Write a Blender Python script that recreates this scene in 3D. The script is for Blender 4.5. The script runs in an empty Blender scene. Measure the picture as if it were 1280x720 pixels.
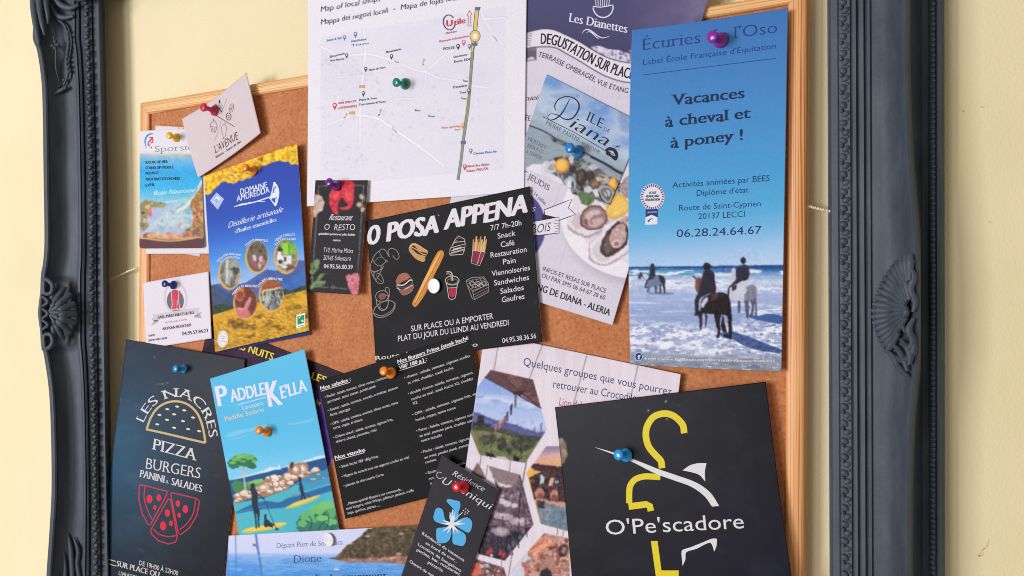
import bpy, bmesh, math, random
import numpy as np
from mathutils import Vector
from mathutils.geometry import tessellate_polygon
random.seed(7); RNG = np.random.default_rng(11)
R = math.radians
SC = bpy.context.scene
COL = SC.collection

# ------------------------------------------------------------------ camera, world, lamps, exposure
FOC, YAW, DIST, ZC = 924.0, R(26), 0.447, 1.5          # focal length in 1280-wide pixels, yaw to the left, distance to wall
cam = bpy.data.cameras.new('camera'); cam.lens = FOC * 36 / 1280; cam.sensor_width = 36
cam.clip_start = 0.01; cam.clip_end = 60
cam_o = bpy.data.objects.new('camera', cam); COL.objects.link(cam_o)
cam_o.location = (0, -DIST, ZC); cam_o.rotation_euler = (R(90), 0, YAW)
SC.camera = cam_o
world = bpy.data.worlds.new('World'); SC.world = world; world.use_nodes = True
bg = world.node_tree.nodes['Background']; bg.inputs[0].default_value = (1.0, 0.925, 0.82, 1); bg.inputs[1].default_value = 0.35
def area_lamp(name, loc, target, size, sizey, watt, col):
    l = bpy.data.lights.new(name, 'AREA'); l.shape = 'RECTANGLE'; l.size = size; l.size_y = sizey; l.energy = watt; l.color = col
    o = bpy.data.objects.new(name, l); COL.objects.link(o); o.location = loc
    o.rotation_euler = (Vector(target) - Vector(loc)).to_track_quat('-Z', 'Y').to_euler()
    return o
area_lamp('window_light', (-2.0, -2.5, 1.55), (-0.3, 0, 1.5), 0.8, 1.2, 64, (0.945, 0.97, 1.05))
area_lamp('second_window_light', (-1.0, -2.7, 1.3), (-0.2, 0, 1.5), 0.7, 1.0, 17, (0.97, 0.98, 1.02))
SC.view_settings.view_transform = 'Standard'; SC.view_settings.look = 'None'
SC.cycles.filter_width = 1.0; SC.view_settings.exposure = 0.0; SC.view_settings.gamma = 1.0; SC.view_settings.use_curve_mapping = False

# ------------------------------------------------------------------ helpers
def at(x, y, h=0.0):
    """point of the photograph's pixel (x, y) at h millimetres in front of the wall"""
    x = np.asarray(x, float); y = np.asarray(y, float); h = np.asarray(h, float) / 1000.0
    a = (x - 640) / FOC; b = -(y - 360) / FOC
    dx = -math.sin(YAW) + a * math.cos(YAW); dy = math.cos(YAW) + a * math.sin(YAW)
    t = (DIST - h) / dy
    return np.stack([t * dx, -DIST + t * dy + 0 * x, ZC + t * b], -1)
def lin(c):
    c = np.asarray(c, float) / 255.0
    return np.where(c <= 0.04045, c / 12.92, ((np.maximum(c, 0) + 0.055) / 1.055) ** 2.4)
def K(s, ox, oy):
    def f(*p):
        p = p[0] if len(p) == 1 else p
        return [(p[i] / s + ox, p[i + 1] / s + oy) for i in range(0, len(p), 2)]
    return f
def link(name, me, mat=None, parent=None, loc=None):
    o = bpy.data.objects.new(name, me); COL.objects.link(o)
    if mat is not None:
        for m in (mat if isinstance(mat, (list, tuple)) else [mat]): me.materials.append(m)
    if parent is not None: o.parent = parent
    if loc is not None: o.location = loc
    return o
def tag(o, label, cat, group=None, kind=None):
    if label: o['label'] = label
    if cat: o['category'] = cat
    if group: o['group'] = group
    if kind: o['kind'] = kind
    return o
def mesh_from(verts, faces, name='mesh', smooth=False):
    me = bpy.data.meshes.new(name); me.from_pydata([tuple(v) for v in verts], [], [tuple(f) for f in faces])
    if smooth: me.polygons.foreach_set('use_smooth', [True] * len(me.polygons))
    me.update(); return me

# ------------------------------------------------------------------ materials
def new_mat(name):
    m = bpy.data.materials.new(name); m.use_nodes = True
    return m, m.node_tree.nodes, m.node_tree.links, m.node_tree.nodes['Principled BSDF']
def noise(nt, scale, detail=3, vec=None, rough=.55):
    n = nt.nodes.new('ShaderNodeTexNoise'); n.inputs['Scale'].default_value = scale; n.inputs['Detail'].default_value = detail
    n.inputs['Roughness'].default_value = rough
    if vec is not None: nt.links.new(vec, n.inputs['Vector'])
    return n
def ramp(nt, fac, stops):
    r = nt.nodes.new('ShaderNodeValToRGB'); e = r.color_ramp.elements
    while len(e) < len(stops): e.new(0.5)
    for k, (p, c) in enumerate(stops):
        e[k].position = p; e[k].color = (*lin(c), 1)
    nt.links.new(fac, r.inputs[0]); return r
def bump(nt, height, bsdf, strength, dist):
    b = nt.nodes.new('ShaderNodeBump'); b.inputs['Strength'].default_value = strength; b.inputs['Distance'].default_value = dist
    nt.links.new(height, b.inputs['Height']); nt.links.new(b.outputs[0], bsdf.inputs['Normal']); return b
def geo_pos(nt, sx=1, sy=1, sz=1, rot=(0, 0, 0)):
    g = nt.nodes.new('ShaderNodeNewGeometry'); m = nt.nodes.new('ShaderNodeMapping')
    m.inputs['Scale'].default_value = (sx, sy, sz); m.inputs['Rotation'].default_value = rot
    nt.links.new(g.outputs['Position'], m.inputs[0]); return m.outputs[0]

def mat_wall():
    m, N, L, b = new_mat('cream_painted_wall'); nt = m.node_tree
    p = geo_pos(nt)
    n1 = noise(nt, 5, 4, p); r = ramp(nt, n1.outputs[0], [(.3, (229, 212, 166)), (.5, (234, 217, 174)), (.7, (237, 221, 180))])
    L.new(r.outputs[0], b.inputs['Base Color']); b.inputs['Roughness'].default_value = .75
    n2 = noise(nt, 650, 2, p); n3 = noise(nt, 90, 3, p)
    a = nt.nodes.new('ShaderNodeMath'); a.operation = 'ADD'; L.new(n2.outputs[0], a.inputs[0]); L.new(n3.outputs[0], a.inputs[1])
    bump(nt, a.outputs[0], b, .35, .0008); return m
def mat_cork():
    m, N, L, b = new_mat('cork'); nt = m.node_tree
    p = geo_pos(nt)
    n1 = noise(nt, 420, 4, p, .7); n0 = noise(nt, 40, 3, p)
    v = nt.nodes.new('ShaderNodeTexVoronoi'); v.inputs['Scale'].default_value = 520; L.new(p, v.inputs['Vector'])
    r = ramp(nt, n1.outputs[0], [(.22, (158, 92, 50)), (.40, (192, 120, 72)), (.6, (204, 134, 84)), (.8, (220, 156, 108))])
    r2 = ramp(nt, n0.outputs[0], [(.3, (238, 226, 220)), (.7, (255, 255, 255))])
    r3 = ramp(nt, v.outputs['Color'], [(.1, (200, 190, 180)), (.6, (255, 255, 255))])
    mx = nt.nodes.new('ShaderNodeMixRGB'); mx.blend_type = 'MULTIPLY'; mx.inputs[0].default_value = 1
    L.new(r.outputs[0], mx.inputs[1]); L.new(r2.outputs[0], mx.inputs[2])
    mx2 = nt.nodes.new('ShaderNodeMixRGB'); mx2.blend_type = 'MULTIPLY'; mx2.inputs[0].default_value = .45
    L.new(mx.outputs[0], mx2.inputs[1]); L.new(r3.outputs[0], mx2.inputs[2])
    v2 = nt.nodes.new('ShaderNodeTexVoronoi'); v2.inputs['Scale'].default_value = 210; L.new(p, v2.inputs['Vector'])   # odd dark granules
    sp = nt.nodes.new('ShaderNodeSeparateColor'); L.new(v2.outputs['Color'], sp.inputs[0])
    dm = nt.nodes.new('ShaderNodeMath'); dm.operation = 'LESS_THAN'; dm.inputs[1].default_value = .22; L.new(v2.outputs['Distance'], dm.inputs[0])
    gm = nt.nodes.new('ShaderNodeMath'); gm.operation = 'GREATER_THAN'; gm.inputs[1].default_value = .72; L.new(sp.outputs[0], gm.inputs[0])
    mm_ = nt.nodes.new('ShaderNodeMath'); mm_.operation = 'MULTIPLY'; L.new(dm.outputs[0], mm_.inputs[0]); L.new(gm.outputs[0], mm_.inputs[1])
    mm2 = nt.nodes.new('ShaderNodeMath'); mm2.operation = 'MULTIPLY'; mm2.inputs[1].default_value = .35; L.new(mm_.outputs[0], mm2.inputs[0])
    mx3 = nt.nodes.new('ShaderNodeMixRGB'); mx3.inputs[2].default_value = (*lin((128, 70, 40)), 1); L.new(mm2.outputs[0], mx3.inputs[0]); L.new(mx2.outputs[0], mx3.inputs[1])
    L.new(mx3.outputs[0], b.inputs['Base Color']); b.inputs['Roughness'].default_value = .85
    bump(nt, n1.outputs[0], b, .35, .0006); return m
def mat_pine(name, vertical, tone):
    m, N, L, b = new_mat(name); nt = m.node_tree
    p = geo_pos(nt, *((240, 240, 6) if vertical else (6, 240, 240)))
    n1 = noise(nt, 1.0, 4, p, .6)
    w = nt.nodes.new('ShaderNodeTexWave'); w.wave_type = 'BANDS'; w.bands_direction = 'X' if vertical else 'Z'
    w.inputs['Scale'].default_value = .9; w.inputs['Distortion'].default_value = 9; w.inputs['Detail'].default_value = 3; w.inputs['Detail Scale'].default_value = 1.0
    L.new(p, w.inputs['Vector'])
    mx = nt.nodes.new('ShaderNodeMath'); mx.operation = 'MULTIPLY_ADD'; mx.inputs[1].default_value = .55
    L.new(w.outputs[1], mx.inputs[0]); L.new(n1.outputs[0], mx.inputs[2])
    a, c, d = tone
    r = ramp(nt, mx.outputs[0], [(.44, d), (.6, c), (.78, a)])
    L.new(r.outputs[0], b.inputs['Base Color']); b.inputs['Roughness'].default_value = .45
    bump(nt, mx.outputs[0], b, .12, .0004); return m
def mat_simple(name, col, rough, var=.08, scale=200, bumps=0, coat=0, metal=0, sss=0):
    m, N, L, b = new_mat(name); nt = m.node_tree; p = geo_pos(nt)
    n = noise(nt, scale, 3, p); c = np.array(col, float)
    r = ramp(nt, n.outputs[0], [(.3, c * (1 - var)), (.7, np.minimum(c * (1 + var), 255))])
    L.new(r.outputs[0], b.inputs['Base Color']); b.inputs['Roughness'].default_value = rough; b.inputs['Metallic'].default_value = metal
    if coat: b.inputs['Coat Weight'].default_value = coat
    if bumps: bump(nt, n.outputs[0], b, bumps, .0006)
    return m
def mat_frame():
    m, N, L, b = new_mat('slate_grey_frame_paint'); nt = m.node_tree; p = geo_pos(nt)
    n = noise(nt, 90, 6, geo_pos(nt, 1, 1, .35), .7); n2 = noise(nt, 500, 4, p)
    r = ramp(nt, n.outputs[0], [(.3, (51, 57, 67)), (.5, (61, 68, 78)), (.72, (74, 80, 89))])
    ge = nt.nodes.new('ShaderNodeNewGeometry')                     # worn paint: the crests of the relief rub paler
    pr = ramp(nt, ge.outputs['Pointiness'], [(.49, (0, 0, 0)), (.62, (120, 120, 120))])
    mx = nt.nodes.new('ShaderNodeMixRGB'); mx.inputs[2].default_value = (*lin((88, 96, 106)), 1)
    L.new(pr.outputs[0], mx.inputs[0]); L.new(r.outputs[0], mx.inputs[1]); L.new(mx.outputs[0], b.inputs['Base Color'])
    b.inputs['Roughness'].default_value = .55; b.inputs['Specular IOR Level'].default_value = .35
    bump(nt, n2.outputs[0], b, .3, .0005); return m
def mat_print(name, rough, spec):
    m, N, L, b = new_mat(name); nt = m.node_tree
    a = nt.nodes.new('ShaderNodeVertexColor'); a.layer_name = 'Col'
    p = geo_pos(nt); n = noise(nt, 900, 2, p)
    r = ramp(nt, n.outputs[0], [(.3, (246, 246, 246)), (.7, (255, 255, 255))])
    mx = nt.nodes.new('ShaderNodeMixRGB'); mx.blend_type = 'MULTIPLY'; mx.inputs[0].default_value = 1
    L.new(a.outputs[0], mx.inputs[1]); L.new(r.outputs[0], mx.inputs[2]); L.new(mx.outputs[0], b.inputs['Base Color'])
    b.inputs['Roughness'].default_value = rough; b.inputs['Specular IOR Level'].default_value = spec
    n4 = noise(nt, 35, 2, p); bump(nt, n4.outputs[0], b, .12, .0012); return m
M_WALL = mat_wall(); M_CORK = mat_cork(); M_FRAME = mat_frame()
M_PV = mat_pine('pine_upright', True, ((232, 170, 108), (220, 150, 88), (186, 106, 54)))
M_PH = mat_pine('pine_crosswise', False, ((236, 184, 122), (222, 160, 96), (190, 120, 64)))
M_PRINT = mat_print('printed_paper', .55, .09); M_GLOSS = mat_print('glossy_printed_card', .4, .14)
M_EDGE = mat_simple('white_paper_edge', (225, 220, 222), .7)
M_CORD = mat_simple('tan_twine', (228, 214, 186), .9, .15, 900)
M_STEEL = mat_simple('pin_steel', (190, 190, 190), .3, metal=1)

# ------------------------------------------------------------------ canvas painter for printed pictures (colours of the print, per vertex)
def vnoise(X, Y, sx, sy, seed, oct=3):
    out = np.zeros(X.shape); amp = 1; tot = 0
    for o in range(oct):
        r = np.random.default_rng(seed * 17 + o); g = r.random((64, 64))
        x = X / sx * 2 ** o; y = Y / sy * 2 ** o
        xi = np.floor(x).astype(int); yi = np.floor(y).astype(int); fx = x - xi; fy = y - yi
        fx = fx * fx * (3 - 2 * fx); fy = fy * fy * (3 - 2 * fy)
        a = g[yi % 64, xi % 64]; b = g[yi % 64, (xi + 1) % 64]; c = g[(yi + 1) % 64, xi % 64]; d = g[(yi + 1) % 64, (xi + 1) % 64]
        out += amp * ((a * (1 - fx) + b * fx) * (1 - fy) + (c * (1 - fx) + d * fx) * fy); tot += amp; amp *= .55
    return out / tot
class Cv:
    def __init__(s, x0, y0, x1, y1, col, step=1.0):
        s.st = step; s.x0 = x0; s.y0 = y0
        s.W = int((x1 - x0) / step) + 2; s.H = int((y1 - y0) / step) + 2
        s.X, s.Y = np.meshgrid(x0 + np.arange(s.W) * step, y0 + np.arange(s.H) * step)
        s.im = np.zeros((s.H, s.W, 3)) + np.array(col, float)
    def put(s, m, col, a=1.0):
        m = np.clip(m * a, 0, 1)[..., None]; s.im = s.im * (1 - m) + np.asarray(col, float) * m
    def inside(s, pts):
        pts = np.array(pts, float); out = np.zeros(s.X.shape)
        i0 = max(0, int((pts[:, 0].min() - s.x0) / s.st) - 1); i1 = min(s.W, int((pts[:, 0].max() - s.x0) / s.st) + 3)
        j0 = max(0, int((pts[:, 1].min() - s.y0) / s.st) - 1); j1 = min(s.H, int((pts[:, 1].max() - s.y0) / s.st) + 3)
        if i1 <= i0 or j1 <= j0: return out
        X = s.X[j0:j1, i0:i1]; Y = s.Y[j0:j1, i0:i1]; acc = np.zeros(X.shape)
        for ox in (-.33, 0, .33):
            for oy in (-.33, 0, .33):
                c = np.zeros(X.shape, bool); px = X + ox * s.st; py = Y + oy * s.st
                for (xa, ya), (xb, yb) in zip(pts, np.roll(pts, -1, 0)):
                    if ya == yb: continue
                    c ^= ((ya > py) != (yb > py)) & (px < (xb - xa) * (py - ya) / (yb - ya) + xa)
                acc += c
        out[j0:j1, i0:i1] = acc / 9; return out
    def poly(s, pts, col, a=1): s.put(s.inside(pts), col, a)
    def dell(s, cx, cy, rx, ry, rot=0):
        c, n = math.cos(rot), math.sin(rot); x = s.X - cx; y = s.Y - cy
        return np.sqrt(((x * c + y * n) / rx) ** 2 + ((-x * n + y * c) / ry) ** 2)
    def ell(s, cx, cy, rx, ry, col, a=1, rot=0, soft=1.0):
        s.put(np.clip((1 - s.dell(cx, cy, rx, ry, rot)) * min(rx, ry) / soft + .5, 0, 1), col, a)
    def line(s, pts, w, col, a=1):
        d = np.full(s.X.shape, 1e9)
        for (xa, ya), (xb, yb) in zip(pts[:-1], pts[1:]):
            vx, vy = xb - xa, yb - ya; L = vx * vx + vy * vy + 1e-9
            t = np.clip(((s.X - xa) * vx + (s.Y - ya) * vy) / L, 0, 1)
            d = np.minimum(d, np.hypot(s.X - xa - t * vx, s.Y - ya - t * vy))
        s.put(np.clip(w / 2 + .5 - d, 0, 1), col, a)
    def vgrad(s, stops, slope=0.0, mask=None, xr=0):
        y = s.Y - slope * (s.X - xr); ys = [p for p, _ in stops]
        g = np.stack([np.interp(y, ys, [c[k] for _, c in stops]) for k in range(3)], -1)
        if mask is None: s.im = g
        else: s.im = s.im * (1 - mask[..., None]) + g * mask[..., None]
    def n(s, sx, sy, seed, oct=3): return vnoise(s.X, s.Y, sx, sy, seed, oct)
    def speck(s, mask, sx, sy, seed, amp, oct=3):
        s.im = s.im + ((s.n(sx, sy, seed, oct) - .5) * 2 * amp * (mask if mask is not None else 1))[..., None]
    def blotch(s, mask, cols, sx, sy, seed, a=1, oct=4):
        """mottled printed picture: bands of a noise field take the given colours"""
        n = s.n(sx, sy, seed, oct); n = (n - n.min()) / (n.max() - n.min() + 1e-9); n2 = np.clip((n - .2) / .6, 0, 1) * (len(cols) - 1)
        k = np.arange(len(cols)); g = np.stack([np.interp(n2, k, [c[i] for c in cols]) for i in range(3)], -1)
        m = np.clip(mask * a, 0, 1)[..., None]; s.im = s.im * (1 - m) + g * m
    def wear(s, seed, k=1.0, col=(150, 146, 150)):
        """handling marks on dark card: faint rubs, scratches and specks of dust"""
        g = np.random.default_rng(seed); x0, x1, y0, y1 = s.X.min() + 14, s.X.max() - 14, s.Y.min() + 14, s.Y.max() - 14
        n = s.n(34, 26, seed, 5); s.im = s.im + (np.clip((n - .52) * 5, 0, 1) * 6 * k)[..., None]
        for _ in range(int(9 * k)):
            x, y, a, L = g.uniform(x0, x1), g.uniform(y0, y1), g.uniform(0, 3.14), g.uniform(3, 16); s.line([(x, y), (x + L * math.cos(a), y + L * math.sin(a))], .5, col, g.uniform(.10, .3))
        for _ in range(int(26 * k)): s.ell(g.uniform(x0, x1), g.uniform(y0, y1), g.uniform(.3, .7), g.uniform(.3, .7), col, g.uniform(.2, .6))
    def inset(s, pts, f=.93):
        p = np.array(pts, float); m = p.mean(0); return s.inside([tuple(q) for q in m + (p - m) * f])
    def warp(s, mask, amp, sc, seed, grain=8):
        """break up hard shapes of a printed photograph and give it fine tonal grain"""
        dx = (s.n(sc, sc, seed, 3) - .5) * 2 * amp; dy = (s.n(sc, sc, seed + 1, 3) - .5) * 2 * amp
        w = s.sample(s.X + dx, s.Y + dy); w = w + ((s.n(2.2, 2.0, seed + 2, 2) - .5) * 2 * grain + (s.n(7, 6, seed + 3, 3) - .5) * grain)[..., None]
        m = np.clip(mask, 0, 1)[..., None]; s.im = s.im * (1 - m) + w * m
    def sample(s, x, y):
        fx = np.clip((x - s.x0) / s.st, 0, s.W - 1.001); fy = np.clip((y - s.y0) / s.st, 0, s.H - 1.001)
        i = fx.astype(int); j = fy.astype(int); a = (fx - i)[..., None]; b = (fy - j)[..., None]
        I = s.im
        return (I[j, i] * (1 - a) + I[j, i + 1] * a) * (1 - b) + (I[j + 1, i] * (1 - a) + I[j + 1, i + 1] * a) * b

class Pen:
    """draws into the printed picture itself, with the same calls as Print"""
    def __init__(s, cv): s.c = cv
    def poly(s, pts, col): s.c.poly(pts, col)
    def ell(s, cx, cy, rx, ry, col, rot=0): s.c.ell(cx, cy, rx, ry, col, 1, rot)
    def line(s, pts, w, col, smooth=0):
        w = np.mean(w) if np.ndim(w) else w; s.c.line([tuple(v) for v in (curve(pts, smooth) if smooth else pts)], w, col, .85)
# ------------------------------------------------------------------ text outlines (built-in font)
_GC = {}
def glyphs(s, off=0.0):
    key = (s, off)
    if key in _GC: return _GC[key]
    c = bpy.data.curves.new('t', 'FONT'); c.body = s; c.offset = off; c.resolution_u = 3
    o = bpy.data.objects.new('t', c); me = o.to_mesh(); me.calc_loop_triangles()
    v = np.array([p.co[:2] for p in me.vertices]).reshape(-1, 2); t = np.array([q.vertices[:] for q in me.loop_triangles]).reshape(-1, 3)
    o.to_mesh_clear(); bpy.data.objects.remove(o); bpy.data.curves.remove(c)
    cnt = {}
    for q in t:
        for i in range(3):
            e = (q[i], q[(i + 1) % 3]); cnt.setdefault(tuple(sorted(e)), []).append(q[(i + 2) % 3])
    slabs = []
    for (a, b), th in cnt.items():
        if len(th) == 1 and abs(v[a, 1] - v[b, 1]) < .006:
            y = v[a, 1]; ln = abs(v[a, 0] - v[b, 0])
            if .03 < ln < .15 and min(abs(y - q) for q in (0, .682, .449, .70, .72, -.2, -.21)) < .018:
                up = 1 if v[th[0], 1] > y else -1
                slabs.append(((v[a, 0] + v[b, 0]) / 2, y, ln, up))
    x0, x1 = v[:, 0].min(), v[:, 0].max()
    _GC[key] = (v, t, slabs, x0, x1); return _GC[key]
STY = {  # copies (dx, dy in cap heights), outline offset, serif slabs, shear
    'sans': dict(c=[(0, 0)]), 'thin': dict(c=[(0, 0)], off=-.014), 'med': dict(c=[(-.02, 0), (.02, 0)]),
    'bold': dict(c=[(-.035, 0), (0, 0), (.035, 0)]), 'black': dict(c=[(-.055, 0), (0, .012), (.055, 0)]),
    'serif': dict(c=[(-.018, 0), (.018, 0)], off=-.016, slab=1), 'serifb': dict(c=[(-.045, 0), (0, 0), (.045, 0)], off=-.016, slab=1),
    'slabb': dict(c=[(-.04, 0), (0, 0), (.04, 0)], slab=1),
    'ital': dict(c=[(0, 0)], sh=.22), 'italb': dict(c=[(-.04, 0), (.04, 0)], sh=.22), 'script': dict(c=[(-.03, 0), (.03, 0)], off=-.016, sh=.42),
    'hand': dict(c=[(0, 0)], off=-.006, sh=.1, wob=.03), 'brush': dict(c=[(-.075, 0), (-.025, .02), (.025, -.02), (.07, .01)], sh=.12, wob=.03),
}

class Flyer:
    """one sheet of printed paper: quad in the photograph, lifted off the wall by mm at each corner"""
    def __init__(s, name, quad, hs, bow=(0, 0), bulge=((0, 0),) * 4, col=(255, 255, 255), step=3.0, thick=.22, up=(0, -1), mat=None, canvas=True, edge=None, round_=0, curl=(0, 0, 0, 0)):
        s.name = name; s.q = np.array(quad, float); s.hs = hs; s.curl = curl; s.bow = bow; s.bulge = np.array(bulge, float); s.step = step; s.thick = thick
        s.up = np.array(up, float); s.up /= np.linalg.norm(s.up); s.mat = mat or M_PRINT; s.prints = []; s.z = .03; s.edge = edge or M_EDGE; s.round = round_
        x0, y0 = s.q.min(0) - 12; x1, y1 = s.q.max(0) + 12
        s.cv = Cv(x0, y0, x1, y1, col, 1.0 if step <= 1.5 else 2.0)
        A = []; b = []
        for (x, y), (u, v) in zip(s.q, ((0, 0), (1, 0), (1, 1), (0, 1))):
            A.append([x, y, 1, 0, 0, 0, -u * x, -u * y]); b.append(u); A.append([0, 0, 0, x, y, 1, -v * x, -v * y]); b.append(v)
        s.Hm = np.append(np.linalg.solve(np.array(A), np.array(b)), 1).reshape(3, 3)
    def uv(s, x, y):
        w = s.Hm[2, 0] * x + s.Hm[2, 1] * y + s.Hm[2, 2]
        return (s.Hm[0, 0] * x + s.Hm[0, 1] * y + s.Hm[0, 2]) / w, (s.Hm[1, 0] * x + s.Hm[1, 1] * y + s.Hm[1, 2]) / w
    def h(s, x, y):
        x = np.asarray(x, float); y = np.asarray(y, float)
        u, v = s.uv(x, y); u = np.clip(u, -.1, 1.1); v = np.clip(v, -.1, 1.1); a, b, c, d = s.hs
        k = lambda t: np.clip((t - .5) / .5, 0, 1.2) ** 2; cl, cr, ct, cb = s.curl                # free edges curl away from the board
        return cl * k(1 - u) + cr * k(u) + ct * k(1 - v) + cb * k(v) + a * (1 - u) * (1 - v) + b * u * (1 - v) + c * u * v + d * (1 - u) * v + s.bow[0] * 4 * u * (1 - u) + s.bow[1] * 4 * v * (1 - v)
    def build(s, label, cat, group=None, kindname=None):
        q = s.q; W = max(np.linalg.norm(q[1] - q[0]), np.linalg.norm(q[2] - q[3])); Hh = max(np.linalg.norm(q[3] - q[0]), np.linalg.norm(q[2] - q[1]))
        n = max(4, int(W / s.step)); m = max(4, int(Hh / s.step))
        U, V = np.meshgrid(np.linspace(0, 1, n + 1), np.linspace(0, 1, m + 1))
        Wl = np.stack([(1 - U) * (1 - V), U * (1 - V), U * V, (1 - U) * V], -1); P = Wl @ q
        top, right, bot, left = s.bulge
        P = P + (4 * U * (1 - U) * (1 - V))[..., None] * top + (4 * U * (1 - U) * V)[..., None] * bot + (4 * V * (1 - V) * U)[..., None] * right + (4 * V * (1 - V) * (1 - U))[..., None] * left
        if s.round:
            for cu in (0, 1):
                for cvv in (0, 1):
                    r = s.round; fx = np.abs(U - cu) * W; fy = np.abs(V - cvv) * Hh
                    ins = (fx < r) & (fy < r); d = np.hypot(r - fx, r - fy); k = ins & (d > r)
                    ce = Wl @ q * 0 + 0; ux = (q[1] - q[0]) / W * (1 if cu == 0 else -1); uy = (q[3] - q[0]) / Hh * (1 if cvv == 0 else -1)
                    sc = np.where(k, 1 - r / np.maximum(d, 1e-6), 0)
                    P = P + (sc * (r - fx))[..., None] * ux + (sc * (r - fy))[..., None] * uy
        X, Y = P[..., 0], P[..., 1]; Z = s.h(X, Y)
        F = at(X, Y, Z).reshape(-1, 3); B = F.copy(); B[:, 1] += s.thick / 1000
        nv = F.shape[0]; idx = np.arange(nv).reshape(m + 1, n + 1)
        f = np.stack([idx[:-1, :-1], idx[1:, :-1], idx[1:, 1:], idx[:-1, 1:]], -1).reshape(-1, 4)
        ring = np.concatenate([idx[0, :], idx[1:, -1], idx[-1, -2::-1], idx[-2:0:-1, 0]]); r2 = np.roll(ring, -1)
        side = np.stack([ring, r2, r2 + nv, ring + nv], -1)
        faces = np.concatenate([f, f[:, ::-1] + nv, side]); Vt = np.concatenate([F, B])
        s.c = np.array(at(q[:, 0].mean(), q[:, 1].mean(), 0)); s.c[1] = -np.mean(s.hs) / 1000
        me = bpy.data.meshes.new(s.name)
        me.vertices.add(len(Vt)); me.vertices.foreach_set('co', (Vt - s.c).ravel())
        me.loops.add(faces.size); me.loops.foreach_set('vertex_index', faces.ravel().astype(np.int32))
        me.polygons.add(len(faces)); me.polygons.foreach_set('loop_start', np.arange(0, faces.size, 4, dtype=np.int32))
        mi = np.ones(len(faces), np.int32); mi[:len(f)] = 0
        me.materials.append(s.mat); me.materials.append(s.edge)
        me.polygons.foreach_set('material_index', mi)
        sm = np.zeros(len(faces), bool); sm[:2 * len(f)] = True; me.polygons.foreach_set('use_smooth', sm)
        me.update(calc_edges=True); me.validate()
        a = me.color_attributes.new('Col', 'FLOAT_COLOR', 'POINT')
        c = np.ones((len(Vt), 4)); c[:nv, :3] = lin(np.clip(s.cv.sample(X, Y), 0, 255)).reshape(-1, 3); c[nv:, :3] = .7
        a.data.foreach_set('color', c.ravel())
        o = link(s.name, me, None, None, Vector(s.c)); tag(o, label, cat, group)
        for p in s.prints: p.build(o)
        s.o = o; ALL.append(s); return o
    def pr(s, name, label=None, base=None):
        p = Print(s, name, label); p.z = p.z if base is None else base; s.prints.append(p); return p
ALL = []

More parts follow.
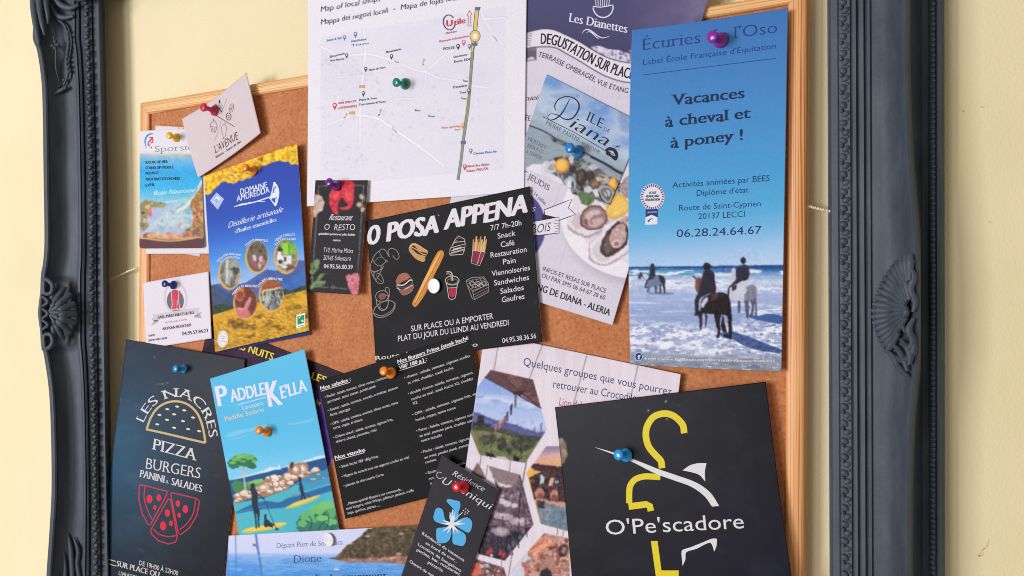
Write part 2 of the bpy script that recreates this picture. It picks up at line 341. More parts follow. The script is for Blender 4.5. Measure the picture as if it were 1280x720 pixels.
class Print:
    def __init__(s, fl, name, label=None): s.f = fl; s.name = name; s.label = label; s.V = []; s.T = []; s.C = []; s.n = 0; s.z = max([.02] + [q.z + .006 for q in fl.prints])
    def _add(s, xy, tri, col, z):
        xy = np.asarray(xy, float); s.V.append(np.column_stack([xy, np.full(len(xy), z)])); s.T.append(np.asarray(tri, int) + s.n); s.n += len(xy)
        s.C.append(np.tile(np.array(col, float), (len(xy), 1)))
    def lift(s): s.z += .006; return s.z
    def poly(s, pts, col):
        pts = [tuple(p) for p in pts]; t = tessellate_polygon([[Vector((x, y, 0)) for x, y in pts]])
        V = [list(p) for p in pts]; T = [list(q) for q in t]; out = []
        while T:                                              # split long triangles so that the ink follows the paper's bend
            q = T.pop(); e = [(math.dist(V[q[i]], V[q[(i + 1) % 3]]), i) for i in range(3)]; d, i = max(e)
            if d > 14 and len(V) < 4000:
                a, b, c = q[i], q[(i + 1) % 3], q[(i + 2) % 3]; V.append([(V[a][0] + V[b][0]) / 2, (V[a][1] + V[b][1]) / 2]); m = len(V) - 1
                T += [[a, m, c], [m, b, c]]
            else: out.append(q)
        s._add(V, out, col, s.lift())
    def ell(s, cx, cy, rx, ry, col, rot=0, n=28):
        c, d = math.cos(rot), math.sin(rot)
        s.poly([(cx + rx * math.cos(t) * c - ry * math.sin(t) * d, cy + rx * math.cos(t) * d + ry * math.sin(t) * c) for t in np.linspace(0, 2 * math.pi, n, False)], col)
    def ring(s, cx, cy, rx, ry, w, col, a0=0, a1=360, rot=0):
        c, d = math.cos(rot), math.sin(rot)
        s.line([(cx + rx * math.cos(R(t)) * c - ry * math.sin(R(t)) * d, cy + rx * math.cos(R(t)) * d + ry * math.sin(R(t)) * c) for t in np.linspace(a0, a1, 40)], w, col)
    def line(s, pts, w, col, close=False, smooth=0):
        p = np.array(pts, float)
        if close: p = np.vstack([p, p[:1]])
        if smooth: p = curve(p, smooth)
        ws = np.broadcast_to(np.asarray(w, float), (len(p),)) if np.ndim(w) == 0 else np.interp(np.linspace(0, 1, len(p)), np.linspace(0, 1, len(w)), w)
        q = [p[0]]; w2 = [ws[0]]
        for i in range(1, len(p)):
            k = max(1, int(np.linalg.norm(p[i] - p[i - 1]) / 8))
            for j in range(1, k + 1): q.append(p[i - 1] + (p[i] - p[i - 1]) * j / k); w2.append(ws[i - 1] + (ws[i] - ws[i - 1]) * j / k)
        p = np.array(q); ws = np.array(w2); d = np.gradient(p, axis=0); d /= np.linalg.norm(d, axis=1)[:, None] + 1e-9
        nrm = np.stack([-d[:, 1], d[:, 0]], -1) * ws[:, None] / 2
        V = np.concatenate([p + nrm, p - nrm]); n = len(p); T = []
        for i in range(n - 1): T += [[i, i + 1, n + i + 1], [i, n + i + 1, n + i]]
        s._add(V, T, col, s.lift())
    def text(s, st, p0, p1, cap, col, sty='sans', up=None, path=None, dz=0, rough=0):
        S = STY[sty]; v, t, slabs, x0, x1 = glyphs(st, S.get('off', 0.0)); w = x1 - x0
        up = s.f.up if up is None else np.array(up, float) / np.linalg.norm(up)
        cy = cap / .682
        if path is None:
            p0 = np.array(p0, float); p1 = np.array(p1, float); ex = (p1 - p0) / w
            fn = lambda x, y: p0 + np.outer(x - x0, ex) + np.outer(y * cy, up)
            exl = np.linalg.norm(ex)
        else:
            pp = curve(np.array(path, float), 8); sg = np.r_[0, np.cumsum(np.linalg.norm(np.diff(pp, axis=0), axis=1))]; exl = sg[-1] / w
            d = np.gradient(pp, axis=0); d /= np.linalg.norm(d, axis=1)[:, None]
            def fn(x, y):
                q = (x - x0) * exl; px = np.interp(q, sg, pp[:, 0]); py = np.interp(q, sg, pp[:, 1]); dx = np.interp(q, sg, d[:, 0]); dy = np.interp(q, sg, d[:, 1])
                return np.stack([px + dy * y * cy, py - dx * y * cy], -1)
        z = s.z + .006 + dz; sh = S.get('sh', 0) * cy / exl; wob = S.get('wob', 0)
        for k, (dx, dy) in enumerate(S['c']):
            x = v[:, 0] + sh * v[:, 1] + dx * cap / exl; y = v[:, 1] + dy * .682
            if wob: y = y + wob * np.sin(v[:, 0] * 2.3) + wob * .5 * np.sin(v[:, 0] * 5.1 + 1)
            s._add(fn(x, y), t, col, z + k * .006)
        if S.get('slab'):
            for (cx, y, ln, u) in slabs:
                hw = ln / 2 + max(q[0] for q in S['c']) * .682 + .06; hh = .05 * u
                xs = np.array([cx - hw, cx + hw, cx + hw, cx - hw]); ys = np.array([y, y, y + hh, y + hh])
                s._add(fn(xs, ys), [[0, 1, 2], [0, 2, 3]], col, z + .026)
    def build(s, parent):
        if not s.V: return
        V = np.concatenate(s.V); T = np.concatenate(s.T); C = np.concatenate(s.C)
        h = s.f.h(V[:, 0], V[:, 1]) + V[:, 2]; P = at(V[:, 0], V[:, 1], h) - s.f.c
        a = V[T]; cr = (a[:, 1, 0] - a[:, 0, 0]) * (a[:, 2, 1] - a[:, 0, 1]) - (a[:, 1, 1] - a[:, 0, 1]) * (a[:, 2, 0] - a[:, 0, 0])
        T[cr > 0] = T[cr > 0][:, ::-1]
        me = bpy.data.meshes.new(s.name); me.from_pydata(P.tolist(), [], T.tolist()); me.update()
        at_ = me.color_attributes.new('Col', 'FLOAT_COLOR', 'POINT'); c = np.ones((len(V), 4)); c[:, :3] = lin(C)
        at_.data.foreach_set('color', c.ravel())
        o = link(s.name, me, s.f.mat, parent)
        if s.label: o['label'] = s.label
def curve(p, k):
    p = np.asarray(p, float); out = []
    q = np.vstack([2 * p[0] - p[1], p, 2 * p[-1] - p[-2]])
    for i in range(1, len(q) - 2):
        for t in np.linspace(0, 1, k, False):
            a, b, c, d = q[i - 1:i + 3]
            out.append(.5 * (2 * b + (c - a) * t + (2 * a - 5 * b + 4 * c - d) * t * t + (3 * b - a - 3 * c + d) * t ** 3))
    out.append(p[-1]); return np.array(out)

# ------------------------------------------------------------------ the wall
zc = ZC
w = link('wall', mesh_from([(-3, 0, 0), (3, 0, 0), (3, 0, 2.7), (-3, 0, 2.7), (-3, .1, 0), (3, .1, 0), (3, .1, 2.7), (-3, .1, 2.7)],
         [(0, 1, 2, 3), (5, 4, 7, 6), (4, 0, 3, 7), (1, 5, 6, 2), (3, 2, 6, 7), (4, 5, 1, 0)]), M_WALL)
w['kind'] = 'structure'
M_SCUFF = mat_simple('brown_scuff', (202, 176, 128), .8, .15, 900)
V = []; F = []
for pts, wd in (([(1223, 696), (1228, 688), (1234, 682), (1236, 674)], 1.6), ([(1220, 693), (1226, 695), (1230, 691)], 2.0), ([(1202, 138), (1206, 140)], 2.0), ([(1226, 133), (1231, 135)], 1.6), ([(1236, 276), (1239, 279)], 1.2)):
    p = curve(pts, 4); d = np.gradient(p, axis=0); d /= np.linalg.norm(d, axis=1)[:, None]; wv = wd / 2 * np.sin(np.linspace(.3, 2.9, len(p)))[:, None]
    n0 = len(V); q = np.stack([-d[:, 1], d[:, 0]], -1) * wv
    for a, b in zip(p + q, p - q): V += [at(a[0], a[1], .08), at(b[0], b[1], .08)]
    F += [(n0 + 2 * i, n0 + 2 * i + 1, n0 + 2 * i + 3, n0 + 2 * i + 2) for i in range(len(p) - 1)]
link('scuff_marks', mesh_from(V, F), M_SCUFF, w)

# ------------------------------------------------------------------ ornate picture frame hung on the wall
def interp(tab, y):
    t = np.array(tab, float); return np.interp(y, t[:, 0], t[:, 1])
def smooth_tab(tab):
    c = curve(np.array(tab, float), 6); return c
L_OUT = smooth_tab([(-60, 43), (-20, 41), (20, 42), (48, 41), (62, 46), (90, 50.5), (125, 53), (225, 54.5), (300, 55.5), (330, 53.5), (345, 51), (390, 50), (430, 51), (445, 55), (500, 62), (600, 64.5), (660, 62), (720, 58), (790, 55)])
L_IN = [(-60, 121), (0, 123.4), (225, 128.5), (420, 130), (560, 132), (720, 135), (790, 137)]
R_IN = [(-60, 1037.5), (0, 1038), (720, 1041), (790, 1041.3)]
R_RIM = smooth_tab([(-60, 1130), (0, 1131), (80, 1131), (180, 1134), (260, 1140), (320, 1144), (390, 1146), (450, 1144), (490, 1140), (540, 1136), (620, 1134), (720, 1134), (790, 1133)])
R_OUT = [(-60, 1180), (790, 1181)]
# profile columns: (x at reference row, height mm)
LP = [(134, 1), (132, 2), (128, 11.5), (126.5, 12.6), (120, 13.6), (118.2, 13.4), (117.6, 15), (106.5, 19.5), (105.6, 18.6), (104, 21), (102, 22), (100.8, 20.8), (99.4, 22.5), (97.4, 23), (96, 22.2), (94, 22.6), (88, 23), (82, 24.2), (76, 26.2), (70, 29.2), (65, 32.2), (62, 34.2), (60.4, 36.2), (58, 37.4), (55.5, 37.8), (53.8, 37)]
ys = np.concatenate([np.arange(-60, 792, 4.0)])
def left_px(xr, y):
    wi = np.clip((xr - 66) / (118 - 66), 0, 1); return xr + wi * (interp(L_IN, y) - 127) + (1 - wi) * (interp(L_OUT, y) - 53.8)
def rail_mesh(cols, extra):
    """cols: list of (x(y) array, h array); extra: list of (dx mm, h) continuing sideways past the last column"""
    rows = []
    for i, y in enumerate(ys):
        r = [np.array(at(c[0][i], y, c[1][i])) for c in cols]; l = r[-1]
        for dx, h in extra: r.append(np.array([l[0] + dx / 1000, -h / 1000, l[2]]))
        rows.append(r)
    n = len(rows[0]); V = [p for r in rows for p in r]; F = []
    for i in range(len(rows) - 1):
        for j in range(n - 1):
            F.append((i * n + j, (i + 1) * n + j, (i + 1) * n + j + 1, i * n + j + 1))
        F.append((i * n + n - 1, (i + 1) * n + n - 1, (i + 1) * n, i * n))
    F.append(tuple(range(n))[::-1]); F.append(tuple(range((len(rows) - 1) * n, len(rows) * n)))
    return V, F
def recalc(me):
    bm = bmesh.new(); bm.from_mesh(me); bmesh.ops.recalc_face_normals(bm, faces=bm.faces); bm.to_mesh(me); bm.free(); return me
def autosmooth(me, ang=38):
    bm = bmesh.new(); bm.from_mesh(me)
    for f in bm.faces: f.smooth = True
    for e in bm.edges: e.smooth = not (len(e.link_faces) == 2 and e.calc_face_angle(0) > R(ang))
    bm.to_mesh(me); bm.free(); return me
fr = bpy.data.objects.new('picture_frame', None); COL.objects.link(fr); fr.location = tuple(at(60, 700, 0)); fc = Vector(fr.location)
tag(fr, 'ornate slate grey picture frame with carved shells, hung around the cork board', 'picture frame')
def child(name, V, F, mat, parent, origin, smooth=None, label=None):
    me = mesh_from([np.array(v) - np.array(origin) for v in V], F, name); recalc(me)
    if smooth: autosmooth(me, smooth)
    o = link(name, me, mat, parent)
    if label: o['label'] = label
    return o
LIFT = 10.0                                                          # the left side hangs a little further off the wall
V, F = rail_mesh([(left_px(x, ys), np.full(len(ys), h + LIFT)) for x, h in LP], [(-3, 43), (-5, 36), (-9, 30), (-11, 24), (-12, 14)])
rail_l = child('side_rail', V, F, M_FRAME, fr, fc, 30)
def right_cols(refs):
    out = []
    for x, h in refs:
        if x <= 1092: xx = x + (interp(R_IN, ys) - 1038)
        elif x <= 1140:
            k = (x - 1092) / (1136 - 1092); xx = 1092 + k * (interp(R_RIM, ys) - 1092) + (1 - min(k, 1)) * (interp(R_IN, ys) - 1038)
        else:
            k = (x - 1140) / 40; rim = interp(R_RIM, ys) + 4 ; xx = rim + np.clip(k, 0, 1) * (interp(R_OUT, ys) - rim)
            if x > 1151: xx = x + 0 * ys + (interp(R_OUT, ys) - 1180)
            else: xx = np.minimum(rim + (x - 1140) * .45, 1151)
        out.append((xx, np.full(len(ys), h)))
    return out
RP = [(1034, 3.5), (1036, 4), (1037.2, 11.5), (1038.5, 12.6), (1046.5, 13.6), (1048, 13.2), (1048.6, 14.6), (1062, 16.4), (1063.2, 15.4), (1065.5, 18.5), (1069.5, 19.2), (1071.5, 17.6), (1074, 19.4), (1079, 20), (1081, 18.4), (1083.5, 20.4), (1087, 20.6), (1089, 19.4), (1092, 20), (1100, 20.4), (1108, 21.4), (1116, 23.4), (1124, 27), (1130, 30.5), (1133, 33), (1136, 34.4), (1139, 34), (1142, 32), (1147, 25), (1150.5, 15), (1152.5, 9.5), (1160, 9), (1162, 10.5), (1164, 12), (1167.5, 12.3), (1169.5, 11), (1171, 12), (1176, 12.4), (1179.5, 11), (1180.5, 9), (1180, 3.5)]
V, F = rail_mesh(right_cols(RP), [])
rail_r = child('side_rail', V, F, M_FRAME, fr, fc, 30)
# top and bottom rails: the same moulding carried across in real size, mitred outside the picture
prof = [(0, 3.5), (0, 12), (3.5, 13.6), (4, 15), (9.5, 19), (10, 18), (12, 20), (13, 18.6), (15, 20.4), (18, 20.6), (19, 19.6), (25, 20.6), (30, 24), (35, 31), (38, 34.4), (40, 34), (43, 24), (45, 9.5), (48, 9.2), (50, 12.2), (52, 12.2), (54, 10), (54, 3.5)]
def hrail(A, B, sgn):
    A = np.array(A); B = np.array(B); V = []
    for k in range(41):
        t = k / 40; p = A + (B - A) * t
        for a, h in prof:
            e = 1 if t in (0, 1) else 0
            V.append((p[0] + (-(a / 1000) if t == 0 else (a / 1000 if t == 1 else 0)), -h / 1000, p[2] + sgn * a / 1000))
    n = len(prof); F = []
    for i in range(40):
        for j in range(n): F.append((i * n + j, (i + 1) * n + j, (i + 1) * n + (j + 1) % n, i * n + (j + 1) % n))
    F.append(tuple(range(n))); F.append(tuple(range(40 * n, 41 * n)))
    return V, F
zt0 = at(160, -6, 8); zt1 = at(1040, -115, 8)
V, F = hrail((zt0[0] - .02, 0, zt0[2] + .0005), (zt1[0], 0, zt0[2] + .0005), 1)
child('top_rail', V, F, M_FRAME, fr, fc, 30)
zb = at(135, 900, 8)[2]
V, F = hrail((at(135, 700, 8)[0], 0, zb), (at(1041, 700, 8)[0], 0, zb), -1)
child('bottom_rail', V, F, M_FRAME, fr, fc, 30)

def blob(V, F, c, rx, ry, rz, ax=None, n=8, m=6):
    """small ellipsoid bead, ax = (u, v, n) local axes"""
    u, v, nn = ax or (np.array([1, 0, 0]), np.array([0, 0, 1]), np.array([0, -1, 0])); b = len(V)
    for i in range(m + 1):
        th = math.pi * i / m
        for j in range(n):
            ph = 2 * math.pi * j / n; V.append(np.array(c) + u * rx * math.sin(th) * math.cos(ph) + v * ry * math.sin(th) * math.sin(ph) + nn * rz * math.cos(th))
    for i in range(m):
        for j in range(n): F.append((b + i * n + j, b + i * n + (j + 1) % n, b + (i + 1) * n + (j + 1) % n, b + (i + 1) * n + j))
def rows_beads(xf, h, pitch, parent, wmm, seed):
    V, F = [], []; rg = np.random.default_rng(seed); y = -40.0; k = 0
    while y < 760:
        x = xf(y); c = at(x, y, h); d = at(x, y + 1, h) - c; mm = np.linalg.norm(d)           # metres per pixel of height
        a = (.55 if k % 2 else -.55) + rg.normal(0, .15); u = np.array([math.cos(a), 0, math.sin(a)]); v = np.array([-math.sin(a), 0, math.cos(a)])
        off = (1.0 if k % 2 else -1.0) * wmm * .16 / 1000
        blob(V, F, c + np.array([off, 0, 0]), wmm * .54 / 1000, pitch * mm * .40, .0014 * (1 + rg.normal(0, .12)), (u, v, np.array([0, -1, 0])))
        blob(V, F, c + np.array([-off * 2.0, 0, pitch * mm * .4]), wmm * .27 / 1000, pitch * mm * .27, .0012, None, 6, 4)
        y += pitch * (1 + rg.normal(0, .06)); k += 1
    o = child('leaf_beading', V, F, M_FRAME, parent, fc, 60); return o
rows_beads(lambda y: float(left_px(112, y)), 17.6 + LIFT, 7.0, rail_l, 5.4, 1)
rows_beads(lambda y: 1055.3 + float(interp(R_IN, y)) - 1038, 15.6, 10.5, rail_r, 4.6, 2)
V, F = [], []
y = -40
while y < 760:
    blob(V, F, at(1166 + random.gauss(0, .3), y, 12.6), .0013, .0011, .0012, None, 7, 5); y += 6.4 + random.gauss(0, .3)
child('pearl_beading', V, F, M_FRAME, rail_r, fc, 60)

OFF = 0.0
def lobe(V, F, pts, rad, hs, n=8):
    """carved leaf rib: tapering rounded ridge along pixels pts with radii (mm) and heights (mm)"""
    p = curve(np.array(pts, float), 5); k = len(p); t = np.linspace(0, 1, k)
    r = np.interp(t, np.linspace(0, 1, len(rad)), rad) / 1000; h = np.interp(t, np.linspace(0, 1, len(hs)), hs) + OFF
    C = at(p[:, 0], p[:, 1], h); d = np.gradient(C, axis=0); d /= np.linalg.norm(d, axis=1)[:, None]
    b = len(V)
    for i in range(k):
        s = np.cross(d[i], [0, -1, 0]); s /= np.linalg.norm(s) + 1e-9; q = np.cross(s, d[i])
        for j in range(n):
            a = 2 * math.pi * j / n; V.append(C[i] + s * r[i] * math.cos(a) + q * r[i] * .8 * math.sin(a))
    for i in range(k - 1):
        for j in range(n): F.append((b + i * n + j, b + i * n + (j + 1) % n, b + (i + 1) * n + (j + 1) % n, b + (i + 1) * n + j))
    F.append(tuple(b + j for j in range(n))[::-1]); F.append(tuple(b + (k - 1) * n + j for j in range(n)))
# shell crest on the left rail
OFF = LIFT
V, F = [], []
k = K(1, 0, 0)
cx, cy = 62, 393
for x, y, r in ((72, 354, 2.2), (81, 358, 2.5), (89, 367, 2.7), (94, 379, 2.8), (96, 392, 2.8), (94, 404, 2.7), (88, 415, 2.6), (79, 424, 2.4), (69, 431, 2.0)):
    mx, my = (cx + x) / 2 + (y - cy) * .04, (cy + y) / 2
    lobe(V, F, [(cx + (x - cx) * .25, cy + (y - cy) * .25), (mx, my), (x, y)], [1.2, r * 1.15, r * 1.35, r * .9], [37, 36, 29 + (80 - x) * .18 + 1])
for x, y, r in ((70, 371, 1.9), (77, 378, 2.1), (80, 390, 2.2), (78, 402, 2.1), (71, 411, 1.9)):
    lobe(V, F, [(60, 391), ((60 + x) / 2 + 2, (391 + y) / 2), (x, y)], [.8, r, r * .7], [39, 38.5, 36])
lobe(V, F, [(52, 349), (60, 350), (66, 357), (64, 366), (57, 367), (55, 360)], [1.3, 2.2, 2.2, 1.8, 1.2], [38, 38, 37, 38, 39])
lobe(V, F, [(53, 436), (61, 435), (66, 428), (64, 419), (57, 418), (55, 425)], [1.3, 2.2, 2.2, 1.8, 1.2], [38, 38, 37, 38, 39])
lobe(V, F, [(52, 368), (51, 392), (53, 418)], [1.5, 2.6, 1.5], [38, 38.5, 38])
for yy in (377, 392, 406): lobe(V, F, [(53, yy - 6), (60, yy), (53, yy + 6)], [1, 1.8, 1], [39, 40, 39])
child('shell_crest', V, F, M_FRAME, rail_l, fc, 60)
# acanthus leaves at the top of the left rail
V, F = [], []
for pts, r, h in (([(42, -20), (43, 10), (46, 36), (49, 56)], [3.5, 3.8, 3, 1.4], [36, 37, 37, 36]),
                  ([(50, -20), (50, 8), (53, 30), (56, 44)], [3, 3, 2.4, 1], [35, 36, 36, 35]),
                  ([(58, -15), (58, 4), (60, 20), (60, 30)], [2.6, 2.6, 2, 1], [33, 34, 34, 33]),
                  ([(62, 4), (70, 18), (80, 22), (92, 20)], [1.2, 2.2, 2.4, 1.4], [30, 28, 26, 24]),
                  ([(66, -6), (76, 6), (88, 10), (98, 6)], [2, 2.8, 2.6, 1.4], [29, 27, 25, 23]),
                  ([(80, -14), (92, -4), (104, -2), (114, -10)], [2, 2.8, 2.2, 1], [27, 25, 23, 21]),
                  ([(72, 24), (82, 34), (86, 54), (83, 76), (85, 92), (80, 106)], [1.0, 1.5, 1.6, 1.5, 1.4, 1.0], [27, 25.5, 25, 25.5, 25.5, 26]),
                  ([(66, 42), (70, 60), (70, 84), (74, 102)], [.6, 1, 1, .6], [29.5, 29, 29, 27.5]),
                  ([(84, 108), (78, 112), (70, 116), (63, 121)], [1.3, 1.9, 1.9, 1.0], [25.5, 27, 29, 32])):
    lobe(V, F, pts, r, h)
for x, y in ((69, 52), (72, 56), (66, 57), (69, 60), (80, 100), (74, 108), (82, 110)): blob(V, F, at(x, y, (29.5 if x < 74 else 26.5) + OFF), .0019, .0016, .0014)
for i in range(9): blob(V, F, at(85.5 + .9 * math.sin(i), 40 + i * 6.2, 25.6 + OFF), .0014, .0016, .0012)
child('acanthus_leaf', V, F, M_FRAME, rail_l, fc, 60)
V, F = [], []
for pts, r, h in (([(84, 664), (88, 680), (90, 700), (92, 740)], [.8, 2.2, 2.6, 2.6], [26, 25.5, 25, 25]),
                  ([(92, 672), (98, 688), (97, 706), (101, 730)], [.8, 2.0, 2.0, 2.2], [25, 24.5, 24, 24]),
                  ([(80, 690), (82, 712), (80, 745)], [.8, 2.0, 2.4], [27.5, 27, 27]),
                  ([(72, 708), (73, 725), (70, 745)], [.8, 1.8, 2.4], [30, 30, 30])):
    lobe(V, F, pts, r, h)
child('acanthus_leaf', V, F, M_FRAME, rail_l, fc, 60)
# shell crest on the right rail: two tiers of ribs fanning out from a scroll on the rim
OFF = 0.0
def cove_h(x): return float(np.interp(x, [1089, 1092, 1100, 1108, 1116, 1124, 1130, 1136, 1142], [19.6, 20, 20.4, 21.4, 23.4, 27, 30.5, 34.4, 34]))
V, F = [], []
ed = curve([(1138, 318), (1126, 322), (1115, 332), (1105, 346), (1097, 362), (1091, 380), (1090, 396), (1093, 412), (1099, 427), (1107, 440)], 2)
for x, y in ed:
    cx, cy = 1136, 388
    q = [(cx + (x - cx) * t, cy + (y - cy) * (t + .12 * math.sin(t * math.pi))) for t in (.42, .6, .8, 1.0)]
    lobe(V, F, q, [1.1, 1.6, 2.1, 1.2], [cove_h(px) + e for (px, _), e in zip(q, (2.0, 1.2, .9, .4))])
for x, y in curve([(1130, 342), (1119, 352), (1112, 368), (1109, 386), (1111, 404), (1117, 420)], 2):
    q = [(1140 + (x - 1140) * t, 388 + (y - 388) * t) for t in (.3, .65, 1.0)]
    lobe(V, F, q, [1.0, 1.7, 1.3], [cove_h(px) + e for (px, _), e in zip(q, (2.2, 2.6, 1.8))])
for pts in ([(1127, 356), (1132, 366), (1128, 378), (1133, 390), (1128, 404), (1132, 416)], [(1136, 330), (1142, 346), (1138, 362), (1144, 378), (1141, 390)], [(1142, 398), (1136, 412), (1141, 426), (1135, 438)],
            [(1108, 438), (1117, 446), (1122, 456), (1130, 466), (1135, 470)], [(1116, 430), (1125, 440), (1131, 452), (1134, 464)], [(1126, 424), (1134, 434), (1138, 446), (1136, 456)], [(1132, 448), (1141, 440), (1143, 424)], [(1120, 446), (1128, 450), (1136, 448)]):
    lobe(V, F, pts, [.9, 1.7, 1.7, .8], [cove_h(x) + 1.6 for x, _ in pts][:6])
child('shell_crest', V, F, M_FRAME, rail_r, fc, 60)

# ------------------------------------------------------------------ cork board
CB = bpy.data.objects.new('cork_board', None); COL.objects.link(CB)
def quad_box(px, h0, h1):
    a = [at(x, y, h1) for x, y in px]; b = [np.array([p[0], -h0 / 1000, p[2]]) for p in a]
    return a + b, [(0, 3, 2, 1), (4, 5, 6, 7), (0, 1, 5, 4), (1, 2, 6, 5), (2, 3, 7, 6), (3, 0, 4, 7)]
HW, HC = 12.8, 10.0
oTL, oTR, oBR, oBL = (173, 127.5), (1011.5, -16), (1005.5, 1043), (168.5, 790)
iTL, iTR, iBR, iBL = (185.5, 142), (984.5, 4.5), (979.5, 1012), (181, 774)
bc = np.array(at(580, 420, 0)); CB.location = tuple(bc)
tag(CB, 'cork notice board with a pale pine frame, crowded with pinned flyers', 'notice board')
pan = [tuple(np.array(p)) for p in (iTL, iTR, iBR, iBL)]
ins = [(183, 140), (987, 2), (982, 1015), (179, 777)]
V, F = quad_box(ins, 3.5, HC)
child('cork_panel', V, F, M_CORK, CB, bc)
def rail(name, o0, o1, i0, i1, mat):
    """pine moulding with rounded face between the outer and the inner edge"""
    N = 24; V = []; prof = [(0, 3.2), (0, HW - 4.5), (.05, HW - 2.4), (.12, HW - .9), (.22, HW), (.5, HW + .1), (.84, HW - .1), (.94, HW - .8), (1, HW - 1.6), (1, HC - .4), (1, 3.2)]
    for k in range(N + 1):
        t = k / N; a = np.array(o0) + (np.array(o1) - np.array(o0)) * t; b = np.array(i0) + (np.array(i1) - np.array(i0)) * t
        A = at(a[0], a[1], HW); B = at(b[0], b[1], HW)
        for u, h in prof: q = A + (B - A) * u; V.append((q[0], -h / 1000, q[2]))
    n = len(prof); F = []
    for i in range(N):
        for j in range(n): F.append((i * n + j, (i + 1) * n + j, (i + 1) * n + (j + 1) % n, i * n + (j + 1) % n))
    F += [tuple(range(n)), tuple(range(N * n, (N + 1) * n))]
    return child(name, V, F, mat, CB, bc, 40)
def inset(p, q, e=.35):
    d = np.array(q, float) - p; d /= np.linalg.norm(d); return tuple(np.array(p) + d * e)
rail('frame_rail', oTL, oTR, iTL, iTR, M_PH)
rail('frame_rail', inset(oTR, oBR), oBR, inset(iTR, iBR), iBR, M_PV)
rail('frame_rail', inset(oTL, oBL), oBL, inset(iTL, iBL), iBL, M_PV)
rail('frame_rail', inset(oBL, oBR), inset(oBR, oBL), inset(iBL, iBR), inset(iBR, iBL), M_PH)

M_HOLE = mat_simple('old_pin_hole', (86, 46, 26), .9, .2, 900)
V, F = [], []; rg = np.random.default_rng(12)
for _ in range(90):
    x, y = rg.uniform(188, 976), rg.uniform(60, 700)
    if y < 150 - (x - 185) * .172: continue
    r = rg.uniform(.28, .6) / 1000; c = at(x, y, HC + .06); b = len(V); V.append(c)
    for j in range(8): a = j * math.pi / 4; V.append(c + np.array([r * math.cos(a) * rg.uniform(.8, 1.2), 0, r * math.sin(a) * rg.uniform(.8, 1.2)]))
    F += [(b, b + 1 + j, b + 1 + (j + 1) % 8) for j in range(8)]
o = link('pin_holes', mesh_from([v - bc for v in V], F), M_HOLE, CB); o['kind'] = 'stuff'
def cord(pts3, label):
    """twisted twine: two strands round a sagging line"""
    p = curve(np.array(pts3), 14); V = []; F = []; n = 6; r = .00055
    for s in (0, 1):
        b = len(V); k = len(p)
        for i in range(k):
            d = p[min(i + 1, k - 1)] - p[max(i - 1, 0)]; d = d / np.linalg.norm(d); a = np.cross(d, [0, 0, 1]); a /= np.linalg.norm(a); q = np.cross(d, a)
            th = i * .9 + s * math.pi; c = p[i] + (a * math.cos(th) + q * math.sin(th)) * r * .7
            for j in range(n):
                t = 2 * math.pi * j / n; V.append(c + (a * math.cos(t) + q * math.sin(t)) * r)
        for i in range(k - 1):
            for j in range(n): F.append((b + i * n + j, b + i * n + (j + 1) % n, b + (i + 1) * n + (j + 1) % n, b + (i + 1) * n + j))
        F += [tuple(b + j for j in range(n)), tuple(b + (k - 1) * n + j for j in range(n))]
    c = V[0]; me = mesh_from([np.array(v) - c for v in V], F, 'twine', True); recalc(me)
    o = link('twine', me, M_CORD, None, tuple(c)); tag(o, label, 'twine'); return o
cord([at(172, 334.5, 6), at(160, 339, 6.5), at(147, 345, 6), at(126, 354, 3)], 'tan twine tying the left side of the cork board to the picture frame')
cord([at(1009.5, 257.5, 8.5), at(1020, 260.3, 8), at(1034, 263.6, 7), at(1052, 268, 5)], 'tan twine tying the right side of the cork board to the picture frame')
# ------------------------------------------------------------------ printed matter, back to front
# --- folded flyer with yellow capitals, mostly hidden
f = Flyer('night_event_flyer', [(262, 401), (441, 471), (409.5, 598), (231, 528)], (10.6, 10.5, 10.5, 10.6), col=(44, 28, 44), step=1.5, up=(.3, -1))
c = f.cv; c.blotch(np.ones(c.X.shape), [(30, 20, 30), (48, 28, 40), (62, 34, 58), (40, 24, 40)], 24, 20, 3)
c.wear(31, .6); m = np.clip((c.Y - 478 + (c.X - 400) * .3) / 22, 0, 1); c.blotch(m, [(70, 48, 120), (92, 66, 150), (66, 44, 110)], 14, 30, 4)
for _ in range(26):
    c.ell(random.uniform(330, 440), random.uniform(440, 500), random.uniform(.4, 1.1), random.uniform(.4, 1), random.choice([(190, 60, 80), (120, 60, 90), (160, 120, 150)]))
c.line([(404, 600), (418, 570), (446, 462)], 1.4, (205, 196, 215))
k = K(5.335, 255, 425); p = f.pr('lettering')
YL = (226, 206, 78)
p.text('LES NUITS', k(190, 45)[0], k(455, 137)[0], 9.2, YL, 'bold'); p.text('BELLES', k(610, 218)[0], k(806, 292)[0], 9, YL, 'bold')
p.text('1er', k(748, 425)[0], k(775, 440)[0], 6, YL, 'bold')
f.build('dark purple event flyer with yellow capitals, mostly hidden under the turquoise paddle flyer', 'flyer')

# --- blank white cards behind the water sports card
f = Flyer('business_card', [(203, 172), (252, 166), (250.5, 321), (214, 314)], (10.3, 10.3, 10.4, 10.4), col=(222, 212, 216), step=4, up=(0, -1))
f.build('plain white card showing only a tail, rearmost behind the water sports card', 'card')
f = Flyer('business_card', [(194.5, 156.8), (252, 160), (262, 317), (182.5, 317.5)], (13.45, 10.8, 10.8, 13.4), col=(226, 217, 222), step=1.5, up=(0, -1))
for x, cl in ((225, (196, 140, 62)), (230, (190, 128, 60)), (237, (62, 110, 190)), (241, (40, 80, 160))): f.cv.line(curve([(x - 1, 161), (x + 1.6, 168), (x + 8, 177)], 5), 2.4, cl)
f.build('white card with orange and blue curved stripes peeking out behind the water sports card', 'card')

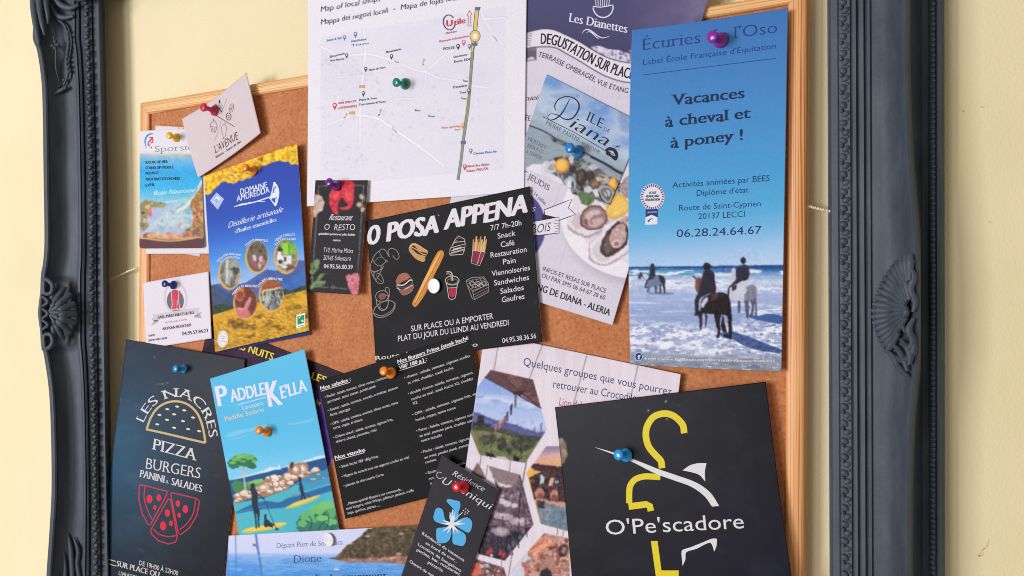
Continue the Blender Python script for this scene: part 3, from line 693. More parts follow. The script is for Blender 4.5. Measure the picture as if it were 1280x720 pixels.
# --- water sports card with rounded corners
f = Flyer('water_sports_card', [(174.8, 163.6), (251, 160), (255, 310), (174.2, 310.6)], (14.2, 11.7, 11.7, 14.0), (.3, 0), curl=(0, 0, 0, 1.2), col=(228, 222, 228), step=1.0, up=(0, -1), round_=4)
k = K(4.235, 160, 150); c = f.cv
c.vgrad([(188, (226, 220, 226)), (194, (206, 212, 214)), (198, (120, 184, 222)), (214, (58, 166, 222)), (236, (66, 180, 226)), (252, (140, 196, 212)), (262, (172, 186, 212)), (300, (178, 178, 214))], .02, None, 200)
c.blotch(np.clip(1 - np.abs(c.Y - 195) / 4, 0, 1), [(150, 150, 120), (196, 190, 170), (110, 160, 190)], 20, 6, 9, .8)
m = np.clip((c.X * .72 + c.Y - 408) / 14, 0, 1) * np.clip((292 - c.Y) / 10, 0, 1) * np.clip((c.Y - 205) / 20, 0, 1)
c.blotch(m, [(150, 190, 190), (190, 214, 210), (208, 216, 214), (128, 176, 190)], 12, 8, 5, .8)
c.line(curve(k(392, 330, 360, 400, 300, 460, 270, 480), 4), 4, (226, 228, 226), .9)
c.blotch(np.clip(c.inside(k(66, 440, 100, 425, 150, 432, 205, 450, 190, 462, 120, 470, 100, 520, 110, 560, 62, 600)), 0, 1), [(60, 80, 60), (200, 170, 110), (120, 120, 90), (216, 186, 130)], 6, 5, 6)
c.blotch(c.inside(k(330, 440, 398, 330, 400, 640, 330, 620, 300, 590, 345, 540)), [(92, 96, 62), (190, 152, 90), (150, 90, 60), (214, 180, 110), (70, 80, 60)], 6, 7, 8)
c.blotch(c.inside(k(62, 610, 120, 590, 170, 606, 215, 600, 250, 610, 310, 590, 400, 590, 400, 640, 230, 640, 62, 640)), [(196, 150, 110), (224, 190, 130), (206, 130, 110), (120, 100, 90)], 7, 5, 12)
for x, y, r, cl in ((120, 500, 9, (226, 96, 84)), (118, 480, 7, (230, 110, 92)), (360, 490, 10, (222, 84, 74)), (350, 530, 8, (228, 108, 90)), (275, 555, 8, (226, 150, 140)), (222, 604, 10, (224, 140, 130)), (80, 560, 7, (90, 120, 96)), (160, 600, 8, (230, 190, 160))):
    q = k(x, y)[0]; c.ell(q[0], q[1], r / 4.2, r / 2.6, cl, .9, .3)
c.poly(k(50, 618, 130, 628, 230, 634, 320, 626, 405, 612, 405, 690, 50, 690), (98, 66, 66)); c.line(curve(k(58, 622, 140, 634, 230, 640, 320, 630, 402, 616), 4), 1.6, (226, 190, 120))
c.warp(np.clip((c.Y - 193) / 4, 0, 1) * np.clip((300 - c.Y) / 4, 0, 1), 2.6, 7, 5, 9)
p = f.pr('emblem')
p.line(k(98, 150, 90, 120, 96, 92, 112, 76, 132, 72), (.5, 2.0, 2.4, 1.2), (60, 150, 200), smooth=4)
p.line(k(112, 92, 130, 94, 122, 104, 108, 118, 106, 130, 116, 136), (1, 2, 1.4, 2), (206, 40, 96), smooth=4); p.line(k(128, 100, 132, 116, 118, 122), 1.4, (206, 40, 96), smooth=4); p.ell(*k(123, 146)[0], .8, .9, (80, 40, 90))
p = f.pr('lettering'); TX = (30, 54, 80)
p.text('Sporsica', k(142, 170)[0], k(372, 156)[0], 7.6, (140, 134, 144), 'serif')
for s, x1, y in (('KAYAK DE MER', 210, 232), ('STAND UP PADDLE', 240, 261), ('PEDALO', 160, 290), ('TROTTINETTES DES MERS', 276, 321), ('EVEIL', 142, 353)):
    p.text(s, k(93, y)[0], k(x1, y - 5)[0], 3.4, TX, 'black')
p.text('Beau Nautisme', k(135, 398)[0], k(350, 382)[0], 5.6, (222, 240, 244), 'script'); p.text('aventure', k(196, 440)[0], k(262, 434)[0], 4, (220, 236, 240), 'script'); p.text('en Corse', k(202, 522)[0], k(272, 516)[0], 3.6, (216, 220, 240), 'script')
f.build('rounded water sports card with a turquoise sea picture and a short black list', 'card')

# --- butcher's card
f = Flyer('butcher_card', [(178.6, 353.3), (260.7, 339.4), (264.5, 423), (183, 436)], (13.8, 11.1, 11.0, 13.5), curl=(0, 1.6, 0, .6), col=(226, 216, 224), step=2, up=(-.06, -1))
k = K(5.54, 160, 310); p = f.pr('emblem')
p.ring(*k(330, 345)[0], 13.5, 19.5, 2.6, (206, 198, 206), 0, 360, -.1); p.ell(*k(328, 365)[0], 10.6, 13.6, (112, 108, 114), -.08)
p.poly(k(300, 300, 362, 296, 368, 330, 358, 380, 370, 420, 340, 428, 300, 430, 306, 390, 298, 350), (206, 66, 84)); p.poly(k(312, 305, 330, 303, 326, 420, 308, 420), (224, 84, 100)); p.line(k(336, 304, 342, 360, 338, 424), 1.1, (236, 170, 176)); p.line(k(352, 300, 350, 360, 358, 420), .9, (238, 180, 186)); p.line(k(300, 300, 306, 390, 300, 430), .8, (240, 200, 204)); p.line(k(300, 430, 340, 426, 372, 420), 1.0, (240, 214, 214))
p.poly(k(165, 490, 215, 470, 210, 510, 160, 538, 178, 512), (176, 168, 174)); p.poly(k(455, 470, 512, 440, 498, 462, 510, 488, 455, 480), (176, 168, 174)); p.poly(k(172, 460, 490, 412, 492, 452, 176, 500), (204, 196, 202)); p.poly(k(455, 480, 490, 462, 492, 452), (110, 104, 110)); p.poly(k(188, 512, 214, 498, 176, 500), (110, 104, 110))
p = f.pr('lettering'); TX = (62, 54, 62)
p.text('SARL MARTINETTI & FILS', k(208, 490)[0], k(456, 455)[0], 3.4, TX, 'black'); p.text('PROPRIETAIRE ELEVEUR', k(258, 522)[0], k(408, 500)[0], 1.9, (206, 160, 178), 'med')
p.text('ARTISAN BOUCHER', k(238, 570)[0], k(438, 541)[0], 3.5, TX, 'bold'); p.text('04.95.57.84.23', k(377, 606)[0], k(553, 582)[0], 4.3, TX, 'bold'); p.text('TRAVO', k(140, 616)[0], k(188, 609)[0], 2.5, TX, 'bold'); p.text('20240 VENTISERI', k(140, 648)[0], k(270, 630)[0], 2.5, TX, 'bold')
f.build("white butcher's business card with a red ham emblem on a grey oval above a ribbon", 'card')

# --- distillery brochure: back leaf and front
bl = Flyer('brochure', [(262, 222), (371.5, 181), (387.4, 418.5), (272, 441)], (11.6, 12.2, 12.0, 11.6), col=(52, 66, 128), step=4)
f = Flyer('brochure', [(255.2, 220.2), (371.3, 178.8), (386.2, 413.3), (268.9, 440)], (12.4, 13.4, 14.0, 12.8), (.4, 0), curl=(.5, 2.2, 0, 1.0), col=(45, 75, 170), step=1.0, up=(-.06, -1))
k = K(5.14, 240, 170); k2 = K(4.5, 240, 280); c = f.cv
c.vgrad([(200, (52, 72, 166)), (262, (50, 82, 178)), (290, (58, 108, 200)), (318, (84, 150, 222)), (345, (150, 184, 226)), (360, (180, 196, 226))], -.2, None, 320)
c.blotch(np.clip((k2(0, 330)[0][1] - c.Y) * -.1, 0, 1) * (c.X < 300) * 1.0, [(170, 190, 226), (206, 206, 226), (150, 184, 226)], 22, 12, 3, .8)
c.poly(k2(100, 345, 150, 335, 210, 350, 300, 330, 370, 285, 420, 255, 470, 262, 520, 250, 600, 203, 670, 210, 670, 480, 100, 560), (76, 98, 160))
c.poly(k2(100, 345, 140, 350, 200, 390, 250, 380, 330, 430, 330, 560, 100, 560), (66, 84, 116)); c.poly(k2(480, 330, 560, 290, 670, 250, 670, 400, 480, 420), (66, 104, 176))
c.speck(np.clip((c.Y - 335) / 6, 0, 1), 7, 4, 8, 12)
c.blotch(c.inside(k2(110, 460, 180, 445, 240, 470, 330, 450, 400, 420, 470, 400, 520, 365, 560, 375, 610, 350, 670, 340, 670, 420, 300, 520, 110, 540)), [(40, 60, 52), (64, 84, 62), (34, 48, 50)], 5, 4, 6)
fld = c.inside(k2(90, 512, 125, 510, 230, 478, 330, 452, 440, 425, 520, 400, 670, 365, 700, 800, 90, 800))
c.blotch(fld, [(112, 86, 36), (160, 118, 40), (200, 148, 44), (218, 166, 50), (172, 128, 42), (208, 156, 48)], 12, 6, 21, 1, 5)
c.speck(fld, 3.0, 2.0, 5, 34, 2); c.blotch(fld * np.clip(1 - np.abs(c.Y - 382 + .2 * (c.X - 340)) / 12, 0, 1), [(224, 168, 44), (236, 182, 52)], 8, 3, 4, .7)
top = c.inside(k(40, 200, 720, -30, 720, 190, 685, 186, 660, 178, 640, 185, 615, 160, 600, 168, 560, 158, 520, 168, 490, 180, 470, 190, 440, 205, 430, 222, 400, 245, 375, 272, 345, 275, 330, 290, 300, 284, 285, 300, 262, 308, 248, 300, 232, 306, 215, 290, 190, 300, 170, 320, 150, 338, 132, 350, 128, 368, 105, 380, 80, 376, 40, 360))
c.blotch(top, [(150, 104, 24), (222, 168, 34), (246, 200, 46), (252, 216, 72), (206, 150, 36), (240, 190, 50)], 6, 5, 15, 1, 5)
c.speck(top, 2.6, 2.2, 7, 30, 2)
for x, y in ((250, 250), (262, 290), (232, 262), (270, 232), (440, 190), (350, 240), (310, 270), (655, 90)): q = k(x, y)[0]; c.ell(*q, 2.4, 1.8, (206, 160, 96), .8, .5); c.ell(q[0] + 1, q[1] + 1, 1, .8, (110, 80, 50), .8)
for x, y in ((92, 300), (130, 290), (120, 340), (180, 270), (200, 240), (520, 130), (560, 100), (600, 130), (640, 100), (480, 160), (660, 150)): q = k(x, y)[0]; c.ell(*q, .9, .8, (150, 104, 30), .8)
# round pictures
def roundpic(cx, cy, rx, ry, cols, seed, sx=5, sy=5):
    q = k2(cx, cy)[0]; rx /= 4.5; ry /= 4.5
    c.ell(q[0] - .6, q[1] + 1.2, rx + 1.5, ry + 1.4, (222, 168, 92)); d = c.dell(q[0], q[1], rx, ry); m = np.clip((1 - d) * rx + .5, 0, 1); c.blotch(m, cols, sx, sy, seed); return q, m
q, m = roundpic(214, 275, 56, 84, [(120, 116, 108), (168, 164, 156), (140, 136, 130), (100, 100, 96)], 1, 12, 10)
c.line(k2(198, 210, 198, 330), 3, (206, 206, 202)); c.ell(*k2(243, 262)[0], 5, 5, (74, 76, 74)); c.line(k2(240, 275, 238, 320), 2, (84, 84, 80)); c.line(k2(226, 262, 214, 290, 212, 340), 1.6, (190, 190, 186))
q, m = roundpic(367, 182, 58, 86, [(70, 60, 50), (120, 100, 90), (88, 96, 70), (150, 120, 110)], 2)
for x, y, cl in ((340, 215, (166, 90, 110)), (352, 190, (210, 200, 206)), (372, 205, (150, 70, 90)), (390, 195, (206, 196, 206)), (402, 215, (190, 120, 130)), (380, 232, (196, 170, 170)), (356, 238, (160, 90, 104)), (330, 190, (110, 120, 80))): c.ell(*k2(x, y)[0], 2, 4, cl); c.ell(k2(x, y)[0][0], k2(x, y)[0][1] - 4.5, 1.2, 1.3, (150, 110, 94))
q, m = roundpic(531, 180, 62, 90, [(150, 140, 110), (110, 110, 90), (170, 156, 130)], 3)
c.poly(k2(500, 110, 520, 102, 545, 104, 575, 115, 585, 150, 580, 165, 540, 170, 515, 165), (128, 190, 62)); 
for i in range(16): x = 512 + i * 4.6; c.line(k2(x + 6, 170, x + random.uniform(-6, 12), 112), .9, random.choice([(160, 216, 84), (92, 160, 46)]))
c.poly(k2(486, 150, 500, 150, 502, 165, 512, 175, 510, 232, 478, 232, 478, 178), (228, 226, 224)); c.poly(k2(486, 130, 502, 128, 506, 152, 484, 156), (54, 50, 48)); c.poly(k2(516, 180, 556, 176, 560, 226, 516, 230), (222, 220, 216)); c.poly(k2(488, 205, 505, 202, 505, 222, 488, 226), (50, 50, 50)); c.poly(k2(516, 190, 528, 186, 528, 210, 516, 214), (60, 58, 56)); c.ell(*k2(548, 244)[0], 7, 3, (108, 76, 56)); c.ell(*k2(520, 240)[0], 4, 2.4, (224, 220, 214))
q, m = roundpic(303, 440, 62, 86, [(92, 48, 40), (126, 66, 58), (110, 50, 50)], 4)
c.poly(k2(244, 470, 290, 470, 318, 410, 334, 412, 330, 450, 310, 490, 250, 500), (196, 120, 116)); c.line(k2(260, 478, 300, 476, 322, 420), 2, (214, 150, 140)); c.ell(*k2(292, 505)[0], 9, 5, (206, 112, 114)); c.ell(*k2(270, 395)[0], 6, 8, (196, 130, 70)); c.ell(*k2(270, 400)[0], 4, 5, (150, 70, 50))
q, m = roundpic(448, 398, 64, 88, [(92, 100, 84), (196, 196, 180), (120, 118, 110), (60, 70, 66), (170, 160, 140)], 5, 4, 6)
c.poly(k2(392, 350, 420, 318, 470, 316, 505, 345, 505, 362, 450, 372, 388, 380), (168, 92, 48)); c.line(k2(400, 362, 505, 345), .8, (120, 62, 36)); c.line(k2(400, 376, 500, 360), 1.6, (220, 214, 200)); c.poly(k2(440, 440, 455, 420, 480, 470, 455, 474), (112, 116, 124)); 
for x, h in ((400, 420), (418, 430), (434, 420), (470, 410), (488, 420)): c.line(k2(x, 380, x + 4, h), 1.1, (216, 212, 200))
for a in ((214, 275, 56, 84), (367, 182, 58, 86), (531, 180, 62, 90), (303, 440, 62, 86), (448, 398, 64, 88)):
    q = k2(a[0], a[1])[0]; c.warp(np.clip((1 - c.dell(q[0], q[1], a[2] / 4.5, a[3] / 4.5)) * 12, 0, 1), 2.0, 4, a[0], 12)
c.warp(np.clip((c.Y - 335 + .1 * (c.X - 320)) / 6, 0, 1) * np.clip((365 - c.Y) / 6, 0, 1), 0, 5, 3, 5); c.warp(top, 2.2, 5, 77, 16)
# seal, green leaf mark
p = f.pr('emblem'); W2 = (222, 228, 240)
p.ell(*k2(173, 647)[0], 6.6, 10.6, (226, 222, 222), .1); p.ring(*k2(173, 647)[0], 5.4, 9, .5, (180, 172, 176)); p.line(k2(160, 662, 175, 655, 188, 664), .6, (150, 140, 150)); p.line(k2(160, 630, 186, 634), .5, (170, 160, 168)); p.line(k2(162, 642, 184, 646), .5, (170, 160, 168))
p.poly(k2(588, 512, 636, 500, 636, 574, 586, 588), (232, 236, 232)); p.poly(k2(593, 520, 632, 510, 632, 556, 593, 568), (46, 140, 92)); p.poly(k2(602, 540, 622, 524, 628, 548, 614, 560), (214, 232, 220)); p.line(k2(598, 576, 628, 570), .9, (70, 120, 90)); p.line(k2(600, 530, 612, 520), 1, (214, 232, 220))
p.poly(k(118, 415, 158, 365, 203, 405, 165, 472), (170, 190, 220)); p.poly(k(134, 418, 160, 385, 184, 402, 160, 440), (214, 224, 238)); p.poly(k(140, 412, 158, 400, 172, 418, 158, 436), (150, 172, 208)); p.line(k(118, 415, 158, 365, 203, 405, 165, 472, 118, 415), .7, (206, 214, 232))
p.line(k(268, 456, 320, 440, 400, 425, 470, 402, 530, 380), (.6, 2.2, 1.4, 1.6, .8), W2, smooth=4)
p.poly(curve(k(500, 402, 515, 340, 527, 294, 548, 318, 560, 352, 558, 390, 540, 450, 518, 430, 500, 402), 4), W2); p.poly(curve(k(510, 392, 522, 340, 530, 318, 544, 340, 548, 372, 530, 388), 4), (58, 86, 176)); p.poly(k(508, 404, 545, 392, 536, 432, 522, 424), (58, 86, 176)); p.line(k(494, 404, 556, 374), .7, W2); p.line(k(530, 310, 538, 440), .6, W2)
p.line(k(340, 444, 372, 424), .8, W2); p.line(k(430, 420, 470, 420), .8, W2)
p = f.pr('lettering')
p.text('DOMAINE', k(312, 378)[0], k(482, 332)[0], 7.4, W2, 'med'); p.text('AMUREDDA', k(288, 422)[0], k(498, 362)[0], 7.2, W2, 'med')
p.text('Distillerie artisanale', k(232, 592)[0], k(580, 488)[0], 7.2, W2, 'script'); p.text("d'huiles essentielles", k(280, 626)[0], k(542, 548)[0], 5.2, W2, 'serifb')
for s, pa, cp in (('DISTILLERIE ROMAINE', (142, 216, 200, 176, 276, 180), 2.3), ('DE LA PRODUCTION', (160, 220, 210, 192, 270, 196), 2.3), ('COLLECTE IMMORTELLE', (306, 128, 350, 98, 426, 100), 2.9),
                  ('VENTE DIRECTE', (470, 100, 520, 70, 580, 66), 2.7), ('A LA DISTILLERIE', (468, 122, 510, 92, 586, 90), 2.6), ('MASSAGE ET BIEN-ETRE', (232, 402, 280, 358, 366, 356), 2.9), ('ATELIERS BIEN-ETRE', (374, 358, 420, 316, 508, 318), 2.9)):
    p.text(s, None, None, cp, W2, 'bold', path=k2(*pa))
f.build('tall blue distillery brochure with yellow flowers along its top and five round pictures', 'brochure')
# the back leaf belongs to the same brochure
o = bl.build(None, None); ALL.remove(bl)
o.parent = f.o; o.location = Vector(bl.c) - Vector(f.c); o.name = 'back_leaf'

# --- pale pink café card standing away from the board
f = Flyer('cafe_card', [(227.4, 148.4), (307.9, 90.4), (325.8, 166.2), (247.6, 222)], (12.6, 19, 16.0, 13.6), (-1.2, 0), ((1, 3), (0, 0), (1, 1.5), (-1, 0)), col=(213, 197, 199), step=2, up=(-.26, -1))
k = K(6, 160, 80); c = f.cv; c.speck(None, 30, 30, 2, 4); p = f.pr('emblem'); G = (92, 82, 92)
p.line(k(648, 378, 798, 470), .9, G); p.line(k(742, 258, 715, 330, 700, 375), .55, (160, 146, 158)); p.line(k(700, 420, 672, 520, 648, 578), .55, (160, 146, 158)); p.line(k(672, 322, 705, 360), 1.1, G)
p.line(k(620, 470, 628, 508, 655, 514, 666, 478), .6, G); p.line(k(616, 468, 668, 476), .6, G); p.line(k(616, 468, 624, 440, 640, 430, 636, 412, 656, 436, 666, 452, 668, 476), .6, G, smooth=3); p.line(k(632, 478, 638, 510), .4, G); p.line(k(648, 478, 648, 512), .4, G)
p.line(k(698, 490, 712, 540, 730, 545, 738, 485), .5, (130, 118, 130)); p.line(k(698, 490, 706, 462, 722, 452, 736, 468, 738, 485), .5, (130, 118, 130), smooth=3); p.line(k(718, 545, 716, 558), .7, (130, 118, 130)); p.line(k(706, 558, 734, 556), .7, (130, 118, 130)); p.line(k(722, 440, 732, 452), .5, G)
p.line(k(736, 382, 742, 412, 760, 420, 772, 400, 770, 378), .9, G, smooth=3); p.line(k(736, 382, 752, 366, 770, 378), .9, G, smooth=3); p.line(k(744, 390, 756, 384, 754, 402, 766, 396), .8, G)
p.ring(*k(776, 330)[0], 2.4, 5.4, .6, (120, 108, 120), 0, 360, .2); p.line(k(770, 350, 778, 330, 780, 308), .5, (120, 108, 120), smooth=3); p.line(k(764, 342, 784, 322), .4, (120, 108, 120))
p.poly(k(680, 272, 688, 266, 692, 286, 690, 296, 684, 296), (44, 38, 46)); p.line(k(650, 300, 668, 312), .8, G)
p = f.pr('lettering'); p.text("L'AVENUE", k(656, 672)[0], k(826, 562)[0], 9.2, (74, 64, 72), 'hand'); p.text('Bistrot - Salon de thé', k(660, 708)[0], k(846, 588)[0], 3.0, (110, 98, 108), 'bold')
f.build('tilted pale pink café card with crossed lines and small drawn icons', 'card')
# --- oyster bar flyer
f = Flyer('oyster_bar_flyer', [(660, -110), (902.5, -60), (765.5, 406.3), (540, 336)], (15.2, 15.2, 11.4, 10.5), curl=(0, .3, 0, 1.6), col=(214, 206, 218), step=1.0, up=(.295, -1))
k = K(4.557, 620, 0); k8 = K(4, 640, 230); k7 = K(4.2375, 640, 80); c = f.cv
c.speck(None, 60, 8, 2, 5); c.im += ((np.sin((c.X * 1.0 + c.Y * .28) / 1.1) * 1.2))[..., None]
for x in (668, 702, 735, 768): c.line([(x + 60, 60), (x - 60, 400)], .7, (196, 188, 202), .8)
bt = curve(k(-60, 230, 60, 205, 175, 185, 260, 165, 330, 170, 400, 200, 480, 240, 560, 290, 640, 330, 720, 352, 800, 362, 1200, 340), 6)
up_ = [tuple(q) for q in bt]; mk = c.inside([(560, -130)] + [(1000, -130), (1000, bt[-1][1])] + up_[::-1])
c.vgrad([(-60, (86, 81, 116)), (20, (80, 76, 112)), (60, (72, 69, 104)), (90, (66, 63, 97))], .1, mk, 700)
c.blotch(mk * np.clip((c.X - 780) / 90, 0, 1), [(110, 102, 136), (130, 118, 150), (98, 92, 126)], 40, 30, 4, .8)
rib = np.clip((c.inside([tuple(q) for q in curve(k(540, 268, 590, 262, 640, 280, 700, 285, 780, 320, 780, 372, 640, 345, 560, 305), 3)])), 0, 1)
c.blotch(rib, [(196, 188, 204), (90, 84, 122), (226, 220, 230), (214, 206, 220), (150, 142, 168)], 5, 4, 9)
lo = curve(k(150, 280, 230, 268, 330, 270, 400, 305, 480, 350, 560, 400, 640, 440, 720, 465, 790, 474), 6)
upb = curve(k(150, 192, 175, 185, 260, 165, 330, 170, 400, 200, 480, 240, 560, 290, 640, 330, 720, 352, 790, 362), 6)
c.poly([tuple(q) for q in upb] + [tuple(q) for q in lo[::-1]], (226, 219, 229)); c.line([tuple(q) for q in upb], 1.0, (52, 46, 56)); c.line([tuple(q) for q in lo], 1.1, (52, 46, 56))
c.poly(k(160, 276, 232, 272, 232, 345, 205, 318, 160, 352), (120, 112, 124)); c.line(k(160, 350, 228, 338), .8, (50, 44, 54))
for i in range(6): c.line(k(172, 196 + i * 12, 205 - i * 2, 192 + i * 13), .7, (90, 84, 96)); c.line(k(176 + i * 9, 290, 178 + i * 9, 325), .7, (70, 62, 76))
c.blotch(c.inside(k(755, 285, 800, 275, 800, 360, 765, 345)), [(40, 36, 46), (190, 184, 196)], 2.5, 4, 4)
# purple disc with a small banner, plate of oysters
c.ell(*k8(0, 212)[0], 42, 47, (78, 76, 132)); c.speck(np.clip((1 - c.dell(640, 283, 42, 47)) * 20, 0, 1), 20, 20, 3, 4)
sh = np.clip((1 - c.dell(796, 283, 96, 80)) * 6, 0, 1); c.put(sh, (186, 176, 188), .8)
c.ell(800, 270, 99, 79, (236, 228, 234)); c.ell(804, 262, 90, 68, (224, 214, 222)); pl = np.clip((1 - c.dell(800, 270, 97, 77)) * 30, 0, 1)
c.blotch(c.inside(k8(270, -30, 420, -40, 560, 0, 520, 80, 490, 110, 400, 70, 340, 60, 300, 50)), [(30, 30, 34), (90, 92, 96), (180, 182, 182), (50, 50, 52), (212, 210, 206)], 12, 9, 31)
c.poly(k8(330, 40, 420, 60, 400, 105, 350, 100), (86, 112, 70)); c.speck(c.inside(k8(330, 40, 420, 60, 400, 105, 350, 100)), 4, 3, 3, 24)
kO = K(4.643, 660, 190)
def cp(pts, col, a=1, sm=3): c.poly([tuple(v) for v in curve(kO(*pts) + kO(*pts)[:1], sm)], col, a)
# left oyster: pale shell with a frilled lower edge, grey-pink flesh
cp((228, 425, 250, 370, 320, 312, 400, 285, 455, 315, 478, 390, 440, 455, 350, 500, 285, 480, 236, 450), (176, 160, 164)); cp((232, 405, 256, 360, 320, 308, 400, 284, 452, 318, 472, 388, 432, 446, 345, 486, 288, 466, 240, 432), (228, 216, 220)); cp((250, 400, 290, 350, 310, 380, 310, 430, 280, 450), (206, 192, 196))
cp((302, 378, 326, 332, 392, 306, 446, 340, 466, 398, 418, 448, 344, 452, 308, 424), (98, 74, 74)); cp((312, 378, 334, 340, 392, 316, 440, 348, 456, 398, 412, 438, 348, 442, 318, 418), (158, 126, 124)); cp((330, 372, 350, 346, 392, 330, 420, 352, 400, 366, 370, 380, 350, 400), (206, 178, 174)); cp((352, 420, 380, 392, 430, 384, 444, 404, 408, 430, 372, 436), (196, 166, 162)); cp((326, 400, 344, 392, 352, 414, 338, 428), (120, 90, 90))
for x, y, r, cl in ((368, 352, 8, (228, 210, 206)), (402, 345, 6, (222, 202, 200)), (352, 408, 6, (222, 206, 204)), (415, 405, 9, (216, 192, 188)), (390, 372, 7, (130, 100, 98)), (432, 372, 7, (120, 92, 92)), (372, 412, 6, (138, 106, 104))): q = kO(x, y)[0]; c.ell(*q, r / 4.6, r / 5.6, cl, .9, .5)
# right oyster
cp((350, 575, 362, 520, 420, 478, 436, 432, 500, 388, 566, 372, 592, 420, 596, 560, 505, 640, 430, 662, 362, 632), (178, 164, 170)); cp((356, 566, 368, 520, 424, 480, 442, 436, 502, 394, 562, 380, 586, 420, 588, 556, 500, 630, 430, 652, 370, 622), (230, 220, 224)); cp((372, 560, 400, 520, 424, 540, 430, 600, 470, 622, 430, 636, 388, 610), (212, 200, 206))
cp((424, 580, 418, 546, 440, 498, 470, 450, 522, 402, 576, 428, 578, 520, 534, 576, 466, 614), (76, 60, 58)); cp((474, 500, 490, 452, 530, 414, 568, 434, 566, 512, 530, 556, 500, 560, 480, 540), (190, 158, 152)); cp((440, 560, 450, 510, 474, 480, 476, 540, 490, 566, 460, 596), (104, 88, 82)); cp((486, 540, 496, 516, 524, 508, 538, 522, 526, 546, 500, 556), (214, 190, 184)); cp((496, 540, 504, 524, 522, 520, 526, 534, 510, 546), (146, 108, 104))
for x, y, r, cl in ((520, 450, 9, (222, 202, 196)), (548, 470, 8, (214, 190, 184)), (508, 482, 8, (222, 200, 194)), (540, 440, 6, (150, 116, 112)), (556, 500, 7, (150, 112, 108)), (452, 540, 5, (150, 136, 130)), (462, 580, 6, (130, 112, 106))): q = kO(x, y)[0]; c.ell(*q, r / 4.6, r / 5.6, cl, .9, -.6)
c.line(curve(kO(470, 470, 500, 430, 540, 406), 4), 1.2, (60, 46, 46)); c.line(curve(kO(572, 440, 576, 500, 548, 560), 4), 1.1, (70, 52, 52)); c.blotch(c.inside(kO(520, 400, 560, 380, 590, 370, 596, 400, 570, 420)), [(150, 110, 104), (206, 180, 176)], 4, 3, 5)
# lemon half and the shells behind
cp((446, 350, 470, 292, 530, 240, 592, 300, 584, 345, 494, 390), (222, 168, 74)); cp((456, 346, 480, 300, 530, 252, 580, 302, 572, 338, 496, 378), (238, 194, 98)); c.line(kO(500, 372, 540, 300), .8, (248, 220, 150)); c.line(kO(520, 366, 566, 310), .7, (248, 220, 150))
c.blotch(c.inside(kO(525, 215, 560, 150, 605, 130, 605, 280, 560, 262)), [(70, 58, 60), (196, 176, 178), (150, 126, 128), (216, 200, 202)], 7, 6, 61); c.blotch(c.inside(kO(290, 250, 340, 235, 385, 285, 350, 315, 310, 300)), [(84, 108, 66), (112, 134, 90), (60, 82, 50)], 5, 4, 62)
plm = np.clip((1 - c.dell(800, 270, 97, 77)) * 30, 0, 1); c.warp(plm * (c.Y > 244 - .4 * (c.X - 740)), 1.8, 6, 21, 9)
p = f.pr('banner_emblem'); DK = (46, 40, 50)
p.poly(k8(160, 130, 300, 75, 282, 120, 318, 152, 172, 205), (226, 219, 229)); p.line(k8(160, 130, 300, 75, 282, 120, 318, 152, 172, 205), 1.0, DK, close=True); p.poly(k8(152, 150, 215, 165, 235, 180, 150, 190), DK); p.poly(k8(60, 195, 150, 180, 235, 165, 235, 245, 150, 255, 60, 262), (226, 219, 229)); p.line(k8(60, 195, 150, 180, 235, 165, 235, 245, 150, 255, 60, 262), 1.0, DK)
for i in range(5): p.line(k8(232, 182 + i * 13, 205 + i * 3, 186 + i * 13), .6, DK)
p.text('LE BOIS', k8(40, 252)[0], k8(190, 236)[0], 11, DK, 'hand', up=(.05, -1)); p.text('LES', k8(70, 138)[0], k8(112, 138)[0], 6, (226, 219, 229), 'bold')
p = f.pr('emblem'); W2 = (226, 220, 232)
p.ring(*k(610, 38)[0], 12.5, 13.5, 1.5, W2, 0, 180, -.08); p.line(k(552, 36, 600, 40, 668, 28), 1.2, W2, smooth=4)
for i in range(7): p.line(k(566 + i * 14, -30, 570 + i * 12, 34), .9, W2)
p.line(k(490, 190, 505, 172, 525, 168, 550, 182, 580, 205, 610, 216, 645, 206), (.5, 1.6, 1.4, .5), W2, smooth=4); p.line(k(514, 188, 530, 180, 550, 190, 572, 212, 588, 222), (.4, 1.3, .4), W2, smooth=4)
p = f.pr('lettering')
p.text('Les Dianettes', k(418, 124)[0], k(744, 188)[0], 11.2, W2, 'serifb', up=(.14, -1))
p.text('DEGUSTATION SUR PLACE', None, None, 13.2, DK, 'med', path=k(254, 250, 300, 252, 350, 264, 400, 286, 460, 320, 520, 354, 580, 385, 640, 412, 700, 434, 776, 452))
p.text('TERRASSE OMBRAGÉE, VUE ÉTANG', None, None, 6.4, (84, 76, 90), 'sans', path=k(238, 322, 290, 336, 340, 358, 400, 388, 460, 418, 520, 446, 580, 478, 660, 510, 750, 532))
p.text('accueil', k7(22, 198)[0], k7(137, 190)[0], 7, (70, 62, 74), 'script', up=(0, -1)); p.text('DE LA JETÉE', k7(-60, 270)[0], k7(96, 302)[0], 6.5, (84, 76, 90), 'sans', up=(.1, -1))
p.text('MARDI ET JEUDIS', k7(-90, 500)[0], k7(192, 672)[0], 7.0, (110, 102, 112), 'sans', up=(.35, -1)); p.text('sauf 14 juillet', k8(75, 20)[0], k8(165, 108)[0], 4.4, (120, 112, 122), 'sans', up=(.5, -1))
p.text('INFOS ET RESAS SUR PLACE', k8(152, 433)[0], k8(467, 546)[0], 5.6, (96, 88, 100), 'sans'); p.text('OU PAR SMS 06 64 67 28 60', k8(146, 466)[0], k8(462, 580)[0], 5.6, (96, 88, 100), 'sans'); p.text('ÉTANG DE DIANA - ALERIA', k8(62, 508)[0], k8(486, 660)[0], 8.4, (46, 40, 48), 'med')
f.build('tilted oyster bar flyer with a purple top, wavy white banner and oysters on a plate', 'flyer')

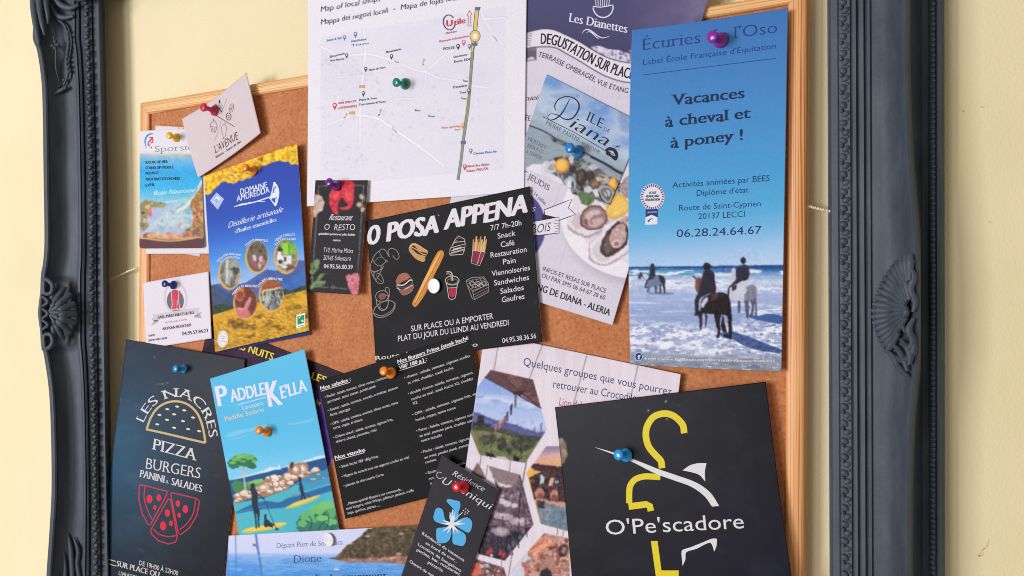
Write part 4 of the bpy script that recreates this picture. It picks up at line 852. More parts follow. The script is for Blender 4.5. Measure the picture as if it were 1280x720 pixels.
# --- island oyster producer's card
f = Flyer('oyster_producer_card', [(683.2, 93), (804, 154.5), (762, 256), (645, 205)], (14.3, 14.6, 13.5, 12.7), (.3, 0), col=(150, 170, 196), step=1.0, up=(.41, -1))
c = f.cv; k7 = K(4.2375, 640, 80)
d = (c.Y - 93) - .5 * (c.X - 683)
for i in range(3): c.im[..., i] = np.interp(d, [-5, 20, 45, 62, 80, 110], [[96, 140, 160, 176, 146, 150], [138, 172, 186, 190, 160, 158], [200, 208, 208, 204, 172, 164]][i])
m = np.clip((62 - d) / 10, 0, 1); c.blotch(m * .55, [(110, 146, 204), (170, 184, 214), (208, 210, 222), (150, 160, 186)], 34, 20, 14)
c.blotch(np.clip((d - 56) / 8, 0, 1) * .5, [(126, 142, 156), (160, 172, 182), (140, 152, 164)], 18, 4, 15)
c.line(curve(k7(70, 318, 120, 336, 180, 362, 245, 402, 320, 440, 390, 472, 480, 520, 560, 566, 640, 600), 4), 1.6, (54, 58, 66)); c.line(curve(k7(420, 492, 500, 532, 560, 570, 640, 604), 4), 3, (46, 50, 58)); c.blotch(c.inside(k7(200, 385, 245, 396, 300, 420, 280, 436, 215, 410)), [(50, 54, 60), (130, 140, 150)], 3, 3, 7)
c.poly(k7(60, 560, 110, 530, 170, 530, 230, 560, 320, 720, 420, 790, 60, 720), (226, 220, 228)); c.ell(*k7(205, 560)[0], 13, 12, (216, 212, 220))
kO = K(4.643, 660, 190)
def cp(pts, col, a=1, sm=3): c.poly([tuple(v) for v in curve(kO(*pts) + kO(*pts)[:1], sm)], col, a)
cl = c.inside([tuple(v) for v in curve(kO(100, 110, 110, 60, 150, 34, 220, 20, 300, 30, 360, 62, 420, 100, 470, 140, 520, 160, 540, 200, 500, 290, 470, 320, 400, 300, 330, 260, 280, 290, 230, 240, 205, 170, 150, 130), 3)])
c.put(cl, (96, 94, 96)); c.blotch(cl, [(52, 50, 52), (120, 120, 122), (84, 80, 80), (168, 170, 172), (70, 66, 66)], 10, 8, 19)
cp((92, 104, 108, 66, 146, 48, 168, 66, 160, 112, 132, 124), (206, 202, 208)); cp((112, 100, 124, 76, 150, 64, 150, 104), (160, 156, 164)); cp((150, 36, 190, 28, 200, 48, 166, 58), (64, 60, 62)); cp((232, 30, 262, 24, 268, 60, 246, 66), (196, 192, 190)); cp((240, 80, 280, 86, 272, 126, 236, 116), (56, 50, 50)); cp((206, 128, 240, 124, 250, 146, 214, 156), (80, 76, 76))
cp((214, 160, 240, 142, 270, 160, 276, 210, 262, 250, 236, 256, 222, 216), (182, 186, 192)); cp((228, 170, 246, 160, 252, 200, 240, 236, 232, 210), (228, 230, 234)); cp((254, 168, 266, 176, 266, 220, 254, 240), (90, 92, 98)); cp((224, 240, 262, 254, 290, 286, 262, 292, 236, 268), (60, 60, 66)); cp((240, 252, 266, 268, 262, 282, 246, 270), (200, 204, 210))
cp((282, 110, 310, 96, 338, 118, 344, 160, 318, 196, 288, 190, 276, 150), (62, 52, 50)); cp((290, 120, 308, 108, 322, 124, 312, 160, 296, 166), (96, 82, 76)); cp((340, 116, 366, 110, 384, 130, 370, 164, 346, 168), (70, 60, 56)); cp((340, 80, 380, 68, 410, 96, 370, 106), (186, 188, 192)); cp((310, 60, 340, 66, 350, 90, 318, 92), (150, 152, 158))
cp((350, 184, 380, 160, 420, 164, 424, 196, 390, 216, 360, 212), (104, 82, 70)); cp((362, 186, 386, 170, 410, 174, 404, 192, 380, 204), (140, 112, 94)); cp((390, 150, 430, 128, 462, 148, 462, 176, 430, 160, 404, 170), (196, 180, 156)); cp((400, 146, 430, 134, 452, 148, 430, 152), (120, 104, 88)); cp((320, 210, 360, 200, 372, 226, 340, 240), (200, 202, 206)); cp((368, 220, 400, 214, 418, 240, 392, 262), (214, 212, 214)); cp((300, 212, 322, 196, 326, 220), (60, 56, 58))
cp((404, 220, 440, 196, 480, 206, 504, 246, 484, 296, 448, 298, 416, 262), (170, 170, 172)); cp((420, 226, 446, 208, 474, 216, 490, 248, 470, 280, 440, 270), (112, 110, 110)); cp((436, 232, 456, 220, 474, 232, 470, 258, 450, 256), (190, 190, 190)); c.line(curve(kO(410, 236, 440, 290, 480, 300), 4), 1.4, (44, 42, 44)); c.line(curve(kO(446, 226, 462, 250, 462, 278), 4), 1.0, (56, 54, 56))
cp((294, 240, 330, 232, 380, 276, 360, 312, 318, 300), (92, 112, 76)); cp((312, 244, 336, 244, 352, 268, 330, 276), (122, 140, 100))
c.warp(cl, 1.8, 5, 91, 14)
q = kO(197, 78)[0]; c.ell(*q, 9.2, 9.0, (206, 134, 44), 1, -.5); c.ell(q[0] - .5, q[1] - .6, 7.6, 7.3, (234, 176, 78), 1, -.5); c.ell(q[0] - 1, q[1] - 1, 5, 4.8, (240, 192, 104), .8, -.5)
for a in range(0, 360, 45): c.line([(q[0] - .5, q[1] - .6), (q[0] - .5 + 6 * math.cos(R(a + 10)), q[1] - .6 + 6 * math.sin(R(a + 10)))], .35, (248, 216, 140), .6)
cp((462, 186, 478, 156, 500, 148, 514, 170, 520, 214, 498, 216), (216, 150, 52)); cp((470, 184, 484, 160, 500, 156, 506, 180, 500, 206), (240, 190, 92))
p = f.pr('lettering'); B = (40, 42, 54)
p.line(k7(305, 186, 282, 232, 258, 268, 226, 292, 198, 296, 190, 280, 206, 264, 240, 270, 280, 292, 318, 288, 344, 258, 356, 226, 346, 196, 316, 176, 276, 174, 242, 192, 226, 222, 232, 246), (.9, 1.6, 1.8, 1.2, .8, .9, 1.2, 1.6, 1.8, 2.0, 1.6, 1.2, 1.3, 1.5, .9), B, smooth=6)
p.text('iana', k7(302, 333)[0], k7(497, 437)[0], 15.5, B, 'script', up=(.42, -1)); p.text('ILE', k7(394, 300)[0], k7(474, 342)[0], 12, B, 'serif'); p.text('DE', k7(484, 352)[0], k7(514, 366)[0], 4.6, B, 'serif')
p.line(k7(162, 279, 330, 362, 500, 462), .8, B); p.text('PIERRE PASTRE', k7(179, 319)[0], k7(355, 414)[0], 5.4, (70, 74, 88), 'serif'); p.text('PRODUCTEUR', k7(362, 420)[0], k7(462, 474)[0], 3.4, (84, 88, 100), 'sans')
p.text('HUITRES', k7(82, 404)[0], k7(175, 450)[0], 4.6, (84, 92, 108), 'serif'); p.text('MOULES', k7(80, 440)[0], k7(160, 474)[0], 4.6, (84, 92, 108), 'serif'); p.text('PLATEAUX', k7(50, 462)[0], k7(153, 506)[0], 4.6, (84, 92, 108), 'serif')
p = f.pr('oyster_emblem'); p.poly(curve(k7(494, 452, 515, 440, 545, 448, 562, 474, 560, 500, 545, 512, 520, 490, 500, 480, 494, 452), 3), B); p.poly(k7(510, 458, 535, 460, 548, 486, 530, 484), (180, 190, 202)); p.line(k7(515, 464, 540, 482), .7, B); p.line(k7(545, 440, 570, 434), 1.2, B); p.line(k7(536, 436, 536, 430), 1, B)
f.build("producer's card with cloudy sky and script name, lying on the oyster bar flyer", 'card')

# --- printed map of the village shops
f = Flyer('shop_map', [(383.6, -60), (659, -70), (655.2, 240), (383.4, 258)], (15.6, 16.0, 12.9, 11.8), (.4, 0), ((0, 0), (0, 0), (0, 0), (1.6, 0)), col=(232, 227, 233), step=1.0, up=(0, -1))
k = K(4, 340, 0); c = f.cv
ar = [(401, 46), (632, 8), (630.5, 212), (401, 232)]; am = c.inside(ar); c.put(am, (226, 221, 231)); c.blotch(am * .5, [(216, 213, 230), (230, 224, 232), (222, 220, 232)], 60, 50, 3)
RD = [((243, 232, 300, 262, 330, 280, 450, 272, 480, 270, 560, 290, 640, 318, 720, 350, 760, 356, 800, 330, 870, 270, 910, 250), 2.6), ((460, 150, 466, 270, 460, 330, 452, 400, 448, 470, 440, 560, 442, 640, 438, 720), 2.6), ((430, 575, 520, 590, 580, 625, 660, 680, 760, 750, 860, 830), 3.2),
      ((760, 356, 830, 388, 900, 400, 960, 412, 1000, 428, 1090, 440), 2.2), ((1040, 40, 1065, 100, 1100, 160, 1160, 230), 2.4), ((1050, 95, 1170, 90), 2.2), ((430, 575, 340, 600, 250, 640), 2), ((310, 390, 440, 380, 520, 400), 1.4), ((770, 360, 760, 440, 720, 490, 600, 500, 540, 560, 500, 590), 1.6), ((240, 540, 430, 545), 1.5), ((700, 540, 860, 590, 960, 640), 1.3), ((610, 390, 590, 440, 600, 490), 1.3)]
for pts, w in RD: c.line([tuple(q) for q in curve(k(*pts), 5)], w + 1.1, (198, 192, 208), .9)
for pts, w in RD: c.line([tuple(q) for q in curve(k(*pts), 5)], w, (240, 236, 241))
rr = np.random.default_rng(5)
for _ in range(150):
    x = rr.uniform(250, 1150); y = rr.uniform(300, 860)
    if rr.random() < .55: x = rr.uniform(250, 620)
    q = k(x, y)[0]; w = rr.uniform(.8, 2.2); h = rr.uniform(.8, 2.0); a = rr.uniform(-.5, .5)
    pts = [(q[0] + u * math.cos(a) - v * math.sin(a), q[1] + u * math.sin(a) + v * math.cos(a)) for u, v in ((-w, -h), (w, -h), (w, h), (-w, h))]
    c.poly(pts, (204, 199, 214), .5)
p = f.pr('route_drawing')
p.line(k(1026, 36, 1020, 100, 1014, 160), 5.4, (96, 90, 84)); p.line(k(1026, 36, 1020, 100, 1014, 160), 3.8, (226, 194, 120)); p.line(k(1008, 175, 1004, 230, 1000, 300), 4.2, (110, 104, 92)); p.line(k(1008, 175, 1004, 230, 1000, 300), 2.8, (216, 196, 136)); p.line(k(1018, 200, 1000, 290), 1.6, (120, 112, 92))
p.ell(*k(1015, 180)[0], 6.8, 7.6, (110, 102, 84)); p.ell(*k(1015, 180)[0], 6.0, 6.8, (228, 196, 118)); p.ell(*k(1015, 181)[0], 3.0, 3.6, (240, 234, 236))
p.line(k(1002, 262, 992, 400, 980, 540, 955, 712, 945, 800, 930, 900), 3.6, (104, 108, 96)); p.line(k(1002, 262, 992, 400, 980, 540, 955, 712, 945, 800, 930, 900), 2.4, (146, 152, 132))
p.line(k(978, 470, 968, 560, 955, 640), 1.0, (226, 196, 140))
for x, y in ((1028, 44), (1014, 222), (956, 714)): p.poly(k(x - 14, y - 8, x + 14, y - 10, x + 12, y + 8, x - 12, y + 8), (104, 112, 138))
p.line(k(988, 52, 1000, 76, 993, 76, 994, 132, 980, 132, 981, 78, 974, 78), .8, (200, 92, 96), close=True)
for x, y in ((450, 432), (400, 564)): p.poly(k(x - 14, y - 6, x + 14, y - 8, x + 14, y + 8, x - 14, y + 8), (222, 164, 84))
def mpin(x, y, s, col, hol=(236, 232, 240)):
    q = k(x, y)[0]; s *= .8; p.poly([(q[0] + s * math.cos(R(a)), q[1] - s * .1 + s * math.sin(R(a)) * 1.0) for a in range(150, 391, 20)] + [(q[0], q[1] + s * 2.3)], col); p.ell(q[0], q[1] - s * .1, s * .5, s * .5, hol)
pins_ = [(362, 185, 2.6, (96, 120, 186)), (417, 170, 2.8, (86, 120, 190)), (373, 275, 2.5, (84, 80, 90)), (597, 280, 2.6, (74, 70, 82)), (468, 343, 2.5, (74, 72, 84)), (456, 465, 2.6, (64, 66, 80)), (313, 526, 3.4, (206, 80, 88)), (930, 230, 2.8, (54, 52, 62)), (958, 210, 2.9, (204, 112, 104)), (987, 230, 2.6, (104, 112, 140)), (983, 452, 2.8, (96, 104, 112)), (952, 626, 2.8, (226, 144, 84)), (993, 752, 2.6, (110, 140, 196)), (963, 832, 2.8, (206, 84, 92))]
for a in pins_: mpin(*a)
p = f.pr('lettering'); H = (84, 78, 90)
p.text('Map of local shops -  Mapa de las tiendas', k(243, 60)[0], k(900, -62)[0], 6.6, H, 'hand'); p.text('Mappa dei negozi locali', k(244, 124)[0], k(577, 64)[0], 6.6, H, 'hand'); p.text('-', k(604, 56)[0], k(616, 54)[0], 6.6, H, 'hand'); p.text('Mapa de lojas locais', k(643, 50)[0], k(955, -6)[0], 6.6, H, 'hand')
RDc = (206, 74, 84)
p.ring(*k(885, 112)[0], 7.2, 9.4, 1.2, (70, 78, 120), 20, 330, -.2); p.text('U', k(872, 132)[0], k(900, 129)[0], 7.6, RDc, 'black'); p.text('tile', k(908, 126)[0], k(966, 114)[0], 7.0, RDc, 'bold')
S = [('Merlinari', 868, 172, 922, 160, 2.6, RDc), ('Pharmacie Solenzarienne', 836, 212, 982, 184, 2.5, RDc), ('POSTE', 856, 250, 912, 244, 3.2, H), ('Distributeur', 908, 290, 978, 276, 2.6, H), ('Euros EDC', 910, 314, 996, 300, 3, H), ('Essence', 906, 442, 974, 432, 3.2, H), ('Total', 938, 468, 968, 466, 2.6, H), ('Travo', 944, 496, 970, 498, 2.6, H), ('Pizza sporting', 848, 644, 938, 634, 2.6, (222, 140, 90)), ('Travo', 912, 654, 940, 650, 2.4, (222, 140, 90)),
     ('Boucherie', 570, 266, 645, 250, 3, H), ('Mairie de Travo', 484, 356, 566, 340, 2.6, H), ('Mairie de Travo', 436, 506, 524, 494, 2.6, H), ('Casa cumuna di Travo', 434, 528, 566, 512, 2.6, H), ('VIVAL SPAR CCA', 330, 522, 420, 510, 2.7, RDc), ('et STATION SERVICE', 328, 546, 424, 534, 2.7, RDc), ('Eglise paroissiale', 288, 288, 362, 272, 2.6, H), ('Saint-Maurice', 290, 308, 360, 298, 2.5, H), ('Salon & Spa', 272, 208, 348, 192, 2.6, (96, 120, 186)), ('Hôtel Kallisté', 396, 212, 470, 200, 2.6, (96, 120, 186)), ('Travo', 396, 232, 482, 220, 2.6, (90, 110, 170)),
     ('Cinéma Plein Air', 1006, 774, 1124, 762, 2.9, (96, 120, 180)), ('Hôtel des Alizés', 972, 838, 1084, 826, 2.9, RDc), ('Tatas PIZZA', 968, 862, 1080, 848, 3.1, RDc), ('Travo', 952, 408, 978, 410, 2.6, H), ('Rte', 714, 556, 740, 556, 2.2, H), ('Strada', 780, 584, 812, 586, 2.2, H)]
for s, x0, y0, x1, y1, cp, cl in S: p.text(s, k(x0, y0)[0], k(x1, y1)[0], cp, cl, 'med')
for s, x0, y0, x1, y1 in (('Strada', 612, 310, 634, 316), ('Strada', 600, 644, 624, 664), ('Rue', 536, 580, 548, 546), ('Via', 756, 330, 762, 295), ('Rue', 364, 592, 376, 566), ('Strada', 1110, 180, 1128, 206)): p.text(s, k(x0, y0)[0], k(x1, y1)[0], 1.9, (120, 114, 126), 'med', up=(0, -1) if abs(y1 - y0) < 26 else (-1, -.3))
f.build('large white sheet printed with a map of village shops, held by one green pin', 'map')

# --- restaurant card with lobster
f = Flyer('restaurant_card', [(394.3, 225.3), (460, 225.3), (449.2, 368.6), (385.2, 364.6)], (13.0, 13.4, 12.6, 11.9), (.3, .4), curl=(0, 1.4, 0, 1.6), col=(45, 41, 44), step=1.0, up=(.065, -1))
k = K(4.236, 370, 210); c = f.cv; c.wear(13, .5)
c.line(k(168, 95, 120, 96, 84, 630, 186, 632), .8, (170, 164, 166)); c.line(k(300, 93, 358, 94, 326, 560), .8, (170, 164, 166)); c.line(k(206, 634, 270, 640), .8, (170, 164, 166)); c.ell(*k(196, 632)[0], 2.0, 2.4, (170, 164, 166)); c.ell(*k(196, 632)[0], 1.2, 1.5, (45, 41, 44))
m = c.inside(k(97, 140, 120, 138, 142, 156, 150, 190, 140, 225, 118, 240, 100, 262, 84, 258)); c.blotch(m, [(196, 170, 150), (214, 190, 172), (180, 152, 136)], 5, 5, 3)
for x, y in ((140, 165), (148, 190), (140, 215), (125, 232), (110, 245)): c.line(k(92, 205, x, y), .6, (160, 130, 116), .8)
RL = [(168, 28, 40), (206, 44, 56), (226, 72, 80), (190, 36, 48)]
m = c.inside([tuple(q) for q in curve(k(196, 100, 180, 130, 172, 165, 182, 205, 206, 245, 224, 246, 220, 210, 226, 180, 244, 160, 262, 178, 276, 196, 250, 206, 228, 210, 250, 224, 285, 214, 304, 180, 306, 130, 300, 70, 235, 66, 240, 110), 3)])
c.blotch(m, RL, 4, 6, 4); c.line(curve(k(232, 70, 240, 130, 236, 170), 4), 1, (140, 20, 34)); c.line(curve(k(268, 70, 262, 120, 272, 170), 4), 1, (236, 120, 120)); c.ell(*k(252, 190)[0], 3.2, 3.6, (45, 41, 44)); c.ell(*k(210, 150)[0], 3, 5, (232, 92, 96), .7, .3); c.ell(*k(285, 150)[0], 3, 6, (232, 92, 96), .6)
for x, y, rx, ry, rt in ((352, 155, 5.4, 3.6, .9), (338, 196, 4.8, 4.4, 0), (356, 222, 3.4, 4.4, .2)): c.ell(*k(x, y)[0], rx, ry, (112, 92, 74), 1, rt); c.ell(k(x, y)[0][0] - .6, k(x, y)[0][1] - .4, rx * .62, ry * .6, (196, 172, 142), 1, rt)
GR = [(60, 84, 52), (96, 124, 78), (128, 150, 104), (78, 104, 66)]
for pts in ((60, 560, 72, 510, 110, 478, 128, 490, 124, 530, 90, 560), (62, 560, 66, 600, 80, 620, 130, 560, 158, 560, 120, 600, 90, 640, 70, 650, 62, 620), (80, 618, 120, 590, 160, 600, 150, 624, 100, 634)): c.blotch(c.inside(k(*pts)), GR, 5, 4, len(pts))
c.line(k(66, 600, 96, 560, 118, 490), .7, (160, 178, 140)); c.line(k(74, 640, 120, 600, 155, 608), .7, (160, 178, 140))
m = c.inside([tuple(q) for q in curve(k(262, 572, 290, 560, 334, 562, 332, 640, 326, 672, 300, 670, 276, 630), 3)]); c.blotch(m, [(196, 84, 100), (222, 140, 150), (170, 60, 80), (214, 110, 126)], 4, 5, 9)
for i in range(6): c.line(k(270 + i * 8, 580 + i * 13, 300 + i * 6, 570 + i * 12), .8, (234, 180, 186), .8)
c.warp(np.clip((np.abs(c.im - np.array([45., 41, 44])).sum(-1) - 20) / 20, 0, 1), 1.6, 4, 9, 12)
p = f.pr('lettering'); W2 = (216, 210, 212)
p.text('Restaurant', k(174, 276)[0], k(292, 278)[0], 8, W2, 'script'); p.text('O  RESTO', k(148, 328)[0], k(310, 330)[0], 7.4, W2, 'hand'); p.text('spécialités poisson et pâte fraîche', k(118, 353)[0], k(311, 359)[0], 2.9, W2, 'italb'); p.text('maison', k(195, 387)[0], k(234, 388)[0], 2.8, W2, 'italb')
p.text('T10. Marine Matra', k(143, 446)[0], k(301, 450)[0], 5.8, W2, 'hand'); p.text('20145 Solenzara', k(143, 487)[0], k(289, 491)[0], 5.8, W2, 'hand'); p.text('04.95.56.00.39', k(147, 530)[0], k(299, 536)[0], 5.2, W2, 'med')
f.build('narrow black restaurant card with a red lobster, shell and green herbs in its corners', 'card')

# --- black snack bar flyer with drawn food
f = Flyer('snack_bar_flyer', [(458.4, 276.3), (662.3, 233), (678, 427.6), (469.6, 453)], (12.9, 14.0, 15.2, 11.4), (0, 0), col=(27, 25, 26), step=1.2, up=(-.065, -1))
k = K(5.333, 440, 220); k6 = K(5.333, 440, 330); c = f.cv; c.wear(7)
p = f.pr('title_lettering'); W2 = (226, 218, 222)
p.text('O', k(104, 466)[0], k(176, 452)[0], 23, W2, 'brush', up=(-.02, -1)); p.text('POSA', k(236, 440)[0], k(572, 374)[0], 22.5, W2, 'brush', up=(-.02, -1)); p.text('APPENA', k(618, 360)[0], k(1164, 247)[0], 23, W2, 'brush', up=(-.02, -1))
p = f.pr('lettering')
for s, x0, y0, x1, y1 in (('7/7 7h-20h', 925, 364, 1130, 328), ('Snack', 972, 418, 1090, 396), ('Café', 993, 475, 1083, 460), ('Restauration', 925, 545, 1165, 505), ('Pain', 1008, 590, 1092, 577)): p.text(s, k(x0, y0)[0], k(x1, y1)[0], 6.6, W2, 'sans')
for s, x0, y0, x1, y1 in (('Viennoiseries', 932, 82, 1187, 40), ('Sandwiches', 948, 144, 1180, 105), ('Salades', 990, 200, 1146, 172), ('Gaufres', 1000, 256, 1150, 231)): p.text(s, k6(x0, y0)[0], k6(x1, y1)[0], 6.6, W2, 'sans')
p.text('SUR PLACE OU A EMPORTER', k6(395, 450)[0], k6(942, 364)[0], 7.0, W2, 'sans'); p.text('PLAT DU JOUR DU LUNDI AU VENDREDI', k6(308, 516)[0], k6(1045, 408)[0], 7.0, W2, 'sans'); p.text('04.95.38.36.56', k6(1003, 528)[0], k6(1228, 494)[0], 6.2, W2, 'sans'); p.text('Route de la mer - Solaro', k6(157, 642)[0], k6(838, 548)[0], 5.2, W2, 'sans')
p = f.pr('food_drawings'); LN = (150, 138, 132); W1 = (196, 186, 180)
# croissant
p.line(k(250, 540, 240, 500, 265, 482, 300, 500, 314, 540, 296, 556, 270, 530), .8, LN, smooth=3); p.line(k(250, 540, 215, 488, 180, 500, 140, 545, 150, 580, 190, 600, 235, 560), .8, LN, smooth=3); p.line(k(180, 500, 200, 540, 240, 575), .6, LN, smooth=3); p.line(k(140, 545, 122, 600, 128, 640, 160, 690, 190, 640, 210, 600), .8, LN, smooth=3); p.line(k(128, 640, 170, 632, 200, 618), .6, LN, smooth=3); p.line(k(150, 570, 175, 545, 200, 540), .5, LN)
p.line(k6(128, 40, 150, 55, 190, 35, 200, 10), .7, LN, smooth=3); p.line(k6(150, 55, 145, 80, 165, 118, 195, 132, 210, 112, 190, 70, 165, 60), .8, LN, smooth=3); p.line(k6(160, 70, 178, 100, 200, 118), .5, LN)
# hot dog
p.poly(curve(k(378, 480, 392, 455, 420, 447, 470, 478, 505, 500, 500, 530, 486, 540, 488, 562, 468, 572, 420, 548, 380, 500), 4), (196, 150, 96)); p.poly(curve(k(392, 478, 412, 462, 450, 500, 500, 515, 494, 532, 440, 520, 400, 488), 4), (58, 36, 32)); p.line(k(396, 474, 430, 490, 470, 520, 496, 524), 1.2, (206, 160, 110), smooth=3); p.line(k(384, 482, 400, 458, 440, 460, 500, 500), .6, (226, 200, 160), smooth=3)
# cake slice
for pts in ((665, 470, 690, 420, 712, 402, 748, 420, 755, 450), (655, 480, 756, 452, 750, 492, 650, 520, 655, 480), (650, 520, 655, 528, 738, 522, 750, 492), (660, 500, 750, 474), (672, 450, 700, 440, 752, 436)): p.line(k(*pts), .9, W1)
p.poly(k(672, 486, 732, 472, 730, 482, 672, 496), (206, 198, 198)); p.poly(k(660, 508, 745, 486, 744, 494, 660, 518), (170, 160, 158)); p.ring(*k(708, 408)[0], 2.4, 2, .7, (120, 60, 60)); p.poly(k(680, 440, 700, 425, 715, 440), (110, 100, 98))
# fries
for i in range(10):
    x = 806 + i * 9.5; t = 430 + 22 * math.sin(i * 2.1) - 6; p.poly(k(x, t, x + 9, t - 4, x + 4 - i, 508, x - 6 - i, 508), random.choice([(206, 166, 110), (222, 186, 128), (190, 146, 92)]))
p.poly(k(806, 496, 888, 508, 864, 578, 836, 586, 796, 572), (140, 40, 62)); p.line(k(806, 496, 888, 508, 850, 598, 794, 580), .7, W1, close=True); p.line(k(858, 506, 834, 590), .7, W1)
# baguette
q = [tuple(v) for v in curve(k(600, 494, 614, 520, 590, 580, 555, 648, 520, 720, 480, 800, 430, 868, 408, 866, 404, 840, 440, 770, 490, 670, 540, 560, 575, 500), 4)]; p.poly(q, (206, 134, 56)); p.line(k(590, 505, 540, 600, 480, 710, 420, 845), (1, 3.4, 3.6, 1), (232, 176, 96), smooth=3)
for x, y in ((570, 560), (545, 610), (515, 665), (488, 720), (455, 780), (430, 825)): p.line(k(x - 12, y + 34, x + 14, y - 18), (.6, 1.8, .6), (160, 92, 36)); p.line(k(x - 4, y + 30, x + 18, y - 14), (.3, .9, .3), (244, 206, 140))
# burger
p.poly(curve(k6(292, 120, 310, 78, 350, 60, 378, 74, 382, 96, 340, 118, 298, 140), 4), (166, 96, 72)); p.line(k6(300, 140, 345, 140, 385, 108, 404, 110), 1.6, (206, 196, 190), smooth=3); p.line(k6(296, 150, 350, 158, 402, 128), 1.8, (90, 70, 60), smooth=3); p.line(k6(300, 158, 330, 176, 370, 160, 404, 140), 1.6, W1, smooth=3); p.poly(curve(k6(312, 172, 360, 168, 402, 145, 404, 175, 370, 200, 340, 206), 4), (150, 88, 66)); p.line(k6(292, 120, 310, 78, 350, 60, 378, 74, 404, 120, 404, 175, 345, 208, 310, 170, 292, 140), .6, LN, smooth=3)
for x, y in ((325, 90), (345, 80), (340, 102), (362, 92)): p.line(k6(x, y, x + 9, y - 4), .7, (214, 160, 130))
# coffee cup
p.ring(*k6(200, 215)[0], 8.0, 7.0, .9, LN, 0, 360, -.3); p.ell(*k6(202, 215)[0], 5, 4.2, (130, 80, 72), -.3); p.line(k6(160, 225, 170, 280, 200, 310, 235, 290, 245, 220), 1, LN, smooth=3); p.ring(*k6(216, 300)[0], 14.5, 9, 1, LN, 0, 360, -.5); p.line(k6(150, 330, 200, 345, 265, 310, 290, 260), .8, LN, smooth=3); p.line(k6(225, 205, 250, 215, 245, 160, 222, 162, 230, 190), .9, LN, smooth=3); p.line(k6(175, 285, 215, 305, 235, 282), .7, LN, smooth=3); p.line(k6(185, 240, 190, 295), 2, (96, 88, 86))
# drink
p.line(k6(625, 118, 632, 140, 645, 225, 665, 240, 690, 225, 702, 140, 712, 112), .9, W1); p.ring(*k6(668, 110)[0], 8.6, 5.6, .9, W1); p.ring(*k6(668, 116)[0], 6.6, 3.4, .6, LN); p.line(k6(672, 112, 664, 58, 630, 52), 1.3, W1, smooth=3); p.line(k6(662, 112, 656, 70, 628, 66), .7, W1, smooth=3); p.poly(k6(642, 164, 698, 160, 690, 212, 668, 224, 652, 214), (176, 40, 70)); p.line(k6(640, 160, 700, 156), .7, W1)
# waffle
p.line(k6(762, 110, 800, 90, 880, 86, 910, 130, 912, 185, 815, 238, 800, 225, 768, 140), .9, LN, close=True); p.line(k6(768, 140, 805, 185, 910, 135), .8, LN); p.line(k6(805, 185, 815, 238), .8, LN)
for i in range(5): p.line(k6(778 + i * 24, 104 - i * 3, 812 + i * 22, 178 - i * 12), .55, LN); p.line(k6(766 + i * 8, 116 + i * 16, 880 + i * 7, 92 + i * 12), .55, LN); p.ring(*k6(800 + i * 20, 130 + 14 * (i % 2))[0], 3, 2.2, .6, W1)
p.line(k6(812, 205, 908, 155), .6, LN); p.line(k6(814, 222, 910, 172), .6, LN)
p.line(k(572, 258, 582, 266), .7, W1)
f.build('black snack bar flyer with big white brushed title, drawn foods and a baguette', 'flyer')
# --- poster with hexagonal photographs
f = Flyer('concert_poster', [(606, 416), (851, 467.8), (816, 762), (560, 738)], (12.7, 11.2, 13.2, 17.0), (0, .3), curl=(0, 2.4, 0, 0), col=(226, 214, 222), step=1.0, up=(.14, -1))
k = K(4.5, 580, 420); k2 = K(4.5, 570, 560); c = f.cv
c.im += (((c.n(5, 160, 3) - .5) * 14) + ((c.n(2.2, 60, 5) - .5) * 8))[..., None]; c.blotch(np.clip(c.n(26, 60, 8) * 3 - 1.7, 0, .35), [(206, 186, 196), (216, 198, 206)], 10, 40, 6)
for x0, x1 in ((622, 618), (679, 664), (737, 728), (803, 796)): c.line([(x0 + 2, 424), (x1 - 6 - (x0 - x1), 520), (x1 - 42, 760)], .9, (120, 106, 116))
c.line(k(395, 300, 355, 690, 300, 1000), .9, (120, 106, 116)); c.line(k2(400, 55, 372, 200), 1, (110, 96, 106)); c.line(k2(316, 590, 296, 720), 1, (110, 96, 106)); c.line(k2(178, 95, 168, 170), .9, (120, 106, 116)); c.line(k2(140, 50, 132, 140), .9, (150, 130, 140)); c.line(k2(610, 450, 598, 500), .9, (120, 106, 116))
# terrace view
h1 = k(150, 190, 388, 245, 466, 525, 345, 714, 88, 668, 36, 540, 76, 285); m = c.inside(h1)
c.vgrad([(462, (120, 152, 212)), (500, (160, 180, 226)), (530, (190, 200, 230)), (540, (150, 150, 160))], .1, m, 630)
c.blotch(m * np.clip(1 - np.abs(c.Y - 500 - .15 * (c.X - 620)) / 9, 0, 1), [(130, 160, 216), (222, 224, 234), (200, 208, 230)], 20, 5, 4, .9)
def inm(pts): return c.inside(pts) * m
c.put(inm(k(30, 425, 80, 430, 130, 455, 180, 470, 240, 490, 300, 498, 350, 525, 420, 540, 470, 540, 470, 600, 30, 560)), (92, 92, 146)); c.put(inm(k(30, 440, 100, 460, 160, 490, 200, 500, 180, 530, 30, 530)), (98, 100, 150))
g = inm(k(30, 505, 120, 520, 200, 525, 300, 560, 380, 570, 460, 575, 460, 730, 30, 730)); c.blotch(g, [(92, 90, 66), (132, 122, 88), (112, 112, 74), (150, 138, 100)], 10, 5, 7)
c.blotch(inm(k(60, 590, 200, 610, 300, 640, 360, 690, 100, 680)), [(96, 106, 66), (118, 124, 78)], 12, 5, 8)
c.blotch(inm(k(48, 480, 70, 490, 80, 445, 110, 450, 118, 490, 150, 500, 140, 520, 50, 510)), [(34, 40, 44), (52, 60, 56)], 3, 3, 2)
c.blotch(inm(k(30, 500, 130, 508, 210, 520, 300, 545, 400, 565, 440, 570, 400, 600, 300, 575, 200, 545, 30, 525)), [(48, 56, 50), (80, 84, 66), (40, 46, 46)], 4, 3, 3)
